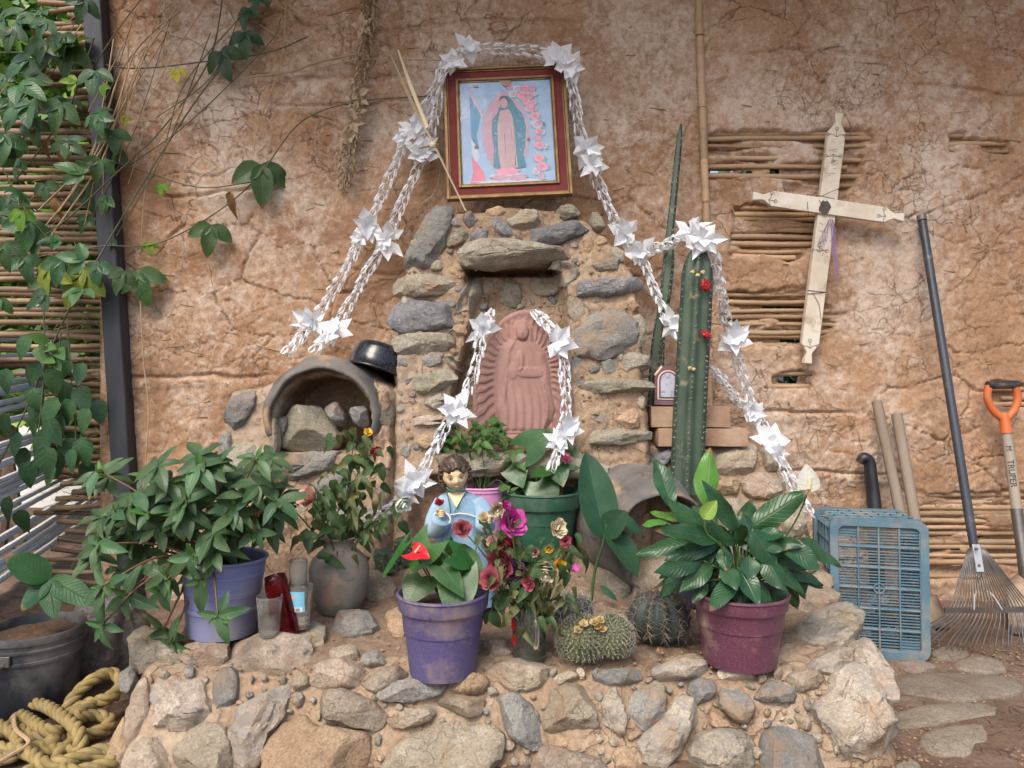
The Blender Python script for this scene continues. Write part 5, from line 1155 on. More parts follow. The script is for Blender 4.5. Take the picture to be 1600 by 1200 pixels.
# head
nu, nv = 48, 36; V = []; HM = Matrix.Rotation(math.radians(10), 3, 'X') @ Matrix.Rotation(math.radians(-6), 3, 'Y') @ Matrix.Rotation(math.radians(10), 3, 'Z')
def g(x, z, cx, cz, sx, sz): return math.exp(-((x - cx) / sx) ** 2 - ((z - cz) / sz) ** 2)
def head_pt(th, a):
    x, y, z = math.sin(th) * math.cos(a), -math.sin(th) * math.sin(a), math.cos(th); p = Vector((x * 20.5, y * 22, z * 25))
    if p.z < -4: f = 1 - .25 * min(1, (-4 - p.z) / 20); p.x *= f
    if y < -.15:
        d = 5.6 * g(p.x, p.z, 0, -4.5, 2.4, 4.8) + 2.2 * g(p.x, p.z, 0, -7.5, 3.6, 2.2) + 1.6 * g(abs(p.x), p.z, 9.5, -9, 6, 6) - 3.0 * g(abs(p.x), p.z, 8, -.5, 4.4, 2.7) + 1.1 * g(abs(p.x), p.z, 8, 4.5, 6, 2) + 1.8 * g(p.x, p.z, 0, -13, 4.5, 1.8) - .8 * g(p.x, p.z, 0, -13, 5, .5) + 2 * g(p.x, p.z, 0, -20, 5, 3.5)
        p.y -= d
    return p
for i in range(nv + 1):
    for k in range(nu): V.append(head_pt(math.pi * i / nv, 2 * math.pi * k / nu))
hc = q_(711, 739.5, -7); put = lambda p: hc + (HM @ p) * kS * 1.06
b = MB(); b.add([put(p) for p in V], [(i * nu + k, (i + 1) * nu + k, (i + 1) * nu + (k + 1) % nu, i * nu + (k + 1) % nu) for i in range(nv) for k in range(nu)])
for sx in (-1, 1): b.ball(put(Vector((sx * 20, 2, -4))), 5 * kS, 8, 6, (.5, .8, 1.2))
head = b.build('head', MT['skin_paint'], fig, sharp=None)
for sx in (-1, 1):
    e = MB(); e.ball(put(Vector((sx * 8, -20.2, -.9))), 3.0 * kS, 12, 8, (1.15, .5, .38)); eo = e.build('eye', MT['eye_white'], head); e = MB(); e.ball(put(Vector((sx * 8 - .3, -21.5, -1.0))), 1.35 * kS, 10, 6, (1, .4, .6)); e.build('iris', MT['eye_dark'], head)
    e = MB(); e.tube([put(Vector((sx * (8 + t_), -21.7 + abs(t_) * .3, .35 - abs(t_) * .2))) for t_ in (-4, -2, 0, 2, 4)], [.2 * kS, .4 * kS, .48 * kS, .42 * kS, .2 * kS], 5); e.build('eyelid_line', MT['eye_dark'], head); e = MB(); e.tube([put(Vector((sx * (8.5 + t_), -21.9 + abs(t_ + 1) * .4, 5.2 - abs(t_) * .22))) for t_ in (-4, -2, 0, 2, 4)], [.2 * kS, .5 * kS, .55 * kS, .45 * kS, .2 * kS], 5); e.build('eyebrow', MT['brow'], head)
b = MB(); b.tube([put(Vector((x, -23.6 + abs(x) * .35, -13 + abs(x) * .16))) for x in (-3.4, -1.7, 0, 1.7, 3.4)], [.3 * kS, .85 * kS, .95 * kS, .85 * kS, .3 * kS], 6); b.build('mouth', MT['lip'], head)
b = MB(); nu, nv = 72, 44; V = []; keep_ = []
for i in range(nv + 1):
    for k in range(nu):
        th = math.pi * i / nv; p = head_pt(th, 2 * math.pi * k / nu); q = p / 20; rd = 1 - abs(mnoise.noise(q * 3.4 + Vector((3, 1, 2)))) * 2; sw = math.sin(q.x * 9 + 5 * mnoise.noise(q * 2)) ; hl = 9 + 4 * (abs(p.x) / 20) ** 2 * -1 + 3 * math.sin(p.x * .35 + 1)
        ok = not ((p.y < -9 and p.z < hl) or (p.y < -1 and p.z < -14) or p.z < -17 or (p.y < -4 and abs(p.x) < 15 and p.z < hl)); keep_.append(ok); V.append(put(p * (1.07 + .10 * rd + .05 * sw if ok else .9)))
b.add(V, [f for f in ((i * nu + k, (i + 1) * nu + k, (i + 1) * nu + (k + 1) % nu, i * nu + (k + 1) % nu) for i in range(nv) for k in range(nu)) if sum(keep_[x] for x in f) >= 2])
for i in range(46):
    sx = random.choice((-1, 1)); z = R(-12, 16); c0 = Vector((sx * (19.5 + R(-1, 2) - max(0, z - 6) * .35), R(-9, 4), z)); rr = R(2.6, 4.4); b.tube([put(c0 + Vector((math.cos(t_ * 1.1) * rr * sx, -t_ * .45, math.sin(t_ * 1.1) * rr))) for t_ in range(7)], [kS * x for x in (1.2, 1.9, 2.1, 2.1, 1.9, 1.6, .9)], 6)
for i in range(16): x = R(-15, 15); c0 = Vector((x, -17 + abs(x) * .3, 14 - abs(x) * .2 + R(-1, 2))); rr = R(2, 3.2); b.tube([put(c0 + Vector((math.cos(t_ * 1.1) * rr, -t_ * .3, math.sin(t_ * 1.1) * rr))) for t_ in range(6)], [kS * x_ for x_ in (1., 1.6, 1.8, 1.7, 1.4, .8)], 6)
b.build('curly_hair', MT['hair_paint'], head, sharp=None)
# hands: palm, four fingers and a thumb
def hand(c, sgn, par):
    b = MB(); b.ball(c, 6.2 * kS, 12, 8, (.85, .6, 1.05))
    for k in range(4): z = 3.6 - k * 2.7; b.tube([c + Vector((sgn * 4, -1, z)) * kS, c + Vector((sgn * 5, -5, z + .3)) * kS, c + Vector((sgn * 1.5, -7.2, z + .2)) * kS, c + Vector((-sgn * 2.5, -6, z)) * kS], [1.7 * kS, 1.7 * kS, 1.6 * kS, 1.1 * kS], 8)
    b.tube([c + Vector((-sgn * 4, -1, 1)) * kS, c + Vector((-sgn * 5, -4.5, 5)) * kS, c + Vector((-sgn * 2, -6.5, 8)) * kS], [2.1 * kS, 1.9 * kS, 1.2 * kS], 8); return b.build('hand', MT['skin_paint'], par, sharp=None)
hand(q_(693, 793, -48), 1, fig); hand(q_(766, 803, -44), -1, fig)
def bloom(c, r, axis, m, name, par, layers=4, open_=1.0, seed=0, droop=0, flatn=1.0):
    """a rose head: tight heart of rolled petals inside ruffled outer ones"""
    rnd = random.Random(seed); b = MB(); b.X = frame_M(c, axis, Vector(axis).orthogonal()); layers += 1
    for l in range(layers):
        f = (l + .35) / (layers - .65); npet = 2 + l
        for k in range(npet):
            a0 = 2 * math.pi * (k + .37 * l) / npet + rnd.uniform(-.3, .3); hwid = 1.15 * math.pi / npet + .3; V = []; top = rnd.uniform(.82, 1.12); ph = rnd.uniform(0, 6)
            for j in range(6):
                t_ = j / 5
                for i in range(8):
                    s_ = i / 7 * 2 - 1; a = a0 + s_ * hwid * (1 - .35 * t_ ** 3)
                    rr = r * (.04 + f * open_ * (math.sin(min(1, t_ * 1.2) * 1.4) * .92) + .20 * f * t_ ** 5 * open_ * (1 - s_ * s_ * .5)) * (1 + .10 * t_ * math.sin(3.5 * s_ + ph)); hy = r * (-.55 + (1.35 - .50 * f * open_) * t_ * top - .22 * s_ * s_ * t_ + .06 * t_ * math.sin(5 * s_ + ph)) * flatn
                    V.append((rr * math.cos(a), hy, rr * math.sin(a)))
            b.add(V, [tuple(q) for q in grid_faces(8, 6)])
    return b.build(name, m, par, sharp=None)
bloom(q_(691, 778, -50), 9 * kS, (0, -.3, 1), MT['rose_red'], 'red_rose', fig, 3, .8, 5)
b = MB()
for i in range(26): a = math.pi * (i / 25) ; b.ball(q_(714 + 15.5 * math.cos(a), 757 + 8 * math.sin(a), -12 - 9 * math.sin(a)), 1.6 * kS, 6, 4)
for i in range(40):
    t_ = i / 39; b.ball(q_(700 + 6 * math.sin(t_ * 3) if t_ < .5 else 712 + (t_ - .5) * 34, (764 + t_ * 64 if t_ < .5 else 796 - (t_ - .5) * 62), -24 - 5 * math.sin(t_ * 3.1)), 1.2 * kS, 5, 4)
for i in range(30): b.ball(q_(697 - i * .12, 800 + i * 2.6, -32 - i * .12), 1.1 * kS, 5, 4)
b.build('bead_necklace', MT['bead'], fig, sharp=None)

# ------------------------------------------------ leaves
pf_lance = lambda t: math.sin(math.pi * max(t, 0) ** .85) ** .85
pf_ovate = lambda t: math.sin(math.pi * max(t, 0) ** .62) ** .8
pf_obl = lambda t: max(0, math.sin(math.pi * max(t, 0) ** .8)) ** .62
pf_heart = lambda t: (max(0, 1 - t ** 1.35)) ** .8 * (.86 + .45 * math.sin(math.pi * t))
pf_lobe = lambda t: math.sin(math.pi * max(t, 0) ** .8) ** .7
def leaf_geo(Ln, W, pf, nx=6, ny=9, cup=.2, curl=.25, wave=0., back=0., serr=0, fold=0., seed=0, twist=0.):
    rnd = random.Random(seed); V = []; UV = []; ph = rnd.uniform(0, 6)
    for j in range(ny + 1):
        t = j / ny
        for i in range(nx + 1):
            s = i / nx * 2 - 1; w_ = W / 2 * max(pf(min(t, .999)), .012 if t > .02 else .03); x = s * w_ * (1 + (serr * (j % 2) if abs(s) > .95 else 0)); y = Ln * t - back * Ln * abs(s) ** 1.6 * (1 - t) ** 2
            z = abs(s) ** 1.4 * w_ * cup - curl * Ln * t * t + wave * Ln * math.sin(t * 11 + ph + (2 if s > 0 else 0)) * s * s - fold * abs(s) * w_
            a = twist * t; x, z = x * math.cos(a) - z * math.sin(a) * .3, z + x * math.sin(a); V.append((x, y, z)); UV.append((s, t))
    return V, [tuple(f) for f in grid_faces(nx + 1, ny + 1)], UV
def leaf_mesh(name, m, **k): V, Fc, UV = leaf_geo(**k); return mesh(name, V, Fc, m, True, None, UV)
def lobed_mesh(name, m, size, seed):
    V, Fc, UV = [], [], []; rnd = random.Random(seed)
    for a, f in ((-.95, .78), (.95, .78), (0, 1.)):
        v, fc, uv = leaf_geo(size * f, size * .47 * (1 if a else 1.05), pf_lobe, 6, 8, .25, rnd.uniform(.15, .4), .02, serr=.05, seed=seed + int(a * 9)); Rz = Matrix.Rotation(-a + rnd.uniform(-.1, .1), 3, 'Z'); bse = len(V); V += [tuple(Rz @ Vector(q) + Vector((0, 0, .0015 * (a == 0)))) for q in v]; Fc += [tuple(i + bse for i in q) for q in fc]; UV += uv
    return mesh(name, V, Fc, m, True, None, UV)
def put_leaf(parent, me, base, d, nrm, name='leaf', sc=1.): M_ = frame_M(base, d, nrm) @ Matrix.Scale(sc, 4); return link(name, me, parent, M_)
def rv(s=1.): return Vector((R(-s, s), R(-s, s), R(-s, s)))
MT['leaf_imp'] = leaf_mat('leaf_impatiens', (.032, .09, .038), (.07, .15, .06), (.16, .25, .12), .34, 10, .18, hue=.03)
MT['leaf_imp2'] = leaf_mat('leaf_impatiens_young', (.05, .14, .03), (.09, .20, .045), (.2, .3, .12), .35, 10, .2)
MT['leaf_lily'] = leaf_mat('leaf_lily', (.012, .050, .022), (.026, .082, .034), (.10, .17, .085), .24, 11, .12, vstr=.28); MT['leaf_lily2'] = leaf_mat('leaf_lily_young', (.06, .17, .03), (.10, .23, .04), (.16, .28, .08), .3, 12, .2, vstr=.4)
MT['leaf_anth'] = leaf_mat('leaf_anthurium', (.018, .072, .016), (.035, .11, .025), (.07, .15, .045), .26, 7, .14, vstr=.3, spots=None, vb=.12); MT['leaf_anth_old'] = leaf_mat('leaf_anthurium_marked', (.02, .07, .018), (.04, .11, .025), (.08, .15, .05), .3, 7, .14, vstr=.3, vb=.12, edge=(.05, .10, .025), spots=(.14, .15, .05))
MT['leaf_rose'] = leaf_mat('leaf_rose', (.022, .055, .018), (.05, .095, .03), (.10, .15, .06), .45, 8, .15); MT['leaf_wilt'] = leaf_mat('leaf_wilted', (.10, .12, .045), (.20, .20, .09), (.2, .2, .1), .6, 8, .2)
MT['leaf_vine'] = leaf_mat('leaf_vine', (.022, .07, .03), (.052, .125, .042), (.09, .16, .06), .34, 8, .25, amt=.35, hue=.03); MT['leaf_yellow'] = leaf_mat('leaf_yellow', (.42, .40, .03), (.55, .5, .08), (.5, .5, .2), .5, 8, .3); MT['leaf_bright'] = leaf_mat('leaf_bright', (.10, .24, .02), (.2, .36, .04), (.25, .4, .1), .45, 8, .4); MT['leaf_yg'] = leaf_mat('leaf_yellowgreen', (.14, .19, .02), (.24, .27, .03), (.3, .35, .1), .4, 8, .3)
MT['leaf_pep'] = leaf_mat('leaf_pepper', (.022, .070, .032), (.045, .115, .048), (.07, .14, .06), .42, 6, .15); MT['leaf_canna'] = leaf_mat('leaf_canna', (.016, .062, .036), (.03, .095, .05), (.07, .14, .085), .36, 22, .14, vstr=.3); MT['leaf_herb'] = leaf_mat('leaf_herb', (.035, .10, .022), (.07, .16, .035), (.1, .2, .06), .45, 6, .22); MT['leaf_seed'] = leaf_mat('leaf_seedling', (.012, .060, .022), (.02, .085, .03), (.03, .10, .04), .45, 12, .18)
MT['leaf_dead'] = leaf_mat('leaf_dead', (.16, .09, .04), (.26, .16, .07), (.2, .12, .06), .8, 8, .15); MT['stem_green'] = mat('stem_green', [(.03, .07, .02), (.07, .12, .035)], 20, .5, .1, 60, amt=.1); MT['stem_red'] = mat('stem_red', [(.10, .05, .03), (.18, .10, .05)], 20, .55, .1, 60, amt=.1); MT['stem_dry'] = mat('stem_dry', [(.30, .2, .11), (.45, .32, .19)], 14, .75, .2, 60, amt=.15); MT['stem_grey'] = mat('stem_grey', [(.06, .065, .035), (.12, .12, .07)], 14, .7, .2, 60, amt=.15)
# impatiens in the blue pot
ci = on_bed(345, 994, .01); ci.z += .02
imp = thing('potted_plant', ci, 'bushy dark green leafy plant spilling out of a faded blue pot', 'potted plant', 'potted plants on the bed')
pot(imp, ci, S(52, 2.02), S(66, 2.02), S(124, 2.02), MT['blue'], rim=.05, lip=.004, ridges=((.35, .002), (.6, .002), (.8, .002)), tilt=Matrix.Rotation(math.radians(3), 3, 'Y'))
IM = [leaf_mesh('impatiens_leaf', MT['leaf_imp'], Ln=.076, W=.031, pf=pf_lance, curl=c_, cup=.25, wave=.012, seed=i) for i, c_ in enumerate((.1, .25, .4, .5))]; IY = [leaf_mesh('impatiens_young_leaf', MT['leaf_imp2'], Ln=.05, W=.018, pf=pf_lance, curl=.15, cup=.4, seed=i) for i in range(2)]
tips = [(156, 735), (175, 800), (150, 850), (183, 812), (207, 786), (225, 740), (255, 770), (310, 728), (330, 715), (352, 745), (375, 738), (402, 715), (420, 758), (345, 778), (270, 812), (240, 830), (215, 875), (160, 915), (195, 930), (250, 925), (158, 978), (262, 905), (300, 868), (320, 868), (313, 905), (340, 962), (255, 985), (265, 1005), (285, 830), (330, 812), (365, 792), (388, 772), (412, 792), (432, 780), (395, 830), (360, 822), (290, 782), (322, 850), (200, 842), (182, 890), (230, 800), (380, 805)]
rootc = ci + Vector((0, 0, S(105, 2.02))); nl = 0
for i, (u, v) in enumerate(tips):
    Yt = 2.0 + R(-.13, .10) - (.06 if v > 880 else 0); tp_ = P(u, v, Yt); r0 = rootc + Vector((R(-.05, .04), R(-.05, .05), 0)); mid = r0.lerp(tp_, .55) + Vector((0, 0, .05 if v > 860 else .03))
    MB().tube(bez([r0, mid, tp_], 5), [.0042 - .0002 * k for k in range(11)], 6).build('stem', MT['stem_red'], imp, sharp=None)
    axv = (tp_ - mid).normalized() * .6 + Vector((R(-.3, .3), -.55, .55)); axv.normalize(); t0 = axv.orthogonal().normalized(); t1 = axv.cross(t0); ph = R(0, 6.28); nleaf = random.choice((5, 6, 6, 7))
    for k in range(nleaf):
        if nl >= 290: break
        a = ph + k * 2.4; small = k >= nleaf - 2; dd = (t0 * math.cos(a) + t1 * math.sin(a)) * (1. if not small else .6) + axv * (R(.05, .45) if not small else .9) + Vector((0, 0, -.22))
        put_leaf(imp, random.choice(IY if small else IM), tp_ - axv * .012 * k / 3, dd, axv + rv(.25), sc=R(.65, 1.15)); nl += 1
IF = MB()
UVx = []
def add_leaf(mbx, uvl, M_, geo):
    V, Fc, UV = geo; b0 = len(mbx.V); mbx.V += [tuple(M_ @ Vector(v)) for v in V]; mbx.F += [tuple(i + b0 for i in f) for f in Fc]; mbx.M += [0] * len(Fc); uvl += UV
geos = [leaf_geo(.074, .031, pf_lance, 4, 7, .25, c_, .015, seed=i) for i, c_ in enumerate((.1, .3, .5))]
for i in range(52):
    u, v = tips[i % len(tips)]; u += R(-16, 24); v += R(-16, 20); u, v = (u, v) if v < 900 else (R(250, 400), R(740, 860)); tp_ = P(u, v, 2.02 + R(-.10, .13)); axv = Vector((R(-.4, .4), -.5, .6)).normalized(); t0 = axv.orthogonal().normalized(); t1 = axv.cross(t0)
    for k in range(6):
        a = R(0, .5) + k * 1.05; add_leaf(IF, UVx, frame_M(tp_, (t0 * math.cos(a) + t1 * math.sin(a)) + axv * R(0, .4) + Vector((0, 0, -.25)), axv + rv(.3)) @ Matrix.Scale(R(.75, 1.2), 4), geos[k % 3])
o = link('foliage', mesh('foliage', np.array(IF.V) - np.array(ci), IF.F, MT['leaf_imp'], True, None, UVx), imp, Matrix.Translation(ci)); o['kind'] = 'stuff'
# peace lily in the burgundy pot
cl = on_bed(1156, 1030, .008); kl = S(1, cl.y)
lily = thing('potted_plant', cl, 'peace lily with long glossy leaves and one white flower in a burgundy pot', 'potted plant', 'potted plants on the bed')
pot(lily, cl, 56 * kl, 74 * kl, 112 * kl, MT['burgundy'], rim=.2, lip=.010)
LV = [((1048, 795), (1026, 716), 34, .03, 0), ((1098, 790), (1112, 706), 40, .02, 1), ((1118, 852), (1050, 783), 34, -.03, 0), ((1122, 848), (1038, 824), 36, -.06, 0), ((1088, 848), (998, 860), 34, .02, 0), ((1098, 878), (1030, 890), 32, -.06, 0), ((1112, 885), (1066, 920), 30, -.08, 0), ((1150, 902), (1113, 945), 30, -.10, 0), ((1104, 908), (1083, 938), 22, -.06, 0), ((1152, 888), (1186, 942), 34, -.10, 0), ((1166, 892), (1160, 972), 26, -.07, 0), ((1185, 905), (1195, 968), 30, -.08, 0), ((1208, 898), (1226, 966), 28, -.04, 0), ((1190, 868), (1226, 918), 36, -.08, 0), ((1168, 828), (1258, 768), 40, -.02, 0), ((1152, 832), (1106, 762), 28, -.05, 0), ((1160, 842), (1174, 778), 34, .04, 2), ((1176, 828), (1214, 884), 42, -.07, 0), ((1215, 846), (1282, 888), 36, -.06, 2), ((1246, 842), (1318, 880), 32, .0, 0), ((1228, 884), (1287, 914), 28, .02, 0), ((1236, 890), (1264, 938), 26, .0, 0), ((1226, 905), (1250, 954), 24, .03, 0), ((1130, 856), (1136, 888), 26, -.08, 0), ((1042, 818), (1000, 818), 16, .05, 1), ((1070, 812), (1016, 796), 20, .05, 1), ((1150, 848), (1204, 850), 30, -.03, 0), ((1140, 868), (1088, 882), 30, -.03, 0), ((1180, 938), (1164, 974), 20, -.06, 0), ((1202, 936), (1214, 968), 20, -.06, 0), ((1120, 820), (1082, 790), 30, .06, 0), ((1190, 840), (1240, 840), 30, .05, 0), ((1140, 830), (1148, 786), 30, .06, 2), ((1170, 870), (1172, 905), 30, -.06, 0), ((1130, 880), (1150, 915), 28, -.09, 0)]
pc0 = cl + Vector((0, 0, 100 * kl))
for i in range(30):
    a = math.pi * (i + .5) / 30 * 1.25 - .4; rr_ = R(70, 118); bu_, bv_ = 1160 + 45 * math.cos(a) + R(-12, 12), 868 - 25 * math.sin(a) + R(-14, 14)
    LV.append(((bu_, bv_), (1160 + rr_ * math.cos(a) * 1.12 + R(-12, 12), 878 - rr_ * math.sin(a) * .72 + 34 * abs(math.cos(a)) + R(-10, 14)), R(22, 32), R(-.07, .09), 0))
for i, ((bu, bv), (tu, tv), w_, dy, kd) in enumerate(LV):
    Yb_ = cl.y + dy * .4 + R(-.02, .02); b0 = P(bu, bv, Yb_); t0 = P(tu, tv, cl.y + dy * 1.25 + R(-.02, .02)); d = t0 - b0; ln = d.length * 1.06
    mm = (MT['leaf_lily'], MT['leaf_lily2'], MT['leaf_lily'])[kd]; me = leaf_mesh('lily_leaf', mm, Ln=ln, W=w_ * kl * .98, pf=pf_lance, nx=10, ny=18, cup=-.30 if i % 3 else .25, curl=.16, wave=.03, seed=i, twist=R(-.25, .25))
    nr = Vector((R(-.25, .25), -.75, .65)) if tv > bv - 25 else Vector((R(-.3, .3), -1, .25)); put_leaf(lily, me, b0 + nr.normalized() * ln * .05, d, nr)
    MB().tube(bez([pc0 + Vector((R(-.03, .03), R(-.03, .03), 0)), pc0.lerp(b0, .55) + Vector((0, 0, .02)), b0 + nr.normalized() * ln * .05], 4), .0028, 6).build('leaf_stalk', MT['stem_green'], lily, sharp=None)
MT['spathe'] = leaf_mat('white_spathe', (.66, .68, .62), (.75, .76, .72), (.6, .64, .52), .5, 5, .3, amt=0); MT['spathe_g'] = leaf_mat('green_spathe', (.2, .32, .05), (.3, .42, .1), (.3, .4, .1), .4, 5, .3, amt=0); MT['spadix'] = mat('spadix', [(.55, .5, .25), (.68, .62, .38)], 30, .7, .5, 160, .002, amt=0)
MB().tube(bez([pc0, P(1225, 842, 1.95), P(1250, 800, 1.95), P(1264, 762, 1.95)], 6), .0022, 6).build('flower_stalk', MT['stem_green'], lily, sharp=None)
put_leaf(lily, leaf_mesh('spathe_mesh', MT['spathe'], Ln=42 * kl, W=34 * kl, pf=pf_ovate, cup=.5, curl=.05, back=.1), P(1264, 766, 1.955), (-.1, .0, 1), (-.35, -1, 0), 'white_spathe'); MB().tube([P(1264, 764, 1.948), P(1266, 746, 1.946)], [.0045, .003], 8).build('spadix', MT['spadix'], lily)
put_leaf(lily, leaf_mesh('spathe_mesh', MT['spathe_g'], Ln=32 * kl, W=24 * kl, pf=pf_ovate, cup=.6, curl=.1, back=.1), P(1100, 808, 1.86), (.6, 0, .8), (-.3, -1, .2), 'green_spathe'); MB().tube(bez([pc0, P(1130, 860, 1.87), P(1104, 832, 1.86), P(1101, 806, 1.86)], 5), .002, 6).build('flower_stalk', MT['stem_green'], lily, sharp=None)
# anthurium helper
def heart(par, J, T_, w_, Y, dy, m, up=(0, -.8, .6), root=None, seed=0, curl=.15, fold=0.):
    b0 = P(*J, Y); t0 = P(*T_, Y + dy); ln = (t0 - b0).length; me = leaf_mesh('heart_leaf', m, Ln=ln, W=S(w_, Y), pf=pf_heart, nx=12, ny=14, cup=.05, curl=curl, back=.38, wave=.01, seed=seed, fold=fold); put_leaf(par, me, b0, t0 - b0, up)
    if root is not None: MB().tube(bez([root, root.lerp(b0, .6) + Vector((0, .01, .02)), b0], 5), .0025, 6).build('leaf_stalk', MT['stem_green'], par, sharp=None)
ca = on_bed(692, 1046, .008); ka = S(1, ca.y)
an = thing('potted_plant', ca, 'anthurium with heart-shaped leaves and a flat red flower in a dusty purple pot', 'potted plant', 'potted plants on the bed')
pot(an, ca, 52 * ka, 71 * ka, 127 * ka, MT['purple'], rim=.2, lip=.010); ra = ca + Vector((0, .0, 110 * ka))
for i, a_ in enumerate([((672, 848), (636, 894), 58, -.02, (-.2, -.7, .7)), ((712, 882), (757, 914), 74, -.04, (.2, -.8, .6)), ((690, 884), (726, 930), 40, -.05, (.3, -.8, .4)), ((716, 902), (710, 974), 62, -.07, (0, -.9, .4)), ((660, 902), (633, 944), 56, -.05, (-.1, -.7, .6)), ((632, 850), (586, 906), 22, .0, (-.7, -.5, .5)), ((708, 866), (748, 884), 44, .03, (.1, -.7, .7)), ((690, 860), (700, 905), 44, .03, (.1, -.7, .5))]): heart(an, a_[0], a_[1], a_[2], ca.y - .03 + .03 * math.sin(i * 2), a_[3], MT['leaf_anth_old' if i in (1, 2, 3, 4) else 'leaf_anth'], a_[4], ra, i)
MT['anth_red'] = mat('anthurium_red', [(.42, .008, .018), (.55, .02, .03)], 14, .25, .3, 60, .003, amt=0)
put_leaf(an, leaf_mesh('red_spathe_mesh', MT['anth_red'], Ln=30 * ka, W=36 * ka, pf=pf_heart, nx=10, ny=10, cup=.15, curl=.15, back=.35, wave=.02), P(644, 862, 1.83), (.85, -.35, -.12), (0, -.62, 1), 'red_flower'); MB().tube(bez([ra, P(668, 900, 1.88), P(650, 866, 1.83)], 5), .0022, 6).build('flower_stalk', MT['stem_green'], an, sharp=None); MB().tube([P(649, 863, 1.825), P(656, 853, 1.815)], [.003, .002], 6).build('spadix', MT['spadix'], an)
# anthurium in the green pot
cgp = on_bed(846, 866, .01); kg = S(1, cgp.y); an2 = thing('potted_plant', cgp, 'anthurium with a pink bud in a dark green pot below the terracotta plaque', 'potted plant', 'potted plants on the bed')
pot(an2, cgp, 46 * kg, 61 * kg, 104 * kg, MT['green'], rim=.24, lip=.010); rg = cgp + Vector((0, 0, 90 * kg))
for i, a_ in enumerate([((822, 702), (864, 671), 52, -.02, (0, -.9, .4)), ((842, 752), (868, 796), 56, -.06, (-.1, -.9, .3)), ((868, 676), (888, 704), 30, -.02, (.2, -.9, .3)), ((882, 712), (910, 728), 52, -.03, (.2, -.9, .3)), ((870, 730), (880, 758), 36, -.05, (0, -.9, .3)), ((800, 722), (816, 760), 46, -.06, (-.2, -.8, .5)), ((855, 735), (830, 742), 26, -.05, (0, -.6, .8)), ((815, 735), (792, 750), 30, -.04, (0, -.6, .8))]): heart(an2, a_[0], a_[1], a_[2], cgp.y - .02 + .03 * math.sin(i * 3), a_[3], MT['leaf_anth'], a_[4], rg, i + 20)
MT['pink_bud'] = mat('pink_bud', [(.6, .08, .16), (.7, .2, .28)], 20, .4, .1, 60, amt=0); bloom(P(885, 712, cgp.y - .05), 12 * kg, (-.5, -.3, -.3), MT['pink_bud'], 'pink_bud', an2, 3, .75, 3); MB().tube(bez([rg, P(868, 745, cgp.y - .02), P(874, 722, cgp.y - .04), P(884, 712, cgp.y - .05)], 5), .002, 6).build('flower_stalk', MT['stem_red'], an2, sharp=None)
# herb in the pink pot
ch_ = on_bed(752, 862, .01); kh = S(1, ch_.y); hb = thing('potted_plant', ch_, 'small-leaved trailing herb in a pink pot behind the figurine', 'potted plant', 'potted plants on the bed'); pot(hb, ch_, 34 * kh, 41 * kh, 108 * kh, MT['pink'], rim=.08, lip=.004)
HL = [leaf_mesh('herb_leaf', MT['leaf_herb'], Ln=.052, W=.026, pf=pf_ovate, curl=.25, cup=.25, seed=i) for i in range(3)]; rh = ch_ + Vector((0, 0, 96 * kh))
for i in range(26):
    u, v = R(690, 806), R(645, 712)
    if i > 19: u, v = R(766, 800), R(705, 760)
    tp_ = P(u, v, ch_.y + R(-.10, .06)); MB().tube(bez([rh + Vector((R(-.03, .03), R(-.03, .03), 0)), rh.lerp(tp_, .6) + Vector((0, 0, .03)), tp_], 5), .0016, 5).build('stem', MT['stem_green'], hb, sharp=None); axv = Vector((R(-.5, .5), -.5, .6)).normalized(); t0 = axv.orthogonal().normalized(); t1 = axv.cross(t0)
    for k in range(6): a = k * 2.4 + i; put_leaf(hb, HL[k % 3], tp_ + rv(.014) - axv * .012 * k, t0 * math.cos(a) + t1 * math.sin(a) + axv * .3 + Vector((0, 0, -.4)), axv + rv(.3), sc=R(.55, 1.05))
# navy pot behind the burgundy one
cn = on_bed(1078, 940, .01); nv_ = thing('plant_pot', cn, 'dark navy plastic pot half hidden behind the burgundy pot', 'pot'); pot(nv_, cn, S(20, cn.y), S(27, cn.y), S(62, cn.y), MT['navy'], rim=.12, lip=.004, name='pot_body')
# canna-like plant growing in the bed
cc0 = on_bed(922, 945, .01); cna = thing('broad_leaf_plant', cc0, 'young broad-leaved plant growing from the bed beside the clay pot oven', 'plant'); Yc = cc0.y
MB().tube(bez([cc0, P(930, 890, Yc), P(942, 850, Yc - .01), P(948, 815, Yc - .01)], 6), [.006 - .0002 * k for k in range(19)], 8).build('stem', MT['stem_green'], cna, sharp=None)
for i, (b0, t0, w_, dy, nr) in enumerate([((944, 842), (918, 706), 62, .02, (.25, -1, .1)), ((946, 826), (1004, 892), 50, -.08, (.5, -.7, .5)), ((945, 835), (975, 800), 44, -.05, (-.3, -.8, .5)), ((938, 915), (966, 938), 10, -.03, (0, -.8, .5)), ((955, 812), (1010, 826), 32, .03, (0, -.7, .7))]):
    p0, p1 = P(*b0, Yc - .01), P(*t0, Yc + dy); put_leaf(cna, leaf_mesh('canna_leaf', MT['leaf_canna'], Ln=(p1 - p0).length, W=S(w_, Yc), pf=pf_obl, nx=8, ny=14, cup=.3, curl=.06 if i == 0 else .2, wave=.008, seed=i), p0, p1 - p0, nr)
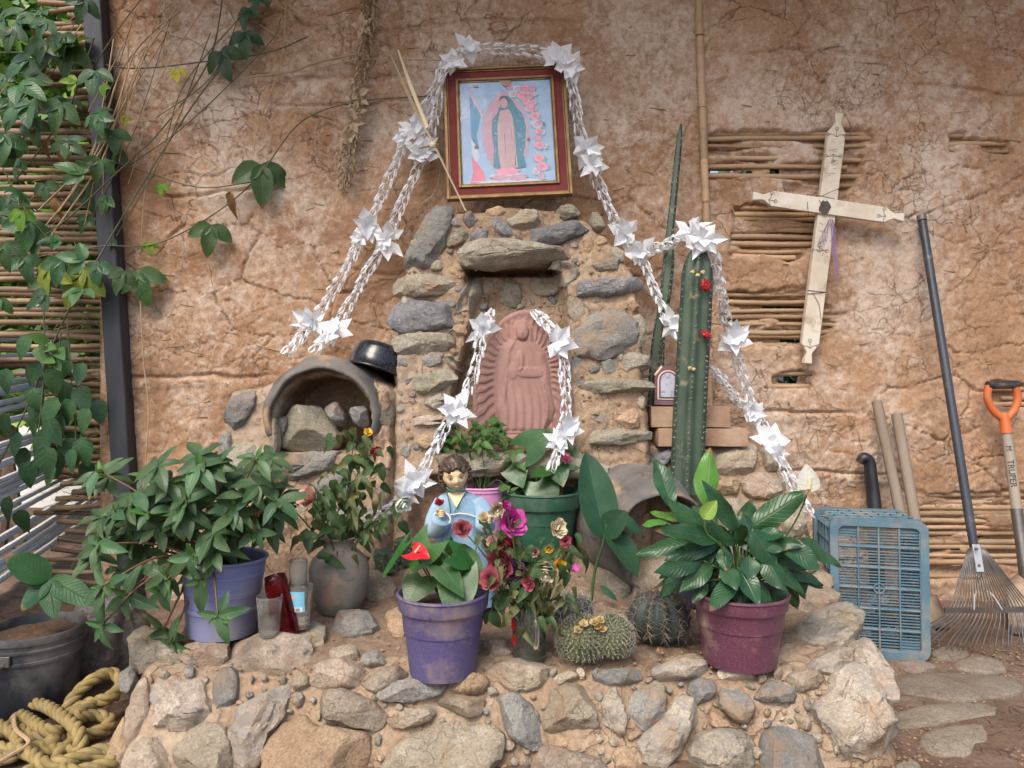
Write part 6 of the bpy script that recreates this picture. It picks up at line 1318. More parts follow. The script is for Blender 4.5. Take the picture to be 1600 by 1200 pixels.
# ------------------------------------------------ bucket with a seedling, bag, rope
cbk = Vector(((53 - 800) / F * 2.08, 2.08, 0.)); kb_ = S(1, 2.08)
bk = thing('bucket_plant', cbk, 'dirty black bucket with ridged rim planted with a ribbed-leaf seedling', 'bucket')
b = MB(); b.lathe([(r * kb_, z * kb_) for r, z in ((0, 2), (60, 0), (62, 3), (66, 80), (67, 86), (70, 87), (70.5, 91), (68, 92), (68.5, 104), (72, 105), (72.5, 108), (69, 109), (69.5, 116), (72.5, 117), (73, 124), (72.5, 127), (69, 127), (67, 120), (64, 70))], 56, cbk, jit=.015); b.build('bucket_shell', MT['black_plastic'], bk, sharp=35)
b = MB(); V = [cbk + Vector((0, 0, 114 * kb_))]; 
for q in range(1, 6):
    for a in range(24): V.append(cbk + Vector((67 * kb_ * q / 5 * math.cos(a * .2618), 67 * kb_ * q / 5 * math.sin(a * .2618), (114 + R(-3, 3)) * kb_)))
b.add(V, [(0, 1 + a, 1 + (a + 1) % 24) for a in range(24)] + [(1 + q * 24 + a, 25 + q * 24 + a, 25 + q * 24 + (a + 1) % 24, 1 + q * 24 + (a + 1) % 24) for q in range(4) for a in range(24)]); b.build('soil', MT['soil'], bk)
MB().tube(bez([cbk + Vector((.02, -73 * kb_, 100 * kb_)), cbk + Vector((-.03, -76 * kb_, 72 * kb_)), cbk + Vector((-.09, -70 * kb_, 50 * kb_))], 6), .0016, 6).build('wire_handle', MT['wire'], bk)
b = MB(); b.X = Matrix.Translation(cbk + Vector((.0, -72 * kb_, 97 * kb_))); b.box((0, 0, 0), (.04, .008, .028)); b.build('handle_lug', MT['black_plastic'], bk, smooth=False, bevel=.002)
sr = P(78, 965, 2.06); MB().tube([sr, P(80, 935, 2.06), P(78, 908, 2.06)], .003, 6).build('stem', MT['stem_green'], bk)
for i, (t0, w_, dy, nr) in enumerate((((10, 868), 44, -.05, (0, -.8, .6)), ((145, 940), 38, -.04, (.1, -.8, .6)), ((82, 962), 34, -.07, (.3, -1, .2)), ((30, 950), 34, -.06, (-.2, -.9, .4)))):
    p0 = P(78, 904 + i, 2.06); p1 = P(*t0, 2.06 + dy); put_leaf(bk, leaf_mesh('seedling_leaf', MT['leaf_seed'], Ln=(p1 - p0).length, W=S(w_, 2.06), pf=pf_obl, nx=8, ny=22, cup=.15, curl=.15, wave=.012, seed=i), p0, p1 - p0, nr)
m_, t__, b__, o__ = nodes('plastic_sheet'); vv_ = coords(t__); b__.inputs['Base Color'].default_value = (.17, .155, .145, 1); b__.inputs['Roughness'].default_value = .22; b__.inputs['Alpha'].default_value = .86; n1_ = bump_(t__, b__, noise_(t__, vv_, 22, 8, .6, 1.2), .9, .02); MT['sheet'] = m_
b = MB(); cb_ = P(165, 985, 2.3); nb, mb_ = 60, 40; V = []
for i in range(mb_ + 1):
    for k in range(nb):
        th = math.pi * i / mb_; a = 2 * math.pi * k / nb; p = Vector((math.sin(th) * math.cos(a), math.sin(th) * math.sin(a), math.cos(th))); r = 1 + .20 * mnoise.fractal(p * 2.2, .9, 2, 5) - .16 * abs(mnoise.noise(p * 4.5)); V.append(cb_ + Vector((p.x * .115, p.y * .11, p.z * .17 - .03)) * r)
b.add(V, [(i * nb + k, (i + 1) * nb + k, (i + 1) * nb + (k + 1) % nb, i * nb + (k + 1) % nb) for i in range(mb_) for k in range(nb)]); bag = b.build('plastic_bag', MT['sheet'], None, sharp=None); tag(bag, 'crumpled grey translucent plastic bag between the bucket and the stone bed', 'bag')
MT['rope'] = mat('rope', [(.15, .105, .035), (.25, .185, .065), (.35, .265, .11)], 30, .85, .6, 120, .003, amt=0, stretch=(1, 1, 1), dirt=(.18, .15, .11), dscale=14, dlo=.55, dhi=.7)
def rope(pts, rr, name, par, turns=36.):
    path = bez(pts, 14); Ls = [0]
    for i in range(1, len(path)): Ls.append(Ls[-1] + (path[i] - path[i - 1]).length)
    n = int(Ls[-1] / .006); ip = [np.interp(np.linspace(0, Ls[-1], n), Ls, [p[k] for p in path]) for k in range(3)]; C = [Vector((ip[0][i], ip[1][i], ip[2][i])) for i in range(n)]; b = MB(); up = Vector((0, 0, 1)); fr_ = []
    for i in range(n):
        t = (C[min(i + 1, n - 1)] - C[max(i - 1, 0)]).normalized(); up = (up - t * up.dot(t)); up = up.normalized() if up.length > 1e-4 else t.orthogonal().normalized(); fr_.append((up.copy(), t.cross(up)))
    for k in range(3):
        b.tube([C[i] + (fr_[i][0] * math.cos(i * .006 * turns * 2 + k * 2.094) + fr_[i][1] * math.sin(i * .006 * turns * 2 + k * 2.094)) * rr * .5 for i in range(n)], rr * .56, 7)
    return b.build(name, MT['rope'], par, sharp=None)
rp = thing('rope_coil', P(85, 1150, 1.85), 'tangled pile of thick yellowish twisted rope on the ground beside the bucket', 'rope')
def gp(u, v, z): Y = (H - z) * F / (v - 600); return P(u, v, Y)
rope([gp(-60, 1120, .02), gp(10, 1108, .025), gp(60, 1100, .05), gp(105, 1125, .06), gp(125, 1150, .05), gp(115, 1175, .02), gp(60, 1168, .02), gp(-40, 1190, .02)], .0165, 'rope_strand', rp)
rope([gp(98, 1122, .03), gp(115, 1090, .07), gp(145, 1062, .10), gp(175, 1052, .10), gp(190, 1068, .08), gp(170, 1090, .07), gp(125, 1105, .05), gp(110, 1135, .03), gp(128, 1165, .02)], .017, 'rope_strand', rp)
rope([gp(20, 1150, .02), gp(30, 1118, .035), gp(70, 1140, .05), gp(92, 1145, .035), gp(60, 1152, .03), gp(25, 1140, .03), gp(-20, 1150, .02)], .016, 'rope_strand', rp)
rope([gp(180, 1088, .05), gp(140, 1104, .06), gp(118, 1120, .06), gp(150, 1118, .04), gp(172, 1125, .03), gp(160, 1140, .02), gp(120, 1155, .02), gp(90, 1190, .02), gp(160, 1180, .02), gp(185, 1165, .02)], .016, 'rope_strand', rp)
rope([gp(-40, 1165, .02), gp(40, 1175, .03), gp(80, 1195, .03), gp(160, 1172, .03), gp(188, 1178, .02)], .0165, 'rope_strand', rp); rope([gp(30, 1215, .02), gp(70, 1195, .02), gp(120, 1205, .02), gp(180, 1190, .015)], .016, 'rope_strand', rp)
rope([gp(-30, 1128, .03), gp(15, 1140, .04), gp(30, 1165, .035), gp(10, 1185, .02), gp(-40, 1175, .02)], .016, 'rope_strand', rp)
MB().ball(gp(80, 1160, .03), .02, 12, 8, jit=.3).build('rope_end', MT['rope'], rp); MB().tube(bez([gp(22, 1118, .05), gp(25, 1140, .06), gp(45, 1160, .05), gp(20, 1178, .04), gp(-10, 1196, .03)], 5), .005, 6).build('tie_cord', MT['stem_dry'], rp)
# ------------------------------------------------ cacti
MT['cactus'] = mat('cactus_skin', [(.022, .045, .030), (.042, .070, .045), (.065, .095, .062)], 9, .55, .3, 40, .003, amt=.1, dirt=(.24, .2, .13), dscale=14, dlo=.6, dhi=.72); MT['spine'] = mat('spine', [(.30, .27, .22), (.48, .44, .37)], 30, .7, 0, amt=0); MT['spine_dark'] = mat('spine_dark', [(.16, .12, .10), (.30, .24, .2)], 30, .7, 0, amt=0)
MT['cactus_dark'] = mat('cactus_dark', [(.018, .032, .028), (.035, .055, .046)], 14, .6, .3, 60, .003, amt=.05); MT['tubercle'] = mat('tubercle', [(.045, .060, .025), (.085, .10, .045), (.12, .125, .06)], 20, .7, .3, 80, .002, amt=0); MT['dry_flower'] = mat('dry_flower', [(.40, .27, .1), (.55, .42, .2)], 40, .7, .3, 80, amt=.1)
def spine(b, p, d, ln, r=.0007): b.tube([p, p + Vector(d).normalized() * ln], [r, r * .25], 3, cap=False)
def column(name, path, rad, ribs, label, cat, rib=.22, spl=.008, step=.02):
    path = bez(path, 10); o = thing(name, path[0], label, cat); n = ribs * 6; V = []; m = len(path); fr_ = []
    for i, p in enumerate(path):
        t = (path[min(i + 1, m - 1)] - path[max(i - 1, 0)]).normalized(); x = Vector((1, 0, 0)); x = (x - t * x.dot(t)).normalized(); y = t.cross(x); r = rad[0] + (rad[1] - rad[0]) * i / (m - 1)
        k_end = 1 if i < m - 4 else (.97, .88, .68, .3)[i - (m - 4)]
        fr_.append((p, x, y, r * k_end))
        for k in range(n): a = 2 * math.pi * k / n; rr = r * k_end * (1 - rib * (.5 - .5 * math.cos(a * ribs)) ** .8) * (1 + .03 * mnoise.noise(Vector((k, i * .5, 3)))); V.append(p + x * rr * math.cos(a) + y * rr * math.sin(a))
    b = MB(); b.add(V, [(i * n + k, i * n + (k + 1) % n, (i + 1) * n + (k + 1) % n, (i + 1) * n + k) for i in range(m - 1) for k in range(n)] + [tuple((m - 1) * n + k for k in range(n))]); b.build('trunk', MT['cactus'], o, sharp=None)
    s = MB(); L_ = sum((path[i + 1] - path[i]).length for i in range(m - 1)); cnt = int(L_ / step)
    for j in range(cnt):
        f = (j + .5) / cnt * (m - 1); i = int(f); p, x, y, r = fr_[i]; p = p.lerp(fr_[min(i + 1, m - 1)][0], f - i)
        for k in range(ribs):
            a = 2 * math.pi * k / ribs; d = x * math.cos(a) + y * math.sin(a); q = p + d * r
            if d.y > .3: continue
            if random.random() < .15: continue
            q = q + rv(.0025); s.ball(q, R(.001, .0022), 5, 4)
            for e in range(random.randint(3, 7)): spine(s, q, d + rv(.9), spl * R(.5, 1.5), .0009)
    s.build('spines', MT['spine'], o, sharp=None)['kind'] = 'stuff'; return o
colm = column('column_cactus', [P(1073, 770, 2.585), P(1078, 640, 2.585), P(1085, 520, 2.59), P(1092, 384, 2.60)], (S(27, 2.58), S(25, 2.6)), 7, 'thick ribbed column cactus with red bows, rising above the clay pot oven', 'cactus')
thin = column('thin_cactus', [P(1032, 640, 2.80), P(1030, 560, 2.80), P(1038, 450, 2.82), P(1050, 330, 2.86), P(1064, 194, 2.90)], (S(9, 2.8), S(5.2, 2.9)), 5, 'tall whip-thin cactus stem reaching up the wall behind the column cactus', 'cactus', spl=.014)
column('thin_cactus', [P(1020, 640, 2.78), P(1026, 540, 2.79), P(1040, 460, 2.80), P(1048, 385, 2.83)], (S(10, 2.8), S(8, 2.85)), 5, 'shorter thin cactus stem beside the whip-thin one, under the garland', 'cactus', spl=.014)
MT['red_foil'] = mat('red_foil', [(.30, .008, .012), (.5, .02, .025)], 30, .28, .2, 60, amt=0, metal=.25)
for (u, v, tl, lb) in ((1102, 446, 0, 'bright red ribbon bow pinned high on the column cactus'), (1103, 523, .9, 'dark red ribbon bow pinned halfway up the column cactus')):
    b = MB(); c = P(u, v, 2.525); X = Matrix.Translation(c) @ Matrix.Rotation(math.radians(90) - tl, 4, 'X') @ Matrix.Rotation(.4, 4, 'Y'); b.X = X
    for k in range(18):
        a = k * .349; r = .024 if k % 2 else .019; d = Vector((math.cos(a), math.sin(a), 0)); nn_ = Vector((-math.sin(a), math.cos(a), 0)); V = []
        for t_, w_, h_ in ((0.1, .002, .002), (.5, .0035, .008), (1., .0025, .002), (.55, .003, -.001)): V += [d * r * t_ + nn_ * w_ + Vector((0, 0, h_)), d * r * t_ - nn_ * w_ + Vector((0, 0, h_))]
        b.add(V, [(0, 1, 3, 2), (2, 3, 5, 4), (4, 5, 7, 6)])
    b.ball((0, 0, .003), .006, 8, 5); tag(b.build('ribbon_bow', MT['red_foil'], None, sharp=None), lb, 'bow', 'red bows on the cactus')
b = MB()                                            # dried scabs of old flowers on the column
for u, v in ((1082, 425), (1090, 430), (1098, 425), (1078, 575), (1084, 577)): b.ball(P(u, v, 2.523), .008, 7, 5, (1, .5, .8), jit=.5)
b.build('dry_scab', MT['dry_flower'], colm, smooth=False)
def barrel(name, c, r, sc, m, label, ribs=13, spl=.018, rows=9, sm='spine', flowers=0, tub=False, cat='cactus', lobes=None):
    o = thing(name, c - Vector((0, 0, r * sc[2] * .8)), label, cat)
    for li, (lc, lr, ls) in enumerate(lobes or [(c, r, sc)]):
        nu, nv = ribs * 6, 24; V = []
        for i in range(nv + 1):
            th = math.pi * i / nv
            for k in range(nu):
                a = 2 * math.pi * k / nu; rr = lr * (1 - (.14 if not tub else .03) * (.5 - .5 * math.cos(a * ribs)) * math.sin(th)); rr *= 1 - .16 * math.exp(-(th / .35) ** 2); V.append(lc + Vector((math.sin(th) * math.cos(a) * ls[0], math.sin(th) * math.sin(a) * ls[1], math.cos(th) * ls[2])) * rr)
        b = MB(); b.add(V, [(i * nu + k, (i + 1) * nu + k, (i + 1) * nu + (k + 1) % nu, i * nu + (k + 1) % nu) for i in range(nv) for k in range(nu)]); b.build('body', m, o, sharp=None)
        s = MB(); tb = MB()
        for i in range(1, rows):
            th = .15 + (2.3 - .15) * i / rows; nk = ribs if not tub else max(6, int(30 * math.sin(th)))
            for k in range(nk):
                a = 2 * math.pi * (k + (.5 if tub and i % 2 else 0)) / nk; d = Vector((math.sin(th) * math.cos(a), math.sin(th) * math.sin(a), math.cos(th))); q = lc + Vector((d.x * ls[0], d.y * ls[1], d.z * ls[2])) * lr * (1.0 if not tub else .99)
                if d.y > .45: continue
                if tub: tb.ball(q, lr * .085, 7, 5, (1, 1, 1)); q = q + d * lr * .085
                for e in range(12 if not tub else 7): spine(s, q, d * .5 + rv(1.), spl * R(.7, 1.2), .0011 if not tub else .0006)
        if tub: tb.build('tubercles', m, o, sharp=None)['kind'] = 'stuff'
        s.build('spines', MT[sm], o, sharp=None)['kind'] = 'stuff'
    return o
cb1 = on_bed(1032, 1000); r_ = S(50, cb1.y); barrel('barrel_cactus', cb1 + Vector((0, .02, r_ * .72)), r_, (1, .9, .85), MT['cactus_dark'], 'round dark barrel cactus with long star-shaped spines beside the burgundy pot', 12, .026, 9, 'spine_dark')
k9 = on_bed(930, 1030); r_ = S(32, k9.y); hc_ = barrel('cushion_cactus', k9 + Vector((0, 0, r_ * .9)), r_, (1, 1, 1), MT['tubercle'], 'two-lobed heart-shaped cushion cactus with fine spines and dried yellow flowers', 13, .009, 15, 'spine', tub=True, lobes=[(P(908, 1000, k9.y), S(37, k9.y), (1, .9, .98)), (P(954, 996, k9.y), S(34, k9.y), (1, .9, 1.0))])
for i, (u, v) in enumerate(((928, 972), (938, 968), (941, 982), (903, 984), (912, 974), (934, 978), (900, 992))):
    bloom(P(u, v, k9.y - .045), S(5.5, k9.y), (R(-.5, .5), -.6, .8), MT['dry_flower'], 'dried_flower', hc_, 2, 1.1, i)
c3 = on_bed(896, 985); r_ = S(33, c3.y); barrel('barrel_cactus', c3 + Vector((0, .03, r_ * .8)), r_, (1, .9, .9), MT['cactus_dark'], 'small spiny cactus tucked between the glass mug and the cushion cactus', 11, .022, 7, 'spine')
for (u, v, r, lb) in ((632, 858, 15, 'stubby spiny cactus shoot behind the purple pot, the taller of two'), (604, 868, 20, 'low spiny cactus shoot beside the clay vase, the wider of two')):
    c4 = on_bed(u, v + 22); column('cactus_shoot', [c4, c4 + Vector((-.005, 0, S(22, c4.y))), c4 + Vector((0, 0, S(44 if r < 18 else 34, c4.y)))], (S(r, c4.y), S(r * .9, c4.y)), 8, lb, 'cactus', spl=.012, step=.014)

# ------------------------------------------------ cut roses in the clay vase, wilted bouquet in the mug
MT['petal_pink'] = mat('petal_pink', [(.52, .27, .24), (.66, .46, .38)], 40, .6, .1, 60, amt=.05); MT['petal_white'] = mat('petal_white', [(.58, .64, .50), (.72, .75, .66)], 40, .6, .1, 60, amt=0); MT['petal_red'] = mat('petal_red', [(.45, .015, .05), (.58, .05, .1)], 40, .5, .1, 60, amt=.1); MT['petal_magenta'] = mat('petal_magenta', [(.42, .03, .25), (.6, .09, .38)], 40, .6, .2, 80, amt=.1)
MT['petal_dryred'] = mat('petal_dryred', [(.2, .025, .05), (.36, .09, .11)], 40, .7, .3, 90, amt=.2); MT['petal_cream'] = mat('petal_cream', [(.58, .48, .30), (.78, .71, .55)], 40, .7, .3, 90, amt=.1); MT['petal_yellow'] = mat('petal_yellow', [(.6, .33, .02), (.7, .46, .06)], 40, .6, .2, 60, amt=.1); MT['petal_dryviolet'] = mat('petal_dryviolet', [(.06, .02, .05), (.14, .05, .1)], 40, .7, .3, 60, amt=.2)
RL = [leaf_mesh('rose_leaf', MT['leaf_rose'], Ln=.05, W=.028, pf=pf_ovate, curl=c_, cup=.45, wave=.04, seed=i) for i, c_ in enumerate((.3, .5, .7))]; WLf = [leaf_mesh('wilted_leaf', MT['leaf_wilt'], Ln=.045, W=.022, pf=pf_ovate, curl=.9, cup=1.1, wave=.08, seed=i) for i in range(2)]
def cut_flower(name, root, tip, m, r, label, nleaf, mixw=.3, layers=4, open_=1., axis=None, spread=.05, cat='flower', seed=0, group=None, sag=.02, t0_=.25, lsc=1., bl='bloom'):
    o = thing(name, root, label, cat, group); root = Vector(root); tip = Vector(tip); mid = root.lerp(tip, .55) + Vector((0, 0, sag)); path = bez([root, mid, tip], 8); MB().tube(path, [.0026 - .00007 * i for i in range(len(path))], 6).build('stem', MT['stem_green'], o, sharp=None)
    ax_ = Vector(axis) if axis else (tip - mid).normalized()
    if m: bloom(tip, r, ax_, MT[m], bl, o, layers, open_, seed)
    for k in range(3 if m else 0):
        a = k * 2.09; put_leaf(o, WLf[0], tip - ax_ * r * .5, ax_.orthogonal() * math.cos(a) + ax_.cross(ax_.orthogonal()) * math.sin(a) - ax_ * .3, ax_, 'sepal', r * 16)
    for k in range(nleaf):
        f = t0_ + (1 - t0_) * k / max(1, nleaf - 1) * (.95 if not m else .76); p = path[min(len(path) - 1, int(f * (len(path) - 1)))] + rv(spread) * Vector((1, .6, .6)).length * .5; d = Vector((R(-1, 1), R(-1, .4), R(-1, .1))); w_ = random.random() < mixw
        put_leaf(o, random.choice(WLf if w_ else RL), p, d, Vector((R(-.5, .5), -.7, .7)), 'leaf', R(.75, 1.15) * lsc)
    return o
vr = cv_ + Vector((0, 0, S(70, cv_.y))); Yv = cv_.y; GR = 'roses in the clay vase'
cut_flower('cut_rose', vr, P(586, 704, Yv - .02), 'petal_red', S(10.5, Yv), 'drooping red rosebud on the tallest stem in the clay vase', 44, .35, 3, .8, (.5, -.6, -.5), .11, seed=1, group=GR, sag=.06)
cut_flower('cut_rose', vr, P(482, 776, Yv - .24), 'petal_pink', S(16, Yv), 'pale pink rose nodding out of the clay vase', 22, .3, 4, .9, (-.4, -.7, .35), .10, seed=2, group=GR, sag=.03)
cut_flower('cut_rose', vr, P(628, 786, Yv - .12), 'petal_white', S(16, Yv), 'creamy white rose hanging out of the clay vase beside the figurine', 20, .2, 3, .75, (.5, -.5, -.3), .10, seed=3, group=GR, sag=.03)
cut_flower('cut_foliage', vr, P(556, 668, Yv + .01), None, 0, 'leafy wilting rose stem standing upright in the clay vase', 40, .35, axis=(0, 0, 1), spread=.11, seed=4, cat='foliage', sag=.02)
cut_flower('cut_foliage', vr, P(505, 800, Yv - .1), None, 0, 'rose leaves drooping over the rim of the clay vase', 22, .2, axis=(0, 0, 1), spread=.12, seed=5, cat='foliage', sag=.05)
cut_flower('cut_rose', vr, P(575, 675, Yv), 'petal_yellow', S(6, Yv), 'small yellow blossom at the top of the clay vase bouquet', 8, .2, 2, 1.1, (.3, -.6, .6), .05, seed=6, group=GR, t0_=.7)
cut_flower('cut_rose', vr, P(424, 768, Yv - .12), 'petal_yellow', S(7, Yv), 'small yellow blossom among the leaves of the blue-potted plant', 6, .2, 2, 1.1, (-.3, -.8, .3), .05, seed=7, group=GR, t0_=.5)
mr = cm + Vector((0, 0, 30 * km)); Ym = cm.y; GW = 'wilted flowers in the glass mug'
WF = [((801, 816), 'petal_magenta', 19, 4, 1.05, 'wilted magenta rose standing above the others in the glass mug'), ((778, 797), 'petal_cream', 13, 3, .95, 'dried cream rose beside the magenta rose and the figurine'), ((756, 809), 'petal_cream', 10, 3, .75, 'drooping yellowed rosebud touching the blue robe'), ((792, 850), 'petal_red', 15, 4, .9, 'faded red rose just below the magenta rose'), ((782, 880), 'petal_dryred', 18, 4, 1.1, 'shrivelled brownish red flower in the middle of the wilted bouquet'), ((766, 905), 'petal_dryred', 15, 4, 1., 'dried crimson flower hanging over the purple pot'), ((872, 825), 'petal_cream', 15, 4, .9, 'dried cream rose on the highest stem above the cushion cactus'), ((852, 893), 'petal_cream', 17, 4, .95, 'crumpled cream rose low in the mug beside the yellow one'), ((874, 884), 'petal_yellow', 11, 3, .8, 'small bright yellow rose beside the crumpled cream rose'), ((899, 886), 'petal_magenta', 11, 3, .55, 'closed pink bud hanging down near the cushion cactus'), ((884, 846), 'petal_dryred', 9, 3, .9, 'small dry brown blossom under the highest cream rose'), ((722, 826), 'petal_dryred', 12, 3, 1.1, 'withered dark pink flower hanging across the blue robe'), ((806, 890), 'petal_dryviolet', 14, 4, 1., 'blackened violet flower at the heart of the bouquet'), ((790, 790), 'petal_magenta', 9, 3, .7, 'small magenta bud behind the dried cream rose'), ((836, 862), 'petal_pink', 9, 3, .8, 'tiny pale pink rosebud between the red rose and the high cream rose'), ((768, 846), 'petal_pink', 9, 3, .9, 'small faded pink blossom below the drooping yellowed bud'), ((826, 912), 'petal_dryred', 10, 3, 1., 'small crushed crimson flower just above the mug rim'), ((858, 858), 'petal_yellow', 8, 3, .7, 'half-open yellow rosebud between the two cream roses')]
for i, ((u, v), m, r, ly, op, lb) in enumerate(WF):
    tp_ = P(u, v, Ym - .045 + .03 * math.sin(i * 2.3) - (.03 if v > 870 else 0)); cut_flower('wilted_flower', mr + Vector((R(-.02, .02), R(-.02, .02), 0)), tp_, m, S(r * 1.0, Ym), lb, 11 if i % 2 else 8, .6, ly, op, (R(-.5, .5), -.7, R(-.4, .6)) if i != 9 else (.1, -.2, -1), .09, seed=20 + i, group=GW, sag=.03, t0_=.35, lsc=.8)
cut_flower('cut_foliage', mr, P(776, 940, Ym - .07), None, 0, 'cluster of green leaves hanging over the rim of the glass mug', 9, .15, axis=(0, 0, 1), spread=.07, seed=50, cat='foliage', sag=.09, t0_=.65)
cut_flower('cut_foliage', mr, P(896, 852, Ym), None, 0, 'fresh green sprig leaning out of the mug towards the broad-leaved plant', 12, .1, axis=(0, 0, 1), spread=.06, seed=51, cat='foliage', sag=.03, t0_=.6)

# ------------------------------------------------ paper garlands
m_, t__, b__, o__ = nodes('white_paper'); b__.inputs['Base Color'].default_value = (.84, .86, .89, 1); b__.inputs['Roughness'].default_value = .65; tl_ = N(t__, 'BsdfTranslucent'); tl_.inputs[0].default_value = (.8, .83, .88, 1); mx_ = N(t__, 'MixShader'); mx_.inputs[0].default_value = .25; L(t__, b__.outputs[0], mx_.inputs[1]); L(t__, tl_.outputs[0], mx_.inputs[2]); L(t__, mx_.outputs[0], o__.inputs[0]); MT['paper'] = m_
MT['dry_paper'] = mat('dry_paper', [(.32, .23, .14), (.52, .41, .27)], 18, .8, .2, 60, amt=.2)
def star_mesh(name, m, r, n, seed, layers=2):
    """paper flower: folded pointed petals with pinked edges"""
    rnd = random.Random(seed); b = MB()
    for l in range(layers):
        for k in range(n - 2 * l):
            a = 2 * math.pi * (k + .5 * l) / (n - 2 * l) + rnd.uniform(-.28, .28); el_ = rnd.uniform(-.15, .4) + .5 * l; d = Vector((math.cos(a) * math.cos(el_), math.sin(a) * math.cos(el_), math.sin(el_))); s_ = d.cross(Vector((0, 0, 1))).normalized(); u_ = s_.cross(d)
            ln = r * rnd.uniform(.7, 1.2) * (1 - .3 * l); V = []; teeth = 9; fold_ = rnd.uniform(-.5, .8); bend = rnd.uniform(-.25, .3); wd = rnd.uniform(.26, .38)
            for j in range(teeth * 2 + 1):
                t = j / (teeth * 2); w_ = r * wd * (t / .5 if t < .5 else (1 - t) / .5) * (1. if j % 2 or t < .3 else .84); z_ = u_ * bend * ln * t * t; V += [d * ln * t - s_ * w_ + u_ * w_ * fold_ + z_, d * ln * t + z_, d * ln * t + s_ * w_ + u_ * w_ * fold_ + z_]
            b.add(V, [(j * 3 + i, j * 3 + 1 + i, j * 3 + 4 + i, j * 3 + 3 + i) for j in range(teeth * 2) for i in range(2)])
    return mesh(name, b.V, b.F, m, False)
STARS = [star_mesh('paper_star_mesh', MT['paper'], .076, 6, i) for i in range(9)]
def garland(name, pts, stars, label, m=None, wd=.020, cat='garland', group='white paper garlands', star_sc=.98, density=.0225):
    m = m or MT['paper']; P3 = [P(u, v, Y) for u, v, Y in pts]; path = bez(P3, 12); o = thing(name, path[-1], label, cat, group); Ls = [0]
    for i in range(1, len(path)): Ls.append(Ls[-1] + (path[i] - path[i - 1]).length)
    n = int(Ls[-1] / density); A = np.array([p[:] for p in path]); b = MB()
    for i in range(n):
        s = Ls[-1] * i / n; c = Vector([np.interp(s, Ls, A[:, k]) for k in range(3)]); c2 = Vector([np.interp(s + .012, Ls, A[:, k]) for k in range(3)]); t = (c2 - c); t = t.normalized() if t.length > 1e-6 else Vector((0, 0, -1)); x = t.orthogonal().normalized(); x = (Vector((1, 0, 0)) - t * t.x).normalized() if abs(t.x) < .95 else x; y = t.cross(x)
        pulse = .68 + .45 * abs(math.sin(s * 21 + 2 * math.sin(s * 5))); nk = 3; c = c + rv(.003)
        for k in range(nk):
            a = 2 * math.pi * (k + .5 * (i % 2)) / nk + R(-.25, .25); d = x * math.cos(a) + y * math.sin(a); e = t.cross(d); cc_ = c + d * wd * .72 * pulse; L_ = .0185 * R(.8, 1.25); w2 = wd * .55 * pulse * R(.8, 1.2); V = []; q = 9; sw = .0030
            for j in range(q):
                f = 2 * math.pi * j / q; pt = cc_ + t * math.cos(f) * L_ + e * math.sin(f) * w2 + d * .004 * math.cos(f); V += [pt - d * sw + rv(.0007), pt + d * sw + rv(.0007)]
            b.add(V, [(2 * j, 2 * j + 1, (2 * j + 3) % (2 * q), (2 * j + 2) % (2 * q)) for j in range(q)])
    ch = b.build('paper_chain', m, o, smooth=False); ch['kind'] = 'stuff'
    for u, v, sc in stars:
        j = min(range(len(path)), key=lambda i: abs(path[i].x / path[i].y * F + 800 - u) + abs(600 - (path[i].z - H) / path[i].y * F - v)); c = P(u, v, path[j].y - .018)
        M_ = Matrix.Translation(c) @ Matrix.Rotation(math.radians(90) + R(-.35, .35), 4, 'X') @ Matrix.Rotation(R(-.4, .4), 4, 'Y') @ Matrix.Rotation(R(0, 6.28), 4, 'Z') @ Matrix.Scale(sc * star_sc * path[j].y / 2.95, 4)
        me = random.choice(STARS) if m is MT['paper'] else random.choice(STARS_DRY); link('paper_star', me, o, M_)
    return o
STARS_DRY = [star_mesh('dry_star_mesh', MT['dry_paper'], .055, 5, i + 9) for i in range(2)]
garland('paper_garland', [(690, 120, 2.88), (668, 160, 2.90), (642, 205, 2.92), (610, 275, 2.93), (575, 350, 2.93), (535, 430, 2.92), (490, 500, 2.88), (446, 556, 2.76)], [(648, 200, .95), (632, 215, .8), (572, 352, 1.05), (490, 500, 1.1), (560, 372, .7)], 'white paper garland with star flowers, outer strand from the picture to the oven arch')
garland('paper_garland', [(686, 150, 2.90), (672, 215, 2.91), (640, 290, 2.92), (605, 370, 2.92), (570, 432, 2.91), (528, 505, 2.87), (488, 552, 2.74)], [(658, 240, 1.), (668, 228, .7), (604, 374, 1.1), (522, 515, 1.1)], 'white paper garland with star flowers, inner strand from the picture to the oven arch')
garland('paper_garland', [(686, 122, 2.86), (700, 95, 2.88), (735, 79, 2.90), (790, 77, 2.91), (850, 82, 2.90), (892, 100, 2.88)], [(733, 74, .95), (708, 96, .8), (872, 92, 1.1), (892, 104, 1.)], 'white paper garland draped across the top of the framed picture', wd=.022)
garland('paper_garland', [(888, 100, 2.88), (897, 150, 2.89), (908, 215, 2.89), (925, 262, 2.89), (950, 320, 2.89), (975, 372, 2.88), (998, 392, 2.86)], [(918, 232, 1.05), (926, 258, 1.), (978, 366, 1.), (1000, 393, 1.05)], 'white paper garland with star flowers hanging from the picture towards the column cactus', wd=.022)
garland('paper_garland', [(998, 392, 2.86), (1030, 386, 2.80), (1062, 372, 2.68), (1090, 360, 2.57), (1112, 378, 2.55)], [(1080, 362, 1.05), (1100, 372, 1.1), (1088, 385, .9)], 'short white paper garland swagged onto the head of the column cactus')
garland('paper_garland', [(1000, 398, 2.85), (1020, 448, 2.80), (1040, 490, 2.73), (1062, 530, 2.64)], [(1052, 506, .95)], 'white paper garland running down behind the thin cactus stems', wd=.016)
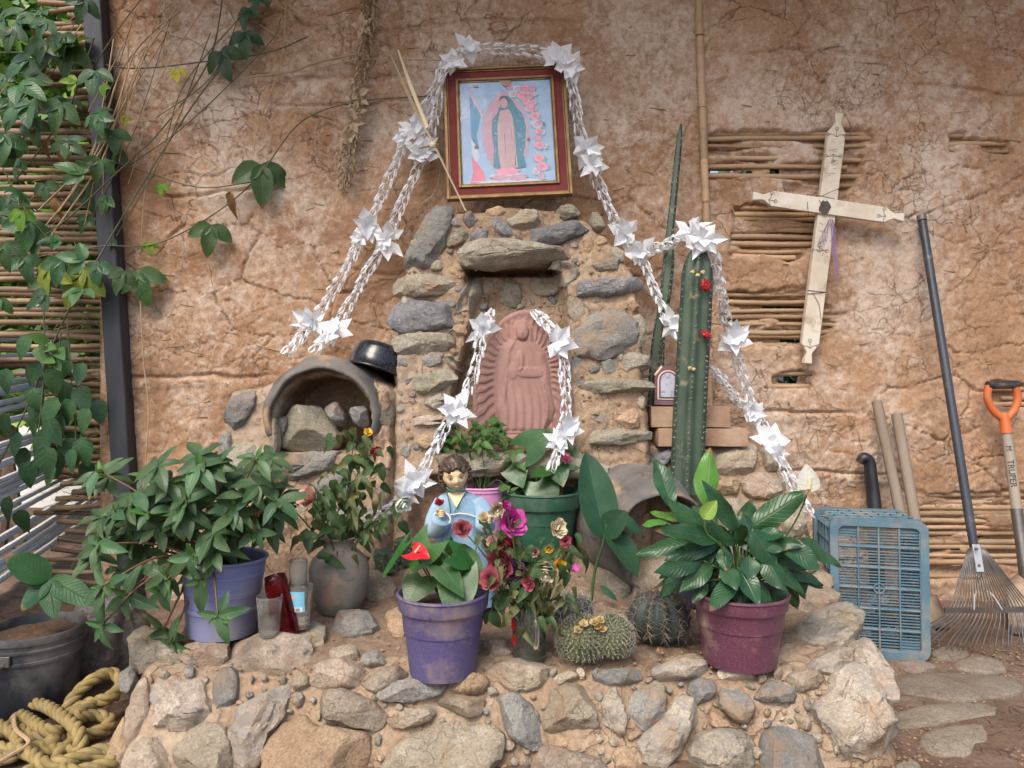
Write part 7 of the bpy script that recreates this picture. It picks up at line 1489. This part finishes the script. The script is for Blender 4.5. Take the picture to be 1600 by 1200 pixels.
garland('paper_garland', [(1112, 385, 2.56), (1124, 440, 2.62), (1136, 500, 2.70), (1152, 560, 2.76), (1175, 630, 2.78), (1202, 690, 2.72), (1235, 750, 2.68), (1268, 815, 2.66)], [(1146, 530, 1.15), (1180, 645, .8), (1205, 690, 1.15), (1214, 712, .8)], 'white paper garland falling from the column cactus to the blue crate')
garland('paper_garland', [(1114, 576, 2.66), (1140, 610, 2.72), (1168, 642, 2.76), (1185, 665, 2.75)], [(1172, 640, .7)], 'short white paper strand joining the falling garland beside the column cactus', wd=.016)
garland('paper_garland', [(768, 488, 2.66), (752, 525, 2.58), (742, 575, 2.56), (722, 630, 2.52), (694, 672, 2.50), (668, 722, 2.46), (640, 765, 2.42), (600, 800, 2.40), (545, 812, 2.40)], [(754, 512, 1.05), (712, 640, 1.1), (648, 752, 1.1), (632, 772, .8)], 'white paper garland down the side of the terracotta plaque towards the clay vase')
garland('paper_garland', [(836, 488, 2.66), (862, 515, 2.58), (878, 555, 2.57), (884, 610, 2.56), (883, 655, 2.54), (872, 700, 2.50), (862, 738, 2.46)], [(872, 532, 1.1), (886, 672, 1.05), (872, 690, .8)], 'white paper garland down the side of the terracotta plaque into the green pot')
garland('dried_garland', [(578, -20, 2.97), (573, 60, 2.96), (566, 110, 2.95), (558, 165, 2.95), (548, 225, 2.95), (537, 298, 2.96)], [(566, 40, .9), (560, 150, 1.), (550, 190, 1.), (556, 175, .9), (545, 215, .9)], 'old brown dried garland hanging flat on the mud wall', MT['dry_paper'], .030, group='dried garland', density=.016)

# ------------------------------------------------ vines on the left
VM = [lobed_mesh('vine_leaf', MT['leaf_vine'], .105, i) for i in range(4)]; VY = lobed_mesh('vine_leaf_yellow', MT['leaf_yellow'], .075, 9); VG = lobed_mesh('vine_leaf_bright', MT['leaf_bright'], .075, 11); VYG = lobed_mesh('vine_leaf_yg', MT['leaf_yg'], .12, 12)
vine = thing('climbing_vine', P(60, 400, 2.9), 'climbing vine with dark three-lobed leaves trailing from the fence over the mud wall', 'vine')
def vleaf(u, v, px_, Y, me=None, par=vine, down=True):
    c = P(u, v, Y); d = Vector((R(-.5, .5), -.25, -1)) if down else Vector((R(-1, 1), -.3, R(-1, .3))); s = S(px_, Y) / .105; d.normalize(); put_leaf(par, me or random.choice(VM), c - d * .05 * s, d, Vector((R(-.5, .5), -1, R(.1, .8))), 'leaf', s)
for u, v, s in ((125, 15, 52), (110, 62, 46), (92, 78, 44), (65, 80, 46), (24, 105, 50), (60, 120, 40), (100, 125, 34), (145, 125, 46), (160, 145, 36), (20, 175, 52), (85, 182, 48), (155, 195, 46), (150, 180, 36), (178, 220, 42), (115, 230, 40), (108, 262, 44), (150, 265, 44), (25, 265, 42), (20, 320, 50), (160, 320, 40), (135, 310, 44), (30, 350, 54), (75, 375, 44), (150, 430, 46), (185, 440, 42), (90, 425, 50), (40, 420, 56), (110, 400, 44), (5, 230, 50), (5, 130, 44), (70, 300, 40), (55, 210, 40), (40, 30, 44), (70, 15, 36), (15, 60, 40), (5, 400, 50), (55, 470, 46), (70, 450, 40), (120, 460, 40), (25, 300, 44), (130, 350, 38), (10, 20, 44), (170, 385, 30)): vleaf(u, v, s * R(.7, 1.1), R(2.72, 2.95), random.choice(VM + VM + VM + [VG]), par=vine, down=random.random() < .6)
for u, v, s in ((350, 100, 46), (410, 286, 62), (327, 374, 46), (382, 28, 34), (382, 68, 38), (220, 450, 52), (400, 3, 26), (172, 250, 36)): vleaf(u, v, s * 1.1, 2.93)
vleaf(276, 122, 34, 2.95, VY); vleaf(196, 192, 24, 2.95, VY); vleaf(250, 300, 28, 2.95, VG); vleaf(234, 392, 30, 2.95, VG); vleaf(72, 440, 58, 2.84, VYG); vleaf(118, 446, 60, 2.86, VYG); vleaf(165, 325, 24, 2.92, VG)
for pts, r, m in (([(-30, 780), (40, 640), (100, 500), (170, 380), (240, 260), (320, 140), (400, 40), (430, -20)], 1.3, 'stem_grey'), ([(-20, 420), (80, 360), (180, 270), (260, 190), (330, 90), (352, -20)], 1.2, 'stem_grey'), ([(40, 480), (130, 390), (240, 380), (330, 340), (400, 280), (470, 190), (560, 160), (700, 150)], 1.1, 'stem_grey'), ([(90, 330), (130, 270), (160, 190), (190, 110), (240, 50), (280, 20)], 1.5, 'stem_dry'), ([(70, 350), (120, 290), (175, 180), (210, 90), (230, 60)], 1.3, 'stem_dry'), ([(80, 370), (150, 270), (180, 200), (195, 110), (200, 60)], 1.2, 'stem_dry'), ([(60, 330), (140, 240), (165, 150), (178, 60)], 1.2, 'stem_dry'), ([(110, 300), (160, 230), (200, 150), (230, 80), (278, 12)], 1.1, 'stem_dry'), ([(0, 80), (100, 85), (200, 105), (320, 95), (420, 80), (480, 60)], 1.1, 'stem_grey'), ([(168, 250), (230, 270), (310, 290), (400, 285)], 1., 'stem_grey'), ([(222, 470), (225, 560), (230, 640), (228, 720)], 1.2, 'stem_dry'), ([(390, 122), (450, 112), (500, 100), (555, 85)], 1.8, 'stem_dry'), ([(330, 130), (480, 112), (560, 92), (700, 98)], .9, 'stem_dry'), ([(280, 170), (240, 230), (225, 300), (222, 380)], .8, 'stem_dry'), ([(330, -10), (440, 60), (500, 90)], .9, 'stem_dry'), ([(400, -10), (500, 40), (560, 20)], .8, 'stem_dry'), ([(10, 300), (60, 240), (110, 160), (150, 60)], 1.2, 'stem_grey'), ([(260, -10), (255, 60), (250, 110)], .7, 'stem_dry'), ([(0, 250), (40, 330), (100, 400), (150, 460)], 1.1, 'stem_grey'), ([(680, 180), (690, 240), (680, 300), (640, 330)], .9, 'stem_dry'), ([(445, 10), (440, 100), (400, 200), (395, 240)], .8, 'stem_dry'), ([(200, 260), (300, 190), (420, 70), (440, 30)], .9, 'stem_grey')):
    MB().tube(bez([P(u + R(-3, 3), v + R(-3, 3), 2.955 if u > 180 else 2.9) for u, v in pts], 8), S(r, 2.95), 5, cap=False).build('vine_stem', MT[m], vine, sharp=None)
for i in range(16):
    u0, v0 = R(120, 420), R(-20, 60); u1, v1 = u0 - R(60, 200), v0 + R(120, 330)
    MB().tube(bez([P(u0, v0, 2.955), P((u0 + u1) / 2 + R(-40, 40), (v0 + v1) / 2 + R(-30, 30), 2.93), P(u1, v1, 2.93)], 9), S(R(.5, 1.), 2.95), 4, cap=False).build('vine_stem', MT[random.choice(('stem_dry', 'stem_dry', 'stem_grey'))], vine, sharp=None)
for u, v in ((118, 175), (75, 230), (95, 240), (85, 320), (360, 312), (70, 545), (60, 55)): put_leaf(vine, leaf_mesh('dead_leaf', MT['leaf_dead'], Ln=S(R(24, 40), 2.9), W=S(14, 2.9), pf=pf_ovate, curl=.7, cup=.8, wave=.08, seed=int(u)), P(u, v - 12, 2.93 if u > 200 else 2.9), (R(-.3, .3), -.1, -1), (0, -1, .2), 'dead_leaf')
pep = thing('leafy_creeper', P(95, 760, 2.85), 'hanging creeper with plain oval leaves against the cane fence', 'vine'); PL = [leaf_mesh('creeper_leaf', MT['leaf_pep'], Ln=.10, W=.066, pf=pf_ovate, curl=c_, cup=.15, wave=.01, seed=i) for i, c_ in enumerate((.15, .3, .45))]; PB = leaf_mesh('creeper_young_leaf', MT['leaf_herb'], Ln=.085, W=.052, pf=pf_ovate, curl=.2, cup=.2)
for u, v, s in [(45, 540, 36), (75, 555, 40), (100, 545, 34), (60, 580, 36), (85, 590, 40), (110, 575, 32), (130, 580, 34), (70, 625, 44), (90, 640, 46), (60, 660, 40), (95, 665, 46), (120, 690, 36), (125, 620, 44), (150, 640, 40), (140, 655, 40), (80, 690, 46), (70, 715, 44), (90, 720, 40), (40, 715, 40), (45, 735, 38), (62, 730, 30), (128, 700, 42), (115, 715, 36), (105, 700, 40), (55, 645, 42), (30, 690, 38), (75, 672, 44), (100, 610, 38), (50, 620, 36), (115, 640, 40), (85, 740, 34), (10, 590, 36), (5, 660, 34), (15, 790, 36), (30, 810, 34), (140, 735, 36)]:
    put_leaf(pep, random.choice(PL), P(u, v - s * .4, R(2.80, 2.93)), (R(-.7, .7), -.2, -1), (R(-.4, .4), -1, .45), 'leaf', S(s, 2.85) / .1 * 1.1)
for u, v in ((70, 545), (82, 555), (68, 560), (60, 540), (90, 545), (76, 535)): put_leaf(pep, PB, P(u, v, 2.78), (R(-.8, .8), -.4, R(-1, .2)), (0, -.9, .5), 'young_leaf', R(.8, 1.1))
for pts in ([(68, 480), (70, 560), (62, 660), (50, 740)], [(105, 500), (112, 600), (118, 680), (105, 730)], [(95, 520), (88, 620), (80, 700)]): MB().tube(bez([P(u, v, 2.88) for u, v in pts], 8), .003, 5).build('creeper_stem', MT['stem_grey'], pep, sharp=None)
for i in range(18):
    u, v = R(-10, 120), R(-5, 500); vleaf(u, v, R(32, 56), R(2.78, 2.97), random.choice(VM + [VG]) if u < 70 else None, down=random.random() < .6)
# ------------------------------------------------ growth outside the fence
def bush(c, ext, n, ms, seed, name='foliage', ln=.10, w_=.05):
    rs = np.random.default_rng(seed); V = []; Fc = []; fm = []
    for i in range(n):
        d = rs.normal(size=3); d /= np.linalg.norm(d); p = np.array(c) + d * np.array(ext) * rs.uniform(.45, 1.) ** .6 * (1 + .25 * math.sin(5 * d[0] + 3 * d[2] + seed)); a = rs.normal(size=3); a /= np.linalg.norm(a); s = np.cross(a, rs.normal(size=3)); s /= np.linalg.norm(s); l = ln * rs.uniform(.6, 1.3); b0 = len(V); nn_ = np.cross(a, s)
        V += [p, p + a * l * .5 + s * w_ * .5 + nn_ * .01, p + a * l, p + a * l * .5 - s * w_ * .5 + nn_ * .01]; Fc.append((b0, b0 + 1, b0 + 2, b0 + 3)); fm.append(int(rs.integers(0, len(ms))))
    return V, Fc, fm
MT['hedge1'] = mat('hedge_leaf', [(.04, .11, .02), (.09, .20, .035)], 3, .5, 0, amt=0); MT['hedge2'] = mat('hedge_leaf_light', [(.13, .27, .03), (.22, .38, .06)], 3, .5, 0, amt=0)
for c, ext, n, sd_, lb, nm in (((-2.7, 4.0, 1.85), (1.05, .5, 1.5), 15000, 1, 'bright green bush rising behind the cane fence', 'garden_bush'), ((-1.95, 4.4, 1.7), (.7, .4, 1.3), 6000, 2, 'second bush behind the cane fence, beside the black post', 'garden_bush'), ((1.3, 3.9, 1.1), (1.5, .3, 1.25), 9000, 3, 'green bush outside, glimpsed through the gaps of the mud wall', 'garden_bush')):
    t_ = thing(nm, (c[0], c[1], 0), lb, 'bush'); V, Fc, fm = bush(c, ext, n, 2 * [1], sd_); me = mesh('foliage', np.array(V) - np.array([c[0], c[1], 0]), Fc, [MT['hedge1'], MT['hedge2']], True, None, fm=fm); o = link('foliage', me, t_, Matrix.Translation((c[0], c[1], 0))); o['kind'] = 'stuff'
    for k in range(4): MB().tube(bez([(c[0] + R(-.1, .1), c[1], -.02), (c[0] + R(-.3, .3), c[1], c[2] * .5), (c[0] + R(-.5, .5), c[1], c[2])], 5), [.03 - .002 * j for j in range(11)], 7).build('stem', MT['dark_wood'], t_)
# ------------------------------------------------ small litter on the bed
MT['dead_petal'] = mat('dead_petal', [(.2, .09, .05), (.4, .2, .1)], 20, .8, 0, amt=.3)
b = MB()
for i in range(520):
    u, v = R(300, 1300), R(900, 1058); p = bed(u, v); p.z -= .006 + R(0, .004); b.ball(p, R(.0015, .006), 5, 4, (1, 1, .7), jit=.6)
b.build('pebble', MT['rock_brown'], bedo, smooth=False)['kind'] = 'stuff'
b = MB()
for i in range(140):
    u, v = R(480, 1290), R(900, 1050); p = bed(u, v); p.z += .001; a = R(0, 6.28); d = Vector((math.cos(a), math.sin(a), R(-.1, .3))) * R(.006, .022); s_ = Vector((-math.sin(a), math.cos(a), R(-.3, .3))) * R(.002, .005); b.add([p, p + d * .5 + s_, p + d, p + d * .5 - s_], [(0, 1, 2, 3)])
b.build('leaf_litter', MT['dead_petal'], bedo, smooth=False)['kind'] = 'stuff'
b = MB()
for i in range(900):
    u, v = R(1380, 1640), R(985, 1230); p = gnd(u, v); b.ball(p + Vector((0, 0, .002)), R(.0015, .006), 5, 4, (1, 1, .6), jit=.6)
b.build('gravel', MT['rock_brown'], ground, smooth=False)['kind'] = 'stuff'
